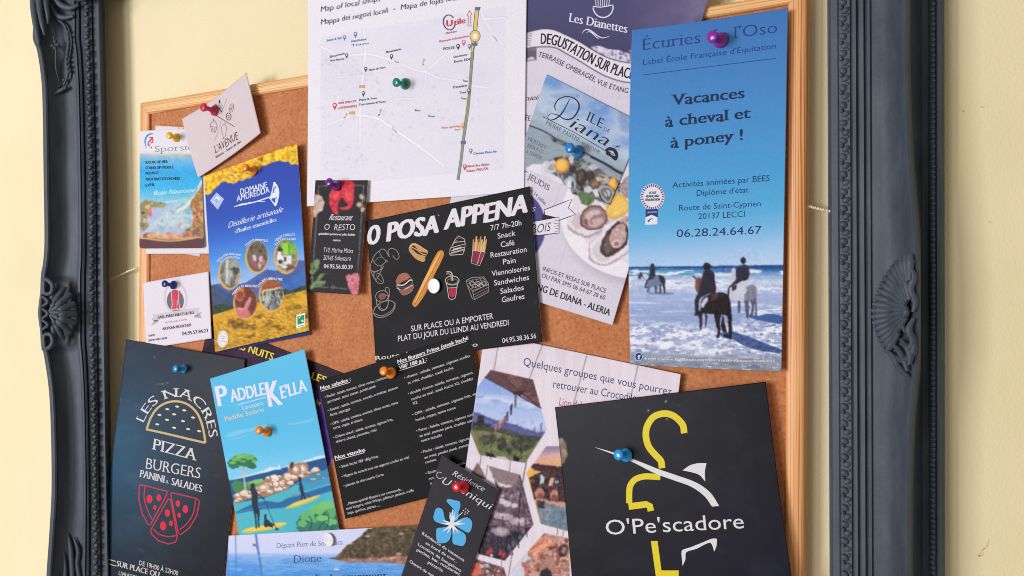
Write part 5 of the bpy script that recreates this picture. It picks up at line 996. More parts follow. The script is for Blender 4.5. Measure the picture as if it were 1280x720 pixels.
for x, y, w, h in ((125, 585, 34, 26), (165, 575, 22, 24), (215, 610, 30, 34), (255, 640, 18, 30), (330, 610, 36, 40), (310, 570, 30, 22), (370, 600, 30, 26), (285, 600, 24, 40)): q = k(x, y)[0]; mm = np.clip(1.2 - c.dell(q[0], q[1], w / 4.5, h / 4.5) + (c.n(3, 3, int(x)) - .5), 0, 1) * m; c.blotch(np.clip(mm * 4, 0, 1), [(40, 46, 40), (66, 70, 54), (96, 92, 70)], 3, 3, int(x) + 1)
for a, b in ((k(158, 540, 150, 690), 1.0), (k(320, 560, 322, 690), .9), (k(330, 560, 328, 620), .8)): c.line(a, b, (52, 48, 46))
c.put(inm(k(150, 190, 388, 245, 435, 405, 400, 385, 300, 315, 280, 325, 240, 290, 118, 232)), (98, 66, 68)); c.blotch(inm(k(200, 205, 388, 245, 430, 390, 330, 320)), [(120, 82, 80), (92, 62, 62), (140, 104, 100)], 14, 3, 5)
for i in range(7): c.line(k(180 + i * 32, 204 + i * 7, 300 + i * 18, 300 + i * 14), .7, (70, 46, 48), .7)
c.line(k(118, 232, 280, 318, 432, 405), 1.6, (72, 46, 50)); c.put(inm(k(275, 315, 350, 305, 320, 335, 280, 332)), (58, 40, 44))
for x, y, s, cl in ((290, 368, 1.5, (110, 104, 100)), (265, 415, 1.3, (60, 60, 84)), (242, 455, 1.2, (70, 72, 110)), (228, 475, 1, (120, 70, 70)), (215, 490, 1, (160, 90, 80)), (203, 500, 1, (190, 150, 140)), (190, 510, .9, (150, 100, 100)), (178, 518, .9, (180, 140, 140)), (434, 510, 1.0, (90, 100, 150)), (400, 522, .6, (80, 90, 140))):
    c.put(inm(k(x - 4 * s, y - 20 * s, x + 7 * s, y - 28 * s, x + 3 * s, y + 22 * s, x - 5 * s, y + 24 * s)), cl)
c.put(inm(k(122, 652, 168, 668, 180, 690, 130, 690)), (28, 26, 30)); c.put(inm(k(276, 672, 316, 684, 306, 714, 280, 706)), (30, 28, 34)); c.put(inm(k(180, 676, 230, 680, 272, 712, 200, 712)), (186, 190, 206))
c.warp(c.inset(h1) * np.clip((c.Y - 520) / 8, 0, 1), 1.8, 4, 40, 18); c.warp(c.inset(h1, .96), .6, 5, 44, 7)
# musicians' terrace with drums
m = c.inside(k2(184, 100, 362, 152, 436, 430, 275, 634, 128, 596, 100, 520, 232, 232))
c.blotch(m, [(96, 74, 84), (130, 104, 112), (80, 66, 76), (150, 124, 130)], 12, 8, 14); c.put(inm(k2(184, 100, 352, 146, 352, 180, 320, 208, 280, 206, 230, 190, 205, 160)), (142, 120, 122)); c.put(inm(k2(205, 160, 230, 190, 280, 206, 320, 208, 300, 225, 240, 215)), (216, 206, 214))
c.put(inm(k2(166, 175, 215, 180, 240, 215, 200, 215)), (72, 84, 78)); c.blotch(inm(k2(240, 240, 300, 232, 360, 250, 380, 330, 330, 330, 250, 290)), [(70, 52, 60), (120, 96, 104), (150, 128, 140), (90, 60, 64)], 5, 5, 11)
for x, y, s in ((262, 300, 5), (290, 315, 5), (330, 325, 4), (262, 270, 2.5), (312, 268, 2.4)): c.ell(*k2(x, y)[0], s, s * .7, (206, 200, 212), .9)
c.blotch(inm(k2(120, 450, 220, 430, 330, 470, 430, 440, 275, 634, 100, 600)), [(28, 28, 36), (70, 62, 74), (46, 44, 54), (110, 98, 110)], 5, 6, 12)
for x, y, rx, ry, cl in ((250, 470, 54, 28, (146, 126, 138)), (265, 384, 56, 22, (176, 158, 166)), (355, 416, 58, 24, (170, 150, 158))): q = k2(x, y)[0]; mm = np.clip((1 - c.dell(q[0], q[1], rx / 4.5, ry / 4.5, .1)) * 8 + .5, 0, 1) * m; c.put(np.clip((1.1 - c.dell(q[0], q[1] + .8, rx / 4.5, ry / 4.5, .1)) * 8, 0, 1) * m, (64, 52, 62)); c.put(mm, cl); c.ell(q[0] + 1, q[1] - 1, rx / 9, ry / 10, (204, 190, 198), .7 , .1)
for a, b, w in ((k2(265, 384, 262, 470), 0, .8), (k2(355, 416, 352, 560), 0, 1.2), (k2(360, 250, 352, 400), 0, 1.4), (k2(380, 300, 400, 500), 0, 1), (k2(300, 520, 320, 600), 0, 1), (k2(240, 500, 236, 600), 0, 1.2), (k2(290, 500, 280, 600), 0, .9)): c.line(a, w, (40, 34, 42))
for x, y in ((300, 560), (320, 540), (310, 590), (360, 500), (380, 470)): c.ell(*k2(x, y)[0], 2, 3.4, (120, 112, 124), .8)
for x, y in ((195, 575), (180, 590), (250, 590), (266, 605)): c.ell(*k2(x, y)[0], 2.2, 3, (206, 60, 60), .9)
c.ell(*k2(200, 605)[0], 1.6, 2, (224, 214, 220)); c.ell(*k2(180, 520)[0], 1.2, 1.2, (200, 70, 70))
c.ell(*k2(250, 470)[0], 9, 4, (186, 166, 174), .5, .1); c.warp(c.inset(k2(184, 100, 362, 152, 436, 430, 275, 634, 128, 596, 100, 520, 232, 232), .9), 1.8, 4, 50, 20)
# bar at sunset
m = c.inside(k2(508, -10, 640, -10, 640, 470, 605, 462, 476, 426, 396, 140)); c.vgrad([(556, (120, 110, 150)), (562, (160, 136, 160)), (570, (216, 170, 160)), (582, (226, 170, 120)), (590, (226, 180, 90))], -.1, m, 690)
c.put(inm(k2(400, 90, 460, 90, 640, 110, 640, 150, 520, 145, 440, 122)), (66, 42, 46)); c.put(inm(k2(400, 120, 470, 130, 475, 200, 440, 200, 420, 180)), (232, 178, 84)); c.blotch(inm(k2(410, 170, 500, 120, 640, 130, 640, 310, 520, 300, 440, 290)), [(58, 40, 44), (92, 62, 60), (40, 30, 36), (120, 82, 74)], 6, 6, 5)
c.put(inm(k2(474, 150, 500, 160, 495, 200, 470, 205)), (196, 206, 216)); c.put(inm(k2(530, 165, 552, 170, 540, 215, 520, 215)), (222, 170, 150)); c.put(inm(k2(556, 180, 580, 185, 575, 205, 556, 202)), (150, 160, 170))
for x, y in ((472, 262), (552, 270)): c.ell(k2(x, y)[0][0] + 1, k2(x, y)[0][1] - 9, 2, 2.2, (110, 70, 60)); c.ell(*k2(x, y)[0], 5.4, 8, (196, 136, 116), .95); c.ell(*k2(x + 4, y + 20)[0], 5, 6, (120, 66, 62), .8)
c.put(inm(k2(450, 280, 640, 320, 640, 345, 450, 300)), (196, 150, 140)); c.blotch(inm(k2(448, 300, 640, 340, 640, 470, 476, 430)), [(92, 110, 124), (120, 140, 152), (100, 120, 132)], 6, 8, 9)
for a in (k2(484, 330, 478, 410), k2(500, 320, 520, 430), k2(530, 330, 516, 420), k2(470, 345, 530, 350), k2(480, 390, 530, 402)): c.line(a, .9, (176, 150, 150))
c.blotch(inm(k2(455, 290, 500, 300, 498, 345, 460, 335)), [(52, 40, 48), (84, 66, 74)], 4, 4, 8)
c.warp(c.inset(k2(508, -10, 640, -10, 640, 470, 605, 462, 476, 426, 396, 140), .92), 1.6, 4, 54, 16)
# plate of food
m = c.inside(k2(496, 478, 640, 510, 640, 780, 330, 780, 312, 690)); c.blotch(m, [(196, 150, 130), (150, 96, 84), (214, 176, 160), (170, 116, 100), (120, 70, 64)], 6, 6, 24)
c.put(inm(k2(312, 690, 400, 590, 420, 620, 380, 650, 400, 720, 390, 780, 320, 780)), (206, 206, 220)); c.blotch(inm(k2(410, 570, 470, 510, 530, 500, 560, 530, 520, 560, 470, 600, 430, 610)), [(206, 120, 96), (226, 160, 130), (190, 100, 80)], 5, 4, 3)
c.line(curve(k2(440, 600, 480, 560, 540, 520), 4), 2, (232, 176, 150)); c.line(curve(k2(420, 570, 460, 540, 500, 510), 4), 2.2, (190, 104, 84)); c.put(inm(k2(490, 640, 520, 610, 552, 620, 550, 690, 500, 720, 480, 690)), (172, 128, 116)); c.put(inm(k2(470, 690, 500, 674, 540, 700, 560, 780, 470, 780)), (52, 44, 52)); c.ell(*k2(600, 580)[0], 6, 9, (64, 50, 52), .95, .3); c.ell(*k2(604, 574)[0], 3, 4, (160, 120, 112)); c.line(curve(k2(570, 640, 600, 620, 640, 630), 4), 2.6, (228, 176, 140)); c.line(curve(k2(380, 650, 400, 690, 396, 760), 4), 5, (190, 110, 100)); c.line(curve(k2(560, 540, 575, 600, 570, 660), 4), 3, (140, 84, 76))
c.warp(c.inset(k2(496, 478, 640, 510, 640, 780, 330, 780, 312, 690), .93), 2.4, 5, 58, 16)
m = c.inside(k2(104, 622, 270, 672, 300, 780, 60, 780)); c.blotch(m, [(110, 96, 96), (196, 120, 110), (70, 60, 64), (150, 136, 136), (220, 196, 190)], 7, 6, 33); c.blotch(inm(k2(80, 640, 130, 650, 150, 700, 110, 720, 60, 720)), [(200, 84, 70), (226, 130, 110)], 5, 5, 6)
m = c.inside(k2(122, 80, 150, 130, 170, 175, 130, 175, 86, 140)); c.blotch(m, [(140, 112, 110), (110, 88, 90)], 6, 5, 4)
p = f.pr('lettering'); TX = (62, 80, 108)
p.text('Quelques groupes que vous pourrez', k(332, 164)[0], k(1164, 334)[0], 9.8, TX, 'sans'); p.text('retrouver au Crocodile', k(500, 290)[0], k(966, 370)[0], 9.8, TX, 'sans'); p.text('Lion deluxe', k(534, 390)[0], k(716, 422)[0], 9.8, (186, 78, 66), 'sans')
f.build('poster of pale planks with hexagonal photographs of a terrace, a drum kit and food', 'poster')

# --- black menu sheet
f = Flyer('menu_sheet', [(397.6, 477), (585.8, 415.5), (628, 598), (431.7, 648.6)], (12.2, 14.4, 10.9, 11.8), (0, 0), curl=(1.2, 0, 0, 1.4), col=(20, 18, 19), step=1.2, up=(-.17, -1))
f.cv.wear(21)
k = K(5.536, 385, 410); k8 = K(5.14, 385, 520); p = f.pr('heading_lettering'); W2 = (222, 216, 218)
for s, kk, x0, y0, x1, y1 in (('Nos salades :', k, 88, 430, 296, 366), ('Nos Burgers Frites (steak haché', k, 622, 246, 1110, 78), ('VBF 180 g.) :', k, 632, 288, 822, 226), ('Nos viandes', k8, 175, 280, 368, 226)):
    p.text(s, kk(x0, y0)[0], kk(x1, y1)[0], 4.6, W2, 'black'); d = np.array(kk(x1, y1)[0]) - kk(x0, y0)[0]; o = np.array(kk(x0, y0)[0]) + (0.2, 1.4); p.line([o, o + d * .97], .7, W2)
p = f.pr('lettering'); W3 = (214, 208, 210)
for s, x0, y0, x1, y1 in (('• Poulet : salade, tomates, olives vertes, croûtons,', 118, 487, 550, 346), ('parmesan, sauce caesar, poulet pané', 137, 520, 468, 410), ('• Avocat : salade, tomates, avocats, crevettes, saumon', 138, 580, 622, 418), ('fumé, asperges', 155, 611, 293, 567), ('• OPA : salade, tomates, avocats, olives vertes, tome', 158, 674, 624, 522), ('corse, coppa, croûtons', 175, 702, 378, 640),
                          ('• cheese : salade, tomates, oignons confits', 668, 354, 1120, 200), ('au miel, cheddar, steak haché.', 692, 390, 1010, 282), ('• double cheese: salade, tomates, oignons', 693, 464, 1140, 316), ('confits au miel, steak haché X2, cheddar', 715, 502, 1145, 356), ('X2.', 725, 532, 762, 520), ('• OPA : salade, tomates, oignons frits, steak', 724, 608, 1196, 452), ('haché, coppa, tome corse', 747, 646, 1022, 558)):
    p.text(s, k(x0, y0)[0], k(x1, y1)[0], 3.3, W3, 'sans')
for s, x0, y0, x1, y1 in (('• Chèvre chaud : salade, tomates, oignons frits,', 165, 146, 548, 28), ('chèvre chaud, pancetta, miel', 180, 174, 440, 96), ('• Steak haché VBF 180g frites', 203, 336, 452, 266), ('• Magret de canard avec ses oignons confits au miel', 218, 398, 650, 272), ('• planche de charcuterie Corse', 230, 458, 486, 382), ('...Plateau apéritif dînatoire sur commande...', 248, 574, 608, 476), ('mini burgers, minis Wraps, pâtisson jambon, truffe', 248, 604, 680, 484), ('soja, quiches, pizzas......', 255, 632, 465, 578),
                          ('• Pescu : Salade, tomates, oignons confits', 697, 104, 1085, -10), ('au miel, poisson pané, cheddar cœur', 718, 137, 1076, 30), ('sauce tzatziki', 727, 168, 860, 130), ('• Poulet : salade, tomates, oignons frits', 727, 242, 1080, 138), ('au miel, poulet pané, avocat', 750, 276, 1035, 190), ('coulant.', 755, 306, 828, 284), ('• Raclette : salade, tomates, oignons', 757, 377, 1090, 284), ('rouges, steak haché, raclette', 778, 412, 1060, 326), ('frites.', 788, 446, 850, 428)):
    p.text(s, k8(x0, y0)[0], k8(x1, y1)[0], 3.3, W3, 'sans')
f.build('black menu sheet with two columns of small white text and underlined headings', 'menu')

# --- burger and pizza flyer
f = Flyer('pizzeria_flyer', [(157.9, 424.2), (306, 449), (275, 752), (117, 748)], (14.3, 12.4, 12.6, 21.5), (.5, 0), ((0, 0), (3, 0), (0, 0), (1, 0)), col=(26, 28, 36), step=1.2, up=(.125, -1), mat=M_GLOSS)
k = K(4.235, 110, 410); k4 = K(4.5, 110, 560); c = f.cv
g = np.clip(1.15 - c.dell(140, 560, 130, 170), 0, 1)[..., None]; c.im = c.im + g * (np.array([40, 78, 104]) - c.im)  # bluish sheen of the glossy sheet, painted into its colour
c.wear(41, 1.2, (140, 150, 160))
for x, y in ((352, 155), (170, 378), (395, 296), (420, 292)): c.ell(*k(x, y)[0], 1.0, .8, (150, 156, 166), .8)
c.line(curve(k(360, 300, 385, 296, 410, 292), 3), .9, (110, 116, 126), .8)
for x, y in ((290, 570), (720, 155), (310, 580)): c.ell(*k4(x, y)[0], 2.4, .5, (92, 94, 102), .7, .5)
p = f.pr('burger_emblem'); T = (202, 172, 118)
p.line([tuple(v) for v in curve(k(310, 538, 330, 480, 362, 430, 410, 398, 470, 388, 530, 406, 578, 452, 606, 520, 622, 606), 6)] , 2.7, T); p.line(k(622, 608, 560, 594, 400, 556, 308, 536), 2.7, T)
for x, y in ((472, 416), (420, 430), (510, 436), (378, 460), (456, 457), (556, 474), (418, 486), (503, 493), (367, 510), (456, 528), (530, 535), (588, 546)): p.ell(*k(x, y)[0], 2.5, 1.2, (226, 214, 178), .15)
p = f.pr('title_lettering'); W2 = (212, 206, 204)
p.text('LES NACRES', None, None, 11.2, W2, 'serifb', path=k(296, 500, 314, 462, 345, 418, 385, 388, 440, 368, 500, 368, 552, 392, 592, 432, 622, 490, 642, 580))
p.text('PIZZA', k(346, 644)[0], k(566, 702)[0], 14.2, W2, 'serifb'); p.text('BURGERS', k4(325, 116)[0], k4(628, 172)[0], 13.5, W2, 'serif'); p.text('PANINI   SALADES', k4(293, 162)[0], k4(638, 250)[0], 9, W2, 'serifb'); p.text('&', k4(437, 198)[0], k4(452, 200)[0], 4, W2, 'serif')
p = f.pr('lettering', base=.05); p.text('DE 19H00 À 22H00', k4(287, 658)[0], k4(505, 718)[0], 5.8, W2, 'sans'); p.text('SUR PLACE OU', k4(161, 664)[0], k4(398, 728)[0], 6.8, W2, 'serifb'); p.text('LIVRAISON A DOMICILE', k4(172, 714)[0], k4(420, 780)[0], 5, W2, 'sans')
p.line(k4(68, 612, 156, 638), 1.2, (206, 180, 120)); p.line(k4(80, 640, 156, 664), 1.2, (206, 180, 120))
p = f.pr('pizza_emblem'); RD = (196, 52, 68)
p.line(k4(300, 206, 446, 244, 444, 262, 352, 430, 336, 428, 306, 370, 286, 290, 290, 214), 1.5, RD, close=True); p.line(k4(322, 214, 316, 280, 336, 350, 360, 400), 1.4, RD, smooth=4)
p.line(k4(470, 250, 610, 284, 628, 300, 612, 380, 570, 450, 520, 488, 508, 478, 466, 262), 1.5, RD, close=True); p.line(k4(606, 290, 592, 370, 556, 426, 516, 460), 1.4, RD, smooth=4)
p.line(k4(452, 286, 466, 290, 502, 500, 494, 528, 452, 540, 396, 522, 356, 482, 354, 460), 1.5, RD, close=True); p.line(k4(366, 454, 400, 484, 450, 498, 498, 492), 1.4, RD, smooth=4)
for x, y, r in ((346, 287, 17), (399, 280, 14), (376, 335, 10), (506, 312, 13), (548, 344, 16), (513, 378, 10), (447, 366, 15), (423, 438, 18), (467, 424, 11)): p.ell(*k4(x, y)[0], r / 4.5, r * 1.4 / 4.5, (214, 44, 64))
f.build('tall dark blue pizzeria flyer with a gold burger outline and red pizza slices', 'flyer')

# --- turquoise paddle hire flyer
f = Flyer('paddle_hire_flyer', [(262.5, 473.4), (380.6, 436.6), (426.5, 674), (301.5, 682)], (14.3, 13.2, 12.4, 13.8), (.5, 0), curl=(0, 1.2, 1.8, 0), col=(92, 186, 226), step=1.0, up=(-.19, -1))
k = K(5.335, 255, 425); k6 = K(5.335, 255, 540); c = f.cv
c.vgrad([(440, (96, 188, 226)), (520, (90, 184, 224)), (560, (98, 190, 228)), (600, (140, 206, 232))], -.1, None, 340)
for pts in ((130, 640, 220, 610, 300, 590, 380, 570, 420, 575, 340, 600, 250, 625, 190, 650), (540, 560, 640, 545, 740, 520, 700, 545, 600, 565), (150, 670, 260, 640, 330, 620, 240, 655)): c.poly([tuple(v) for v in curve(k(*pts), 3)], (128, 200, 230), .8)
c.poly(k6(160, 5, 260, -20, 300, -12, 220, 20, 150, 24), (122, 198, 230), .8)
sea = k6(150, 324, 190, 318, 400, 268, 560, 225, 700, 190, 900, 140, 920, 760, 100, 760); c.poly(sea, (78, 178, 194))
c.poly(k6(150, 324, 190, 318, 400, 268, 560, 225, 700, 190, 900, 140, 900, 250, 780, 300, 640, 330, 560, 380, 400, 440, 230, 470, 180, 470), (40, 84, 140)); c.poly(k6(640, 300, 700, 290, 840, 240, 880, 260, 860, 330, 720, 350, 640, 350), (60, 140, 180))
c.poly([tuple(v) for v in curve(k6(200, 540, 260, 510, 330, 478, 420, 460, 500, 470, 560, 440, 640, 420, 720, 390, 860, 350, 880, 380, 760, 420, 700, 440, 600, 470, 560, 500, 470, 510, 380, 520, 300, 530, 220, 545), 3)], (48, 106, 158)); c.poly(k6(630, 330, 700, 340, 820, 300, 870, 330, 720, 380, 630, 400), (70, 150, 188))
for i in range(12): y = 480 + i * 16; c.line(k6(210 + i * 3, y + 60, 420 + i * 12, y + 10), .6, (110, 200, 206), .7)
c.poly([tuple(v) for v in curve(k6(175, 322, 260, 295, 340, 272, 400, 255, 440, 232, 500, 240, 560, 222, 620, 206, 680, 188, 740, 172, 860, 140, 860, 158, 700, 196, 540, 236, 380, 276, 260, 305, 180, 322), 2)], (196, 222, 234))
for x, y in ((415, 262), (460, 246), (700, 190), (760, 168)): c.ell(*k6(x, y)[0], 6, 1.3, (216, 226, 234), .9, -.24)
p = Pen(c)
ROCK = [(226, 204, 178), (206, 176, 150), (240, 224, 204), (190, 154, 132)]
def rock(cx, cy, rx, ry, rot, sh=(146, 104, 92)):
    rx *= .78; ry *= .78
    q = k6(cx, cy)[0]; n = 12; rr = [1 + random.uniform(-.14, .14) for _ in range(n)]
    def blobp(sx, dx, dy): return [(q[0] + dx + sx * rx / 5.3 * rr[i] * math.cos(2 * math.pi * i / n) * math.cos(rot) - sx * ry / 5.3 * rr[i] * math.sin(2 * math.pi * i / n) * math.sin(rot), q[1] + dy + sx * rx / 5.3 * rr[i] * math.cos(2 * math.pi * i / n) * math.sin(rot) + sx * ry / 5.3 * rr[i] * math.sin(2 * math.pi * i / n) * math.cos(rot)) for i in range(n)]
    p.poly(blobp(1.08, .3, .4), sh); p.poly(blobp(.9, -.2, -.4), random.choice(ROCK)); p.poly(blobp(.45, -.9, -1), (238, 222, 204)); a = random.uniform(-.6, .6); p.line([(q[0] - rx * .10, q[1] + ry * .02), (q[0] + rx * .06, q[1] + ry * (.08 + a * .05))], (.2, .7, .2), (150, 112, 98))
p.poly(k6(210, 380, 250, 340, 300, 330, 380, 310, 410, 330, 400, 360, 320, 380), (92, 156, 96)); p.poly(k6(180, 350, 210, 320, 250, 330, 300, 370, 290, 400, 200, 400), (70, 132, 84)); p.poly(k6(290, 340, 340, 318, 390, 312, 400, 330, 330, 350), (132, 190, 110))
p.poly([tuple(v) for v in curve(k6(196, 470, 230, 410, 300, 400, 350, 370, 420, 300, 480, 290, 540, 280, 600, 215, 680, 205, 700, 260, 690, 300, 600, 330, 570, 370, 500, 400, 420, 430, 330, 440, 250, 460, 196, 470), 3)], (168, 126, 110))
for i in range(26):
    t = i / 25; rock(236 + 420 * t + random.uniform(-26, 26), 440 - 165 * t + random.uniform(-26, 20), random.uniform(12, 22), random.uniform(9, 16), 0)
for a in ((230, 425, 46, 30, 0), (270, 410, 40, 32, 0), (300, 430, 34, 20, 0), (240, 450, 36, 18, 0), (218, 462, 26, 14, 0), (400, 375, 52, 38, -.2), (470, 310, 44, 34, .1), (430, 310, 26, 22, 0), (440, 400, 34, 22, 0), (500, 380, 44, 24, -.2), (520, 345, 34, 28, 0), (560, 300, 36, 34, 0), (575, 340, 30, 20, 0), (505, 300, 16, 14, 0), (365, 410, 26, 22, 0), (480, 350, 26, 26, 0), (540, 375, 22, 14, 0), (630, 260, 66, 52, -.2), (600, 300, 34, 24, 0), (660, 250, 42, 44, 0), (615, 255, 40, 44, 0), (650, 295, 30, 18, 0), (740, 255, 44, 24, -.3), (700, 275, 24, 14, 0), (735, 320, 22, 11, -.2), (765, 285, 18, 8, 0), (800, 312, 10, 6, 0), (570, 240, 14, 22, .2), (720, 318, 10, 7, 0)): rock(*a)
p.ell(*k6(585, 222)[0], 2.6, 4.6, (92, 66, 60), .3); p.ell(*k6(610, 426)[0], 2.4, 1, (170, 110, 110)); p.ell(*k6(590, 418)[0], 1.4, .8, (170, 110, 110))
# pine
p.line(k6(278, 400, 270, 330, 262, 270), (2.6, 2, 1.8), (214, 190, 176)); p.line(k6(264, 290, 235, 240, 215, 215), (1.6, 1, .7), (206, 180, 166), smooth=3); p.line(k6(264, 285, 290, 225, 312, 200), (1.6, 1, .7), (206, 180, 166), smooth=3); p.line(k6(262, 275, 262, 220), 1, (190, 160, 146))
for x, y, rx, ry, cl in ((200, 205, 40, 30, (52, 108, 80)), (250, 180, 60, 34, (52, 108, 80)), (310, 190, 40, 36, (52, 108, 80)), (320, 228, 30, 18, (52, 108, 80)), (200, 225, 36, 20, (60, 120, 84)), (270, 215, 40, 16, (58, 116, 84)), (215, 180, 34, 16, (104, 176, 96)), (255, 160, 44, 16, (120, 190, 100)), (305, 168, 34, 18, (104, 176, 96)), (335, 195, 18, 12, (110, 180, 100)), (190, 205, 22, 10, (110, 180, 100)), (260, 195, 26, 8, (96, 166, 92))):
    q = k6(x, y)[0]; p.poly([(q[0] + rx / 5.3 * math.cos(t) * (1 + .14 * math.sin(5 * t + x)), q[1] + ry / 5.3 * math.sin(t) * (1 + .16 * math.cos(4 * t + y))) for t in np.linspace(0, 6.28, 22, False)], cl)
# boards and paddlers
BD = (232, 204, 92); SK = (44, 52, 66)
p.poly([tuple(v) for v in curve(k6(252, 660, 300, 640, 400, 622, 500, 604, 548, 606, 540, 622, 470, 645, 380, 662, 300, 672, 256, 672), 3)], BD); p.line(k6(258, 668, 380, 658, 500, 632, 544, 616), .8, (186, 150, 66), smooth=3); p.poly([tuple(v) for v in curve(k6(540, 506, 600, 475, 680, 445, 760, 422, 768, 432, 700, 468, 610, 500, 548, 512), 3)], BD); p.line(k6(546, 510, 640, 488, 764, 430), .7, (186, 150, 66))
p.poly([tuple(v) for v in curve(k6(310, 350, 325, 340, 340, 350, 338, 375, 352, 392, 360, 430, 358, 490, 372, 530, 368, 600, 372, 634, 362, 636, 356, 560, 348, 540, 352, 600, 354, 640, 344, 640, 340, 580, 328, 520, 318, 470, 318, 410, 308, 385), 2)], SK); p.line(k6(398, 440, 430, 520, 468, 614), .7, SK); p.line(k6(356, 410, 382, 432, 400, 450), 1.2, SK)
p.poly([tuple(v) for v in curve(k6(400, 560, 408, 545, 418, 556, 416, 575, 432, 590, 446, 606, 474, 616, 460, 626, 458, 638, 430, 630, 410, 636, 398, 620, 402, 590), 2)], SK); p.ell(*k6(486, 648)[0], 2.2, 1.4, SK); p.line(k6(470, 618, 486, 646), .8, SK)
p.poly([tuple(v) for v in curve(k6(628, 310, 640, 296, 650, 312, 648, 335, 660, 360, 664, 400, 680, 444, 672, 450, 660, 420, 656, 452, 648, 452, 646, 410, 638, 380, 636, 340), 2)], SK); p.line(k6(664, 396, 690, 420, 712, 436), .8, SK); p.line(k6(620, 350, 640, 345), .9, SK)
p.poly(k6(494, 250, 500, 208, 510, 246), (226, 232, 236)); p.line(k6(485, 252, 515, 246), .8, (226, 232, 236))
# near bush
for x, y, rx, ry, cl in ((700, 600, 80, 60, (52, 112, 96)), (800, 560, 90, 80, (52, 112, 96)), (680, 640, 60, 40, (60, 122, 100)), (780, 640, 110, 50, (60, 124, 102)), (860, 600, 50, 60, (52, 112, 96)), (690, 560, 50, 34, (104, 178, 110)), (760, 515, 52, 36, (112, 186, 112)), (820, 490, 54, 30, (120, 192, 116)), (850, 540, 30, 36, (96, 168, 106)), (655, 610, 30, 24, (104, 178, 110)), (790, 575, 44, 20, (120, 192, 116)), (850, 600, 40, 22, (112, 184, 112)), (730, 590, 30, 14, (96, 168, 106))):
    q = k6(x, y)[0]; p.poly([(q[0] + rx / 5.3 * math.cos(t) * (1 + .12 * math.sin(6 * t + x)), q[1] + ry / 5.3 * math.sin(t) * (1 + .14 * math.cos(5 * t + y))) for t in np.linspace(0, 6.28, 24, False)], cl)
for a in (k6(700, 670, 720, 600, 700, 560), k6(760, 670, 780, 620, 820, 590), k6(800, 670, 830, 600, 826, 540), k6(850, 660, 860, 620)): p.line(a, 1.1, (30, 66, 74), smooth=3)
p = f.pr('title_lettering', base=.02); W2 = (226, 222, 236); 
for dx, cl in ((0, W2),):
    o = lambda q: (q[0] + dx, q[1] + dx * .6)
    p.text('P', o(k(98, 442)[0]), o(k(166, 428)[0]), 25, cl, 'bold'); p.text('ADDLE', o(k(184, 416)[0]), o(k(410, 364)[0]), 15.5, cl, 'bold'); p.text('K', o(k(438, 446)[0]), o(k(522, 430)[0]), 31, cl, 'bold'); p.text("E'LLA", o(k(520, 392)[0]), o(k(688, 340)[0]), 15.5, cl, 'bold')
p = f.pr('lettering', base=.05); p.line(k(222, 434, 414, 380), .8, W2); p.text('Location', k(258, 466)[0], k(396, 432)[0], 5.4, (206, 220, 234), 'sans'); p.text('Paddle Solaro', k(142, 542)[0], k(400, 476)[0], 5.8, (214, 200, 176), 'med')
f.build('turquoise paddle board hire flyer with a drawn rocky bay and two yellow boards', 'flyer')

# --- boat trip flyer along the bottom
f = Flyer('boat_trip_flyer', [(286, 669.6), (541, 655.8), (547, 800), (276, 800)], (14.2, 13.6, 13.6, 14.4), (0, 0), col=(206, 208, 234), step=1.0, up=(.03, -1))
k = K(4.74, 270, 640); c = f.cv
c.vgrad([(665, (210, 210, 236)), (690, (202, 208, 236)), (694, (150, 182, 226)), (704, (110, 164, 222)), (720, (70, 140, 212)), (760, (40, 110, 196))], .01, None, 330); c.blotch(np.clip((c.Y - 694) / 5, 0, 1) * .45, [(90, 150, 214), (150, 190, 232), (60, 130, 206), (120, 172, 226)], 26, 3, 5)
m = c.inside(k(655, 274, 700, 268, 740, 235, 770, 200, 830, 165, 860, 135, 900, 100, 930, 92, 1060, 70, 1300, 60, 1300, 330, 1100, 308, 1000, 300, 900, 298, 780, 298, 720, 284)); c.blotch(m, [(62, 56, 44), (96, 80, 62), (78, 72, 54), (118, 96, 78), (70, 64, 48)], 7, 4, 8, 1, 5); c.speck(m, 3, 2.4, 6, 26)
c.blotch(c.inside(k(720, 288, 780, 274, 860, 276, 960, 268, 1080, 258, 1200, 270, 1300, 330, 1100, 308, 1000, 300, 900, 298, 780, 298)), [(170, 116, 100), (206, 150, 130), (140, 92, 80), (190, 130, 114)], 6, 3, 4, .85)
for x, y in ((1040, 270), (1080, 245), (900, 140), (1100, 130)): c.ell(*k(x, y)[0], 3, 2, (212, 176, 160), .7)
for pts, w in ((k(66, 120, 74, 420), 1.5), (k(116, 130, 122, 420), 1.3), (k(236, 130, 248, 220, 262, 300, 276, 420), 3.0)): c.line(pts, w, (84, 128, 190), .9)
c.ell(*k(228, 196)[0], 2.6, 1.6, (90, 110, 160), .9, .4); c.line(k(236, 200, 250, 220), 1, (90, 110, 160)); c.ell(*k(712, 342)[0], 3.6, 1.2, (214, 220, 234)); c.ell(*k(712, 350)[0], 4.6, .8, (90, 110, 140), .8); c.line(k(712, 318, 712, 340), .6, (190, 200, 220)); c.line(k(250, 262, 330, 258), .9, (206, 210, 230), .8)
c.warp(np.clip((c.Y - 655) / 4, 0, 1) * m, 2.4, 5, 93, 18)
p = f.pr('lettering'); TX = (96, 106, 136)
p.text('Départ Port de Solenzara', k(360, 214)[0], k(750, 193)[0], 6.4, TX, 'serif'); p.text('Dione', k(462, 302)[0], k(622, 294)[0], 9.6, (56, 76, 120), 'serif'); p.text('Embarquement', k(590, 402)[0], k(1010, 388)[0], 6.4, (40, 60, 100), 'bold')
f.build('boat trip flyer with a blue sea and a brown headland, below the paddle flyer', 'flyer')

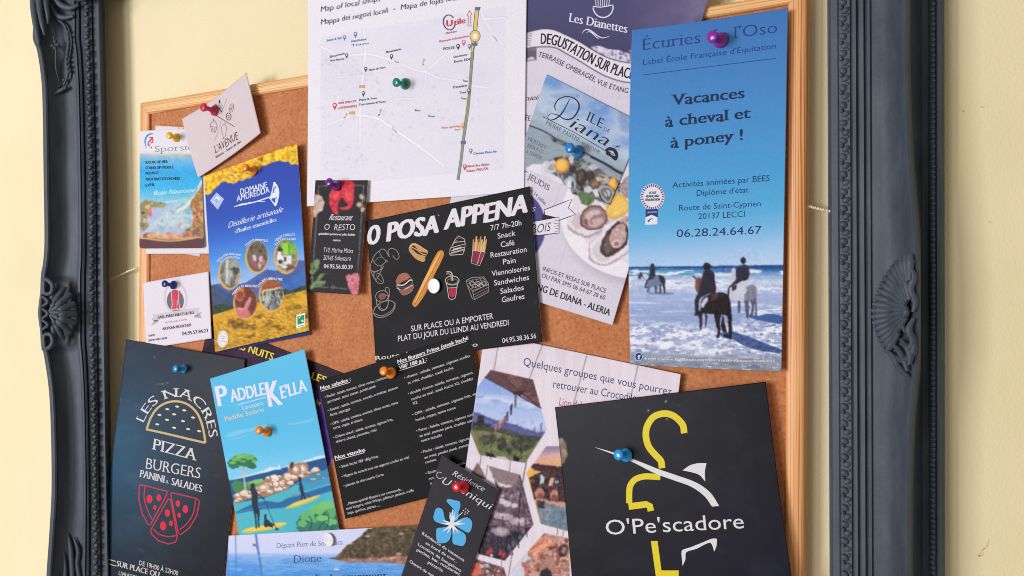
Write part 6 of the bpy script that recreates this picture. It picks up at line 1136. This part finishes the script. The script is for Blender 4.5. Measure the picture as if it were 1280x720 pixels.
# --- grey holiday residence card
f = Flyer('holiday_residence_card', [(551.8, 569.3), (623.3, 612), (574, 757), (496, 737)], (18.2, 17.8, 18.4, 16.4), (.5, 0), col=(50, 48, 53), step=1.2, up=(.33, -1))
k = K(4.5, 490, 560); f.cv.wear(61, .5); p = f.pr('flower_emblem'); BL = (86, 172, 222); DK = (36, 34, 40)
pets = ((345, 345, 305, 300, 320, 284, 352, 292, 382, 300, 386, 330, 376, 360, 372, 400, 340, 424, 318, 384), (325, 430, 300, 400, 285, 345, 250, 336, 232, 380, 236, 408, 262, 424, 300, 432), (345, 420, 380, 400, 420, 388, 450, 410, 450, 450, 430, 478, 390, 460, 350, 434), (330, 436, 280, 446, 250, 452, 246, 500, 258, 534, 296, 536, 322, 520, 336, 480), (338, 436, 338, 490, 340, 536, 366, 548, 400, 552, 418, 520, 412, 484, 380, 460))
for q in pets: p.poly([tuple(v) for v in curve(k(*q) + k(*q)[:1], 4)], BL)
for q in pets: p.line([tuple(v) for v in curve(k(*q) + k(*q)[:1], 4)], .8, DK)
for x1, y1 in ((340, 345), (355, 360), (325, 360), (285, 405), (278, 425), (395, 408), (410, 425), (285, 470), (310, 480), (350, 485), (375, 480)): p.line(k(335, 430, (335 + x1) / 2 + 3, (430 + y1) / 2, x1, y1), (3.4, 2.2, .5), (226, 220, 228))
p.line(k(345, 410, 370, 385, 398, 362), .9, (206, 214, 222)); 
for x, y in ((402, 352), (414, 342), (426, 350), (412, 360), (424, 366), (432, 358), (410, 372)): p.ell(*k(x, y)[0], .7, .7, (220, 216, 222))
p = f.pr('lettering'); W2 = (214, 208, 214)
p.text('Résidence', k(338, 152)[0], k(510, 244)[0], 7.2, W2, 'script'); p.text('U', k(276, 196)[0], k(312, 214)[0], 9, W2, 'script'); p.text('Véniqui', k(330, 216)[0], k(545, 346)[0], 9, W2, 'script'); p.line(k(280, 140, 258, 136, 252, 158, 268, 172, 290, 164), .6, W2, smooth=4)
for s, x0, y0, x1, y1 in (('Résidence de vacances', 168, 486, 404, 640), ('en bord de mer...', 188, 540, 366, 648), ('Location de bungalows', 146, 548, 386, 698), ('piscine, bar, restaurant', 138, 578, 380, 718), ('pizzeria.', 200, 648, 288, 700), ('Ouvert de mai à octobre', 98, 644, 330, 790)): p.text(s, k(x0, y0)[0], k(x1, y1)[0], 3.7, W2, 'med')
f.build('small dark grey holiday card with a blue hibiscus flower', 'card')

# --- riding stable flyer
f = Flyer('riding_stable_flyer', [(790, 37.5), (985, 10), (976.8, 464), (788, 455.4)], (15.9, 16.1, 13.6, 13.8), (.5, .4), curl=(.6, 1.0, 0, 2.0), bulge=((0, 1), (0, 0), (0, 1), (-3.4, 0)), col=(70, 130, 200), step=1.0, up=(.012, -1))
k = K(4, 770, 0); k8 = K(4.8, 770, 180); k5 = K(4.5, 770, 310); c = f.cv
c.vgrad([(10, (66, 116, 182)), (80, (72, 130, 192)), (160, (78, 145, 204)), (230, (80, 162, 212)), (268, (90, 172, 218)), (290, (118, 182, 224)), (312, (158, 196, 232)), (335, (186, 209, 237))], -.1, None, 885)
X, Y = c.X, c.Y; sea = np.clip((Y - 333.5 + .012 * (X - 785)) / 1.2 + .5, 0, 1)
c.vgrad([(331, (36, 72, 134)), (336, (42, 86, 150)), (340, (84, 134, 186)), (345, (150, 178, 214)), (352, (190, 200, 226)), (364, (176, 190, 222)), (384, (160, 174, 212)), (404, (150, 166, 208)), (424, (160, 172, 206)), (442, (150, 158, 180)), (470, (120, 128, 146))], 0, sea)
def foam(mask, sx, sy, seed, th, col, soft=.10, oct=5):
    n = c.n(sx, sy, seed, oct); c.put(np.clip((n - th) / soft, 0, 1) * mask, col)
band = lambda y0, y1, s=0.0, e=3.0: np.clip((Y - y0 - s * (X - 785)) / e, 0, 1) * np.clip((y1 + s * (X - 785) - Y) / e, 0, 1)
c.blotch(band(336, 346, .0) * np.clip((900 - X) / 60, 0, 1) * .9, [(38, 110, 150), (70, 150, 176), (120, 184, 200), (44, 120, 164)], 24, 4, 61)
foam(band(335, 347), 26, 3.2, 62, .50, (226, 230, 240)); foam(band(331, 338, 0, 2), 30, 2.0, 66, .6, (90, 130, 180))
foam(band(344, 362, .03, 4), 20, 4, 63, .42, (228, 230, 240), .14); foam(band(346, 366, .03, 4), 16, 3, 64, .58, (170, 186, 218), .1)
c.im += (sea * (c.n(40, 2.4, 65, 3) - .5) * 26)[..., None]
foam(band(362, 384, .10, 5) * np.clip((X - 850) / 60, 0, 1), 18, 3, 67, .50, (222, 226, 238)); foam(band(366, 400, 0, 6) * np.clip((880 - X) / 60, .15, 1), 40, 2.2, 68, .58, (206, 214, 234), .12)
low = np.clip((Y - (396 + (X - 785) * .07 - 16 * np.exp(-((X - 960) / 46) ** 2))) / 12, 0, 1) * np.clip((447 + (X - 880) * .05 - Y) / 7, 0, 1)
c.put(low, (166, 176, 206), .5); foam(low, 9, 3.2, 69, .50, (232, 232, 240), .12); foam(low, 6, 2.2, 70, .60, (240, 240, 246), .08); foam(low, 8, 2.8, 71, .63, (116, 130, 168), .12)
edge = np.clip(1 - np.abs(Y - (424 + (X - 785) * .17 - .0006 * (X - 785) ** 2)) / 7, 0, 1) * np.clip((900 - X) / 40, 0, 1); foam(edge, 7, 2.4, 72, .40, (236, 234, 240), .12)
c.blotch(np.clip((Y - (446 - (X - 785) * .02)) / 9, 0, 1), [(104, 114, 134), (130, 138, 154), (160, 164, 176), (118, 128, 148)], 18, 3, 73, .8); foam(np.clip((Y - 440) / 8, 0, 1), 8, 2, 74, .6, (214, 214, 224), .12)
c.speck(sea, 2.6, 1.4, 12, 12, 2)
def sp(*a, kk=k5): return [tuple(v) for v in curve(kk(*a), 3)]
c.poly(sp(580, 480, 650, 470, 720, 490, 800, 520, 860, 545, 930, 570, 930, 590, 820, 580, 720, 550, 660, 515, 600, 505), (48, 70, 126), .85); c.speck(c.inside(sp(580, 480, 650, 470, 720, 490, 800, 520, 860, 545, 930, 570, 930, 590, 820, 580, 720, 550, 660, 515, 600, 505)), 5, 2, 4, 30)
c.poly(sp(730, 375, 800, 380, 860, 370, 935, 385, 935, 425, 880, 420, 800, 405, 750, 390), (52, 84, 150), .9); c.poly(sp(180, 250, 270, 246, 330, 256, 270, 266, 180, 262), (110, 130, 176), .8); c.poly(sp(160, 266, 200, 270, 200, 300, 165, 290), (150, 168, 206), .6)
p = Pen(c); BK = (38, 30, 36); NV = (46, 46, 64)
# far rider on a pale horse
p.poly(sp(122, 172, 134, 136, 146, 140, 152, 134, 160, 146, 186, 164, 190, 184, 160, 176, 146, 160, 136, 178), (66, 66, 82)); p.poly(sp(146, 142, 170, 146, 190, 168, 180, 182, 158, 172), (206, 208, 218)); p.poly(sp(180, 180, 200, 160, 236, 152, 262, 156, 274, 176, 272, 206, 250, 214, 220, 216, 184, 220, 172, 200), (110, 124, 158)); p.poly(sp(236, 152, 262, 156, 275, 180, 274, 212, 262, 206, 246, 190), (48, 46, 60))
for a in ((178, 212, 172, 248, 188, 248, 190, 214), (218, 214, 222, 256, 230, 256, 230, 212), (244, 208, 242, 258, 252, 256, 256, 204), (260, 200, 270, 256, 280, 256, 274, 196)): p.poly(k5(*a), (92, 100, 128) if a[0] < 200 else (60, 58, 74))
p.poly(sp(192, 110, 206, 104, 218, 112, 222, 140, 218, 166, 196, 176, 178, 188, 170, 222, 160, 222, 168, 190, 184, 164, 192, 140), NV); p.ell(*k5(205, 100)[0], 2.3, 2.8, (46, 40, 48)); p.line(k5(164, 222, 176, 220), 1.2, NV)
# right rider on a grey horse
p.poly(sp(640, 172, 650, 124, 662, 112, 676, 120, 690, 150, 690, 180, 660, 190), (196, 194, 206)); p.poly(sp(634, 270, 650, 220, 690, 196, 740, 186, 780, 206, 792, 250, 784, 300, 740, 300, 700, 302, 660, 290, 640, 290), (202, 203, 216)); p.poly(sp(720, 230, 760, 206, 790, 222, 792, 270, 786, 310, 756, 300, 724, 300), (134, 135, 156)); p.ell(*k5(700, 235)[0], 8, 6, (206, 206, 218))
for a in ((684, 296, 686, 360, 698, 362, 700, 298), (722, 292, 726, 340, 734, 388, 748, 388, 746, 296), (754, 290, 764, 330, 758, 380, 772, 372, 778, 300), (772, 290, 784, 340, 780, 380, 792, 380, 790, 280)): p.poly(sp(*a), (86, 86, 106))
p.poly(sp(684, 104, 716, 92, 744, 104, 752, 146, 736, 180, 700, 190, 664, 212, 640, 230, 634, 290, 626, 286, 632, 226, 664, 190, 678, 168, 672, 130), NV); p.ell(*k5(717, 70)[0], 3.6, 4.2, (46, 44, 54)); p.poly(sp(676, 120, 690, 104, 688, 160, 674, 164), NV); p.poly(sp(736, 110, 754, 140, 736, 172, 730, 150), NV); p.poly(sp(652, 218, 676, 206, 674, 234, 654, 244), (52, 46, 56)); p.ell(*k5(640, 280)[0], 2.4, 3, (206, 206, 214))
# near rider on a dark horse
p.poly(sp(448, 240, 446, 190, 452, 172, 440, 160, 460, 168, 474, 166, 480, 180, 478, 220, 462, 256), (120, 74, 64)); p.line(k5(434, 158, 450, 174), 1.4, BK); p.poly(sp(474, 330, 490, 280, 540, 256, 600, 250, 634, 272, 646, 320, 640, 380, 600, 376, 540, 372, 490, 366, 476, 350), BK); p.poly(sp(540, 262, 580, 252, 560, 290, 530, 300), (76, 54, 58)); p.poly(sp(482, 310, 500, 280, 520, 276, 500, 310, 490, 330, 478, 330), (196, 192, 206))
for a in ((462, 350, 468, 400, 472, 456, 482, 456, 484, 400, 490, 356), (498, 362, 504, 400, 500, 436, 508, 436, 514, 380), (548, 366, 560, 420, 572, 470, 564, 500, 580, 504, 588, 470, 584, 410, 596, 366), (600, 370, 612, 420, 620, 470, 600, 470, 590, 440), (606, 360, 632, 400, 640, 450, 636, 508, 650, 510, 652, 450, 644, 380, 646, 330)): p.poly(sp(*a), BK)
p.poly(sp(628, 300, 646, 330, 652, 400, 648, 500, 636, 500, 630, 420), (30, 24, 30))
p.poly(sp(486, 150, 500, 128, 530, 124, 552, 140, 556, 180, 562, 250, 520, 258, 496, 268, 470, 290, 464, 340, 468, 366, 448, 366, 444, 290, 464, 250, 470, 220, 482, 190), (44, 40, 54)); p.ell(*k5(512, 104)[0], 4.4, 5.2, (36, 30, 38)); p.poly(sp(440, 368, 466, 360, 478, 374, 462, 382, 440, 380), BK); p.line(k5(488, 170, 476, 220, 500, 240), 2.6, (52, 50, 66), smooth=3)
for a, w, cl in ((k5(500, 270, 540, 262, 580, 262, 610, 268), 1.0, (104, 78, 78)), (k5(560, 268, 552, 300, 548, 350), .9, (70, 50, 50)), (k5(600, 262, 618, 290, 626, 340), .8, (64, 46, 48)), (k5(472, 360, 476, 400, 478, 450), .5, (80, 62, 62)), (k5(502, 140, 520, 134, 540, 140), .7, (78, 78, 98)), (k5(520, 160, 528, 200, 524, 240), .6, (66, 66, 88)), (k5(548, 150, 552, 190, 558, 240), .6, (28, 26, 38)), (k5(462, 262, 456, 310, 458, 356), .7, (66, 62, 78)), (k5(506, 96, 514, 94, 520, 98), .7, (90, 84, 96)), (k5(452, 182, 456, 210, 462, 236), .8, (166, 112, 96)), (k5(450, 168, 456, 176), .6, (200, 190, 196)),
                 (k5(690, 110, 716, 102, 738, 110), .6, (84, 84, 104)), (k5(706, 130, 712, 170), .5, (72, 72, 94)), (k5(640, 236, 634, 270), .6, (74, 74, 92)), (k5(660, 210, 700, 198, 750, 196), .7, (222, 222, 232)), (k5(680, 240, 690, 280), .7, (204, 204, 216)), (k5(740, 240, 750, 290), .6, (86, 86, 108)), (k5(770, 230, 778, 280), .7, (78, 78, 100)), (k5(648, 140, 656, 170), .7, (226, 224, 232)), (k5(198, 112, 210, 116), .5, (86, 86, 110)), (k5(200, 164, 230, 160), .6, (150, 160, 190)), (k5(186, 176, 200, 200), .5, (140, 152, 184))):
    p.line(a, (w * .4, w, w * .4), cl, smooth=3)
p.poly(sp(478, 318, 498, 300, 512, 282, 520, 280, 516, 296, 500, 320, 488, 338, 480, 336), (206, 202, 214)); p.ell(*k5(452, 374)[0], 1.4, .7, (80, 70, 76)); p.poly(sp(616, 480, 606, 496, 624, 508, 640, 500), (30, 24, 30))
fig = np.clip(1.2 - np.minimum(np.minimum(c.dell(890, 385, 40, 60), c.dell(932, 360, 34, 48)), c.dell(817, 348, 24, 26)), 0, .2) * 5
c.warp(fig, .9, 4, 81, 9)
p = f.pr('rosette_badge'); q = k8(219, 317)[0]
p.ell(q[0], q[1], 15.0, 16.6, (222, 222, 232))
for i in range(30):
    a = R(i * 12); cs, sn = math.cos(a), math.sin(a); p.line([(q[0] + 11.6 * cs, q[1] + 12.8 * sn), (q[0] + 14.6 * cs, q[1] + 16.2 * sn)], 1.4, (176, 60, 80) if i % 2 else (56, 66, 130))
p.poly(k8(178, 392, 250, 390, 249, 440, 214, 428, 177, 440), (44, 60, 120)); p.poly(k8(177, 440, 214, 425, 249, 440, 249, 482, 174, 485), (222, 226, 236)); p.poly(k8(186, 462, 205, 448, 226, 444, 206, 456, 196, 470), (84, 90, 130)); p.text('LABEL QUALITE', k8(186, 415)[0], k8(244, 411)[0], 1.8, (200, 206, 226), 'med')
for s, x0, x1, y in (('ECOLE', 200, 240, 300), ('FRANÇAISE', 180, 258, 321), ("D'ÉQUITATION", 174, 262, 342)): p.text(s, k8(x0, y)[0], k8(x1, y - 3)[0], 2.8, (52, 52, 74), 'bold')
p = f.pr('page_emblem'); q = k5(128, 611)[0]; p.ell(*q, 4.9, 5.4, (226, 228, 236)); p.ell(*q, 4.4, 4.9, (36, 66, 130)); p.text('f', (q[0] - 1.3, q[1] + 3.4), (q[0] + 2.1, q[1] + 3.5), 5.4, (230, 232, 238), 'black')
p.text('https://www.facebook.com/lescavaliersdesecuriesdeloso', k5(163, 630)[0], k5(896, 643)[0], 3.4, (222, 224, 230), 'med')
p = f.pr('title_lettering', base=.02); TX = (44, 66, 122)
p.text("Écuries de l'Oso", k(135, 252)[0], k(804, 164)[0], 14.6, TX, 'serif'); p.text("Label École Française d'Équitation", k(135, 325)[0], k(800, 242)[0], 7.0, TX, 'sans'); p.line(k(135, 375, 470, 333, 798, 292), .8, TX)
for s, a, b in (('Vacances', k(284, 526)[0], k(641, 489)[0]), ('à cheval et', k(247, 634)[0], k(670, 589)[0]), ('à poney !', (838.5, 184.8), (928, 174.6))):
    p.text(s, a, b, 13.2, (38, 50, 82), 'slabb')
p = f.pr('lettering', base=.02); TX = (34, 52, 100)
for s, x0, y0, x1, y1, cp, st in (('Activités animées par BEES', 338, 264, 922, 221, 7.4, 'sans'), ("Diplôme d'état", 484, 312, 795, 290, 7.2, 'sans'), ('Route de Saint-Cyprien', 378, 401, 868, 373, 7.2, 'sans'), ('20137 LECCI', 494, 451, 772, 437, 7.2, 'sans'), ('06.28.24.64.67', 364, 560, 873, 538, 9.8, 'sans')): p.text(s, k8(x0, y0)[0], k8(x1, y1)[0], cp, TX, st)
f.build('tall blue riding stable flyer with three riders on horses in shallow surf', 'flyer')

# --- dark seafood restaurant flyer, bottom right
f = Flyer('seafood_restaurant_flyer', [(693.6, 509), (957.4, 477), (997, 768), (718, 765)], (14.6, 15.6, 20.5, 17.5), (.6, 0), ((0, 0), (-1.5, 0), (0, 0), (1.5, 0)), col=(22, 20, 27), step=1.5, up=(-.1, -1), mat=M_GLOSS)
k = K(2.88, 690, 470); c = f.cv
c.im += np.clip((c.X - 760) / 240, 0, 1)[..., None] * np.clip((c.Y - 560) / 200, 0, 1)[..., None] * np.array([0, 2, 18.0]); c.wear(51, 1.2)
for x, y in ((410, 92), (346, 124), (414, 155)): c.ell(*k(x, y)[0], .9, 1.0, (180, 176, 180))
c.line(k(406, 96, 410, 88, 415, 90), .7, (170, 166, 172))
c.blotch(c.inside(k(22, 226, 36, 222, 50, 240, 56, 285, 44, 312, 34, 320)), [(196, 176, 150), (150, 128, 104), (120, 100, 84)], 5, 6, 4, .85)  # glare on the bent left edge, painted as a beige patch
p = f.pr('fisherman_emblem'); Y = (226, 204, 40); W2 = (222, 218, 218)
p.line([tuple(v) for v in curve(k(476, 206, 470, 175, 440, 145, 405, 135, 366, 147, 343, 180, 338, 216, 348, 254, 372, 284, 392, 306, 396, 332), 6)], 8.2, Y)
p.line([tuple(v) for v in curve(k(390, 364, 360, 362, 330, 362, 300, 372, 282, 394, 278, 420, 278, 458), 6)], 7.6, Y); p.line(k(276, 470, 340, 462, 352, 468, 356, 486), 8.2, Y)
p.poly(k(356, 594, 380, 594, 394, 700, 456, 700, 456, 722, 374, 722), Y); p.poly(k(374, 719, 456, 719, 452, 800, 380, 800), Y)
p.poly([tuple(v) for v in curve(k(152, 256, 210, 272, 300, 302, 380, 334, 450, 358, 520, 384, 570, 420, 602, 468), 5)] + [tuple(v) for v in curve(k(576, 470, 548, 432, 500, 398, 440, 376, 370, 350, 290, 310, 210, 278, 152, 256), 5)], W2)
p.poly([tuple(v) for v in curve(k(470, 340, 496, 322, 526, 314, 556, 314), 4)] + [tuple(v) for v in curve(k(556, 314, 550, 346, 552, 380), 4)] + [tuple(v) for v in curve(k(552, 380, 530, 356, 500, 346, 470, 340), 4)], W2)
p.poly([tuple(v) for v in curve(k(466, 640, 470, 626, 500, 616, 540, 600, 575, 586, 594, 586), 4)] + [tuple(v) for v in curve(k(594, 586, 592, 612, 584, 632), 4)] + [tuple(v) for v in curve(k(584, 632, 574, 604, 560, 602, 520, 622, 484, 634, 480, 660, 470, 684), 4)], W2)
p = f.pr('title_lettering', base=.02); p.text("O'Pe'scadore", k(196, 572)[0], k(692, 548)[0], 18.4, W2, 'sans')
f.build('large near-black seafood restaurant flyer with a yellow hook shape and white swordfish', 'flyer')
# ------------------------------------------------------------------ push pins
PINM = {}
def pin_mat(name, col):
    if name in PINM: return PINM[name]
    m, N, L, b = new_mat(name + '_plastic'); nt = m.node_tree; p = geo_pos(nt); n = noise(nt, 300, 2, p); c = np.array(col, float)
    r = ramp(nt, n.outputs[0], [(.3, c * .95), (.7, np.minimum(c * 1.04, 255))]); L.new(r.outputs[0], b.inputs['Base Color'])
    b.inputs['Roughness'].default_value = .18; b.inputs['Specular IOR Level'].default_value = .55; b.inputs['Subsurface Weight'].default_value = .6; b.inputs['Subsurface Radius'].default_value = (.003, .003, .003); b.inputs['Subsurface Scale'].default_value = 1.0; b.inputs['Subsurface Weight'].default_value = 0 if name == 'white' else .6; PINM[name] = m; return m
def lathe(prof, n=24, ang=45):
    V = [(r * math.cos(2 * math.pi * j / n), r * math.sin(2 * math.pi * j / n), z) for r, z in prof for j in range(n)]; F = []
    for i in range(len(prof) - 1):
        for j in range(n): F.append((i * n + j, i * n + (j + 1) % n, (i + 1) * n + (j + 1) % n, (i + 1) * n + j))
    F += [tuple(range(n))[::-1], tuple((len(prof) - 1) * n + j for j in range(n))]
    me = mesh_from(V, F, 'lathe'); recalc(me); autosmooth(me, ang); return me
mm = .001
HEAD = [(.6, .0), (3.6, .1), (4.2, .5), (4.4, 1.1), (4.2, 1.8), (3.2, 2.6), (2.4, 3.3), (2.0, 4.4), (1.9, 6), (2.0, 7.4), (2.4, 8.5), (3.2, 9.2), (3.35, 9.9), (3.45, 10.7), (3.2, 11.4), (2.7, 11.8), (.6, 11.95)]
NEED = [(.5, 0.2), (.5, -.3), (.45, -2.5), (.1, -5)]
def top_h(x, y): return max(float(s.h(x, y)) for s in ALL if -.005 <= s.uv(x, y)[0] <= 1.005 and -.005 <= s.uv(x, y)[1] <= 1.005)
def push_pin(bx, by, hx, hy, s, mat, label, group='coloured push pins'):
    h = top_h(bx, by) + .05; B = at(bx, by, h); L = 11.9 * s
    H = at(hx, hy, h + L * .93); d = Vector(H - B); L0 = d.length; d.normalize()
    o = bpy.data.objects.new('push_pin', None); COL.objects.link(o); o.location = tuple(B); o.rotation_euler = d.to_track_quat('Z', 'Y').to_euler()
    tag(o, label, 'push pin', group)
    link('grip', lathe([(r * s * mm, z * s * mm) for r, z in HEAD]), mat, o); link('needle', lathe([(r * mm, z * mm) for r, z in NEED], 10), M_STEEL, o); return o
red = pin_mat('red', (214, 30, 48)); crim = pin_mat('crimson', (208, 40, 74)); yel = pin_mat('yellow', (232, 182, 30)); org = pin_mat('orange', (246, 140, 34)); grn = pin_mat('green', (14, 132, 104)); blu = pin_mat('blue', (30, 128, 190)); nav = pin_mat('dark_blue', (24, 52, 134)); sky = pin_mat('bright_blue', (34, 152, 212)); pur = pin_mat('purple', (112, 36, 140)); mag = pin_mat('magenta', (140, 40, 150)); wht = pin_mat('white', (228, 222, 222))
for a in ((269, 138.5, 253.5, 133.8, 1.0, crim, 'crimson push pin in the pale pink café card'), (221, 172.5, 211, 169, .85, yel, 'yellow push pin at the top of the water sports card'), (318, 213.5, 306, 209, .9, org, 'orange push pin among the yellow flowers of the blue brochure'),
          (217.5, 356.5, 205, 354.5, .85, nav, "dark blue push pin on the white butcher's card"), (507, 105, 494.5, 103, .9, grn, 'green push pin in the white map sheet'), (723, 190, 711, 184.5, .95, blu, "blue push pin on the oyster producer's card, above the lemon"),
          (901.5, 50.5, 889.5, 45.5, 1.0, mag, 'magenta purple push pin at the top of the tall blue riding flyer'), (421.5, 232.5, 411, 227.5, .9, pur, 'dark purple push pin above the lobster on the black restaurant card'), (490, 466.5, 479, 463.5, .95, org, 'orange push pin near the top edge of the black menu'),
          (231, 461, 219, 461, .85, sky, 'blue push pin at the top of the dark pizzeria flyer'), (334.5, 539.5, 322.5, 537.5, .95, org, 'orange push pin in the sky of the turquoise paddle flyer'), (581, 608.5, 570, 608.5, .95, red, 'bright red push pin in the grey hibiscus card'), (783.5, 569, 772.5, 568.5, .95, sky, 'blue push pin on the swordfish blade of the black seafood flyer')):
    push_pin(*a)
TACK = [(.4, 0), (4.9, 0), (5.15, .25), (5.15, .75), (4.95, 1.0), (4.6, 1.1), (2.5, 1.16), (.4, 1.18)]
for x, y, s, lab in ((543, 357.5, 1.0, 'flat white thumb tack beside the baguette on the black snack flyer'), (411.5, 674.5, .95, 'flat white thumb tack in the boat trip flyer, over its small text')):
    o = bpy.data.objects.new('thumb_tack', None); COL.objects.link(o); o.location = tuple(at(x, y, top_h(x, y) + 1.0)); o.rotation_euler = (R(90), 0, R(-6)); tag(o, lab, 'thumb tack', 'white thumb tacks')
    link('cap', lathe([(r * s * mm, z * s * mm) for r, z in TACK], 32, 14), wht, o); link('needle', lathe([(r * mm, z * mm) for r, z in NEED], 10), M_STEEL, o)
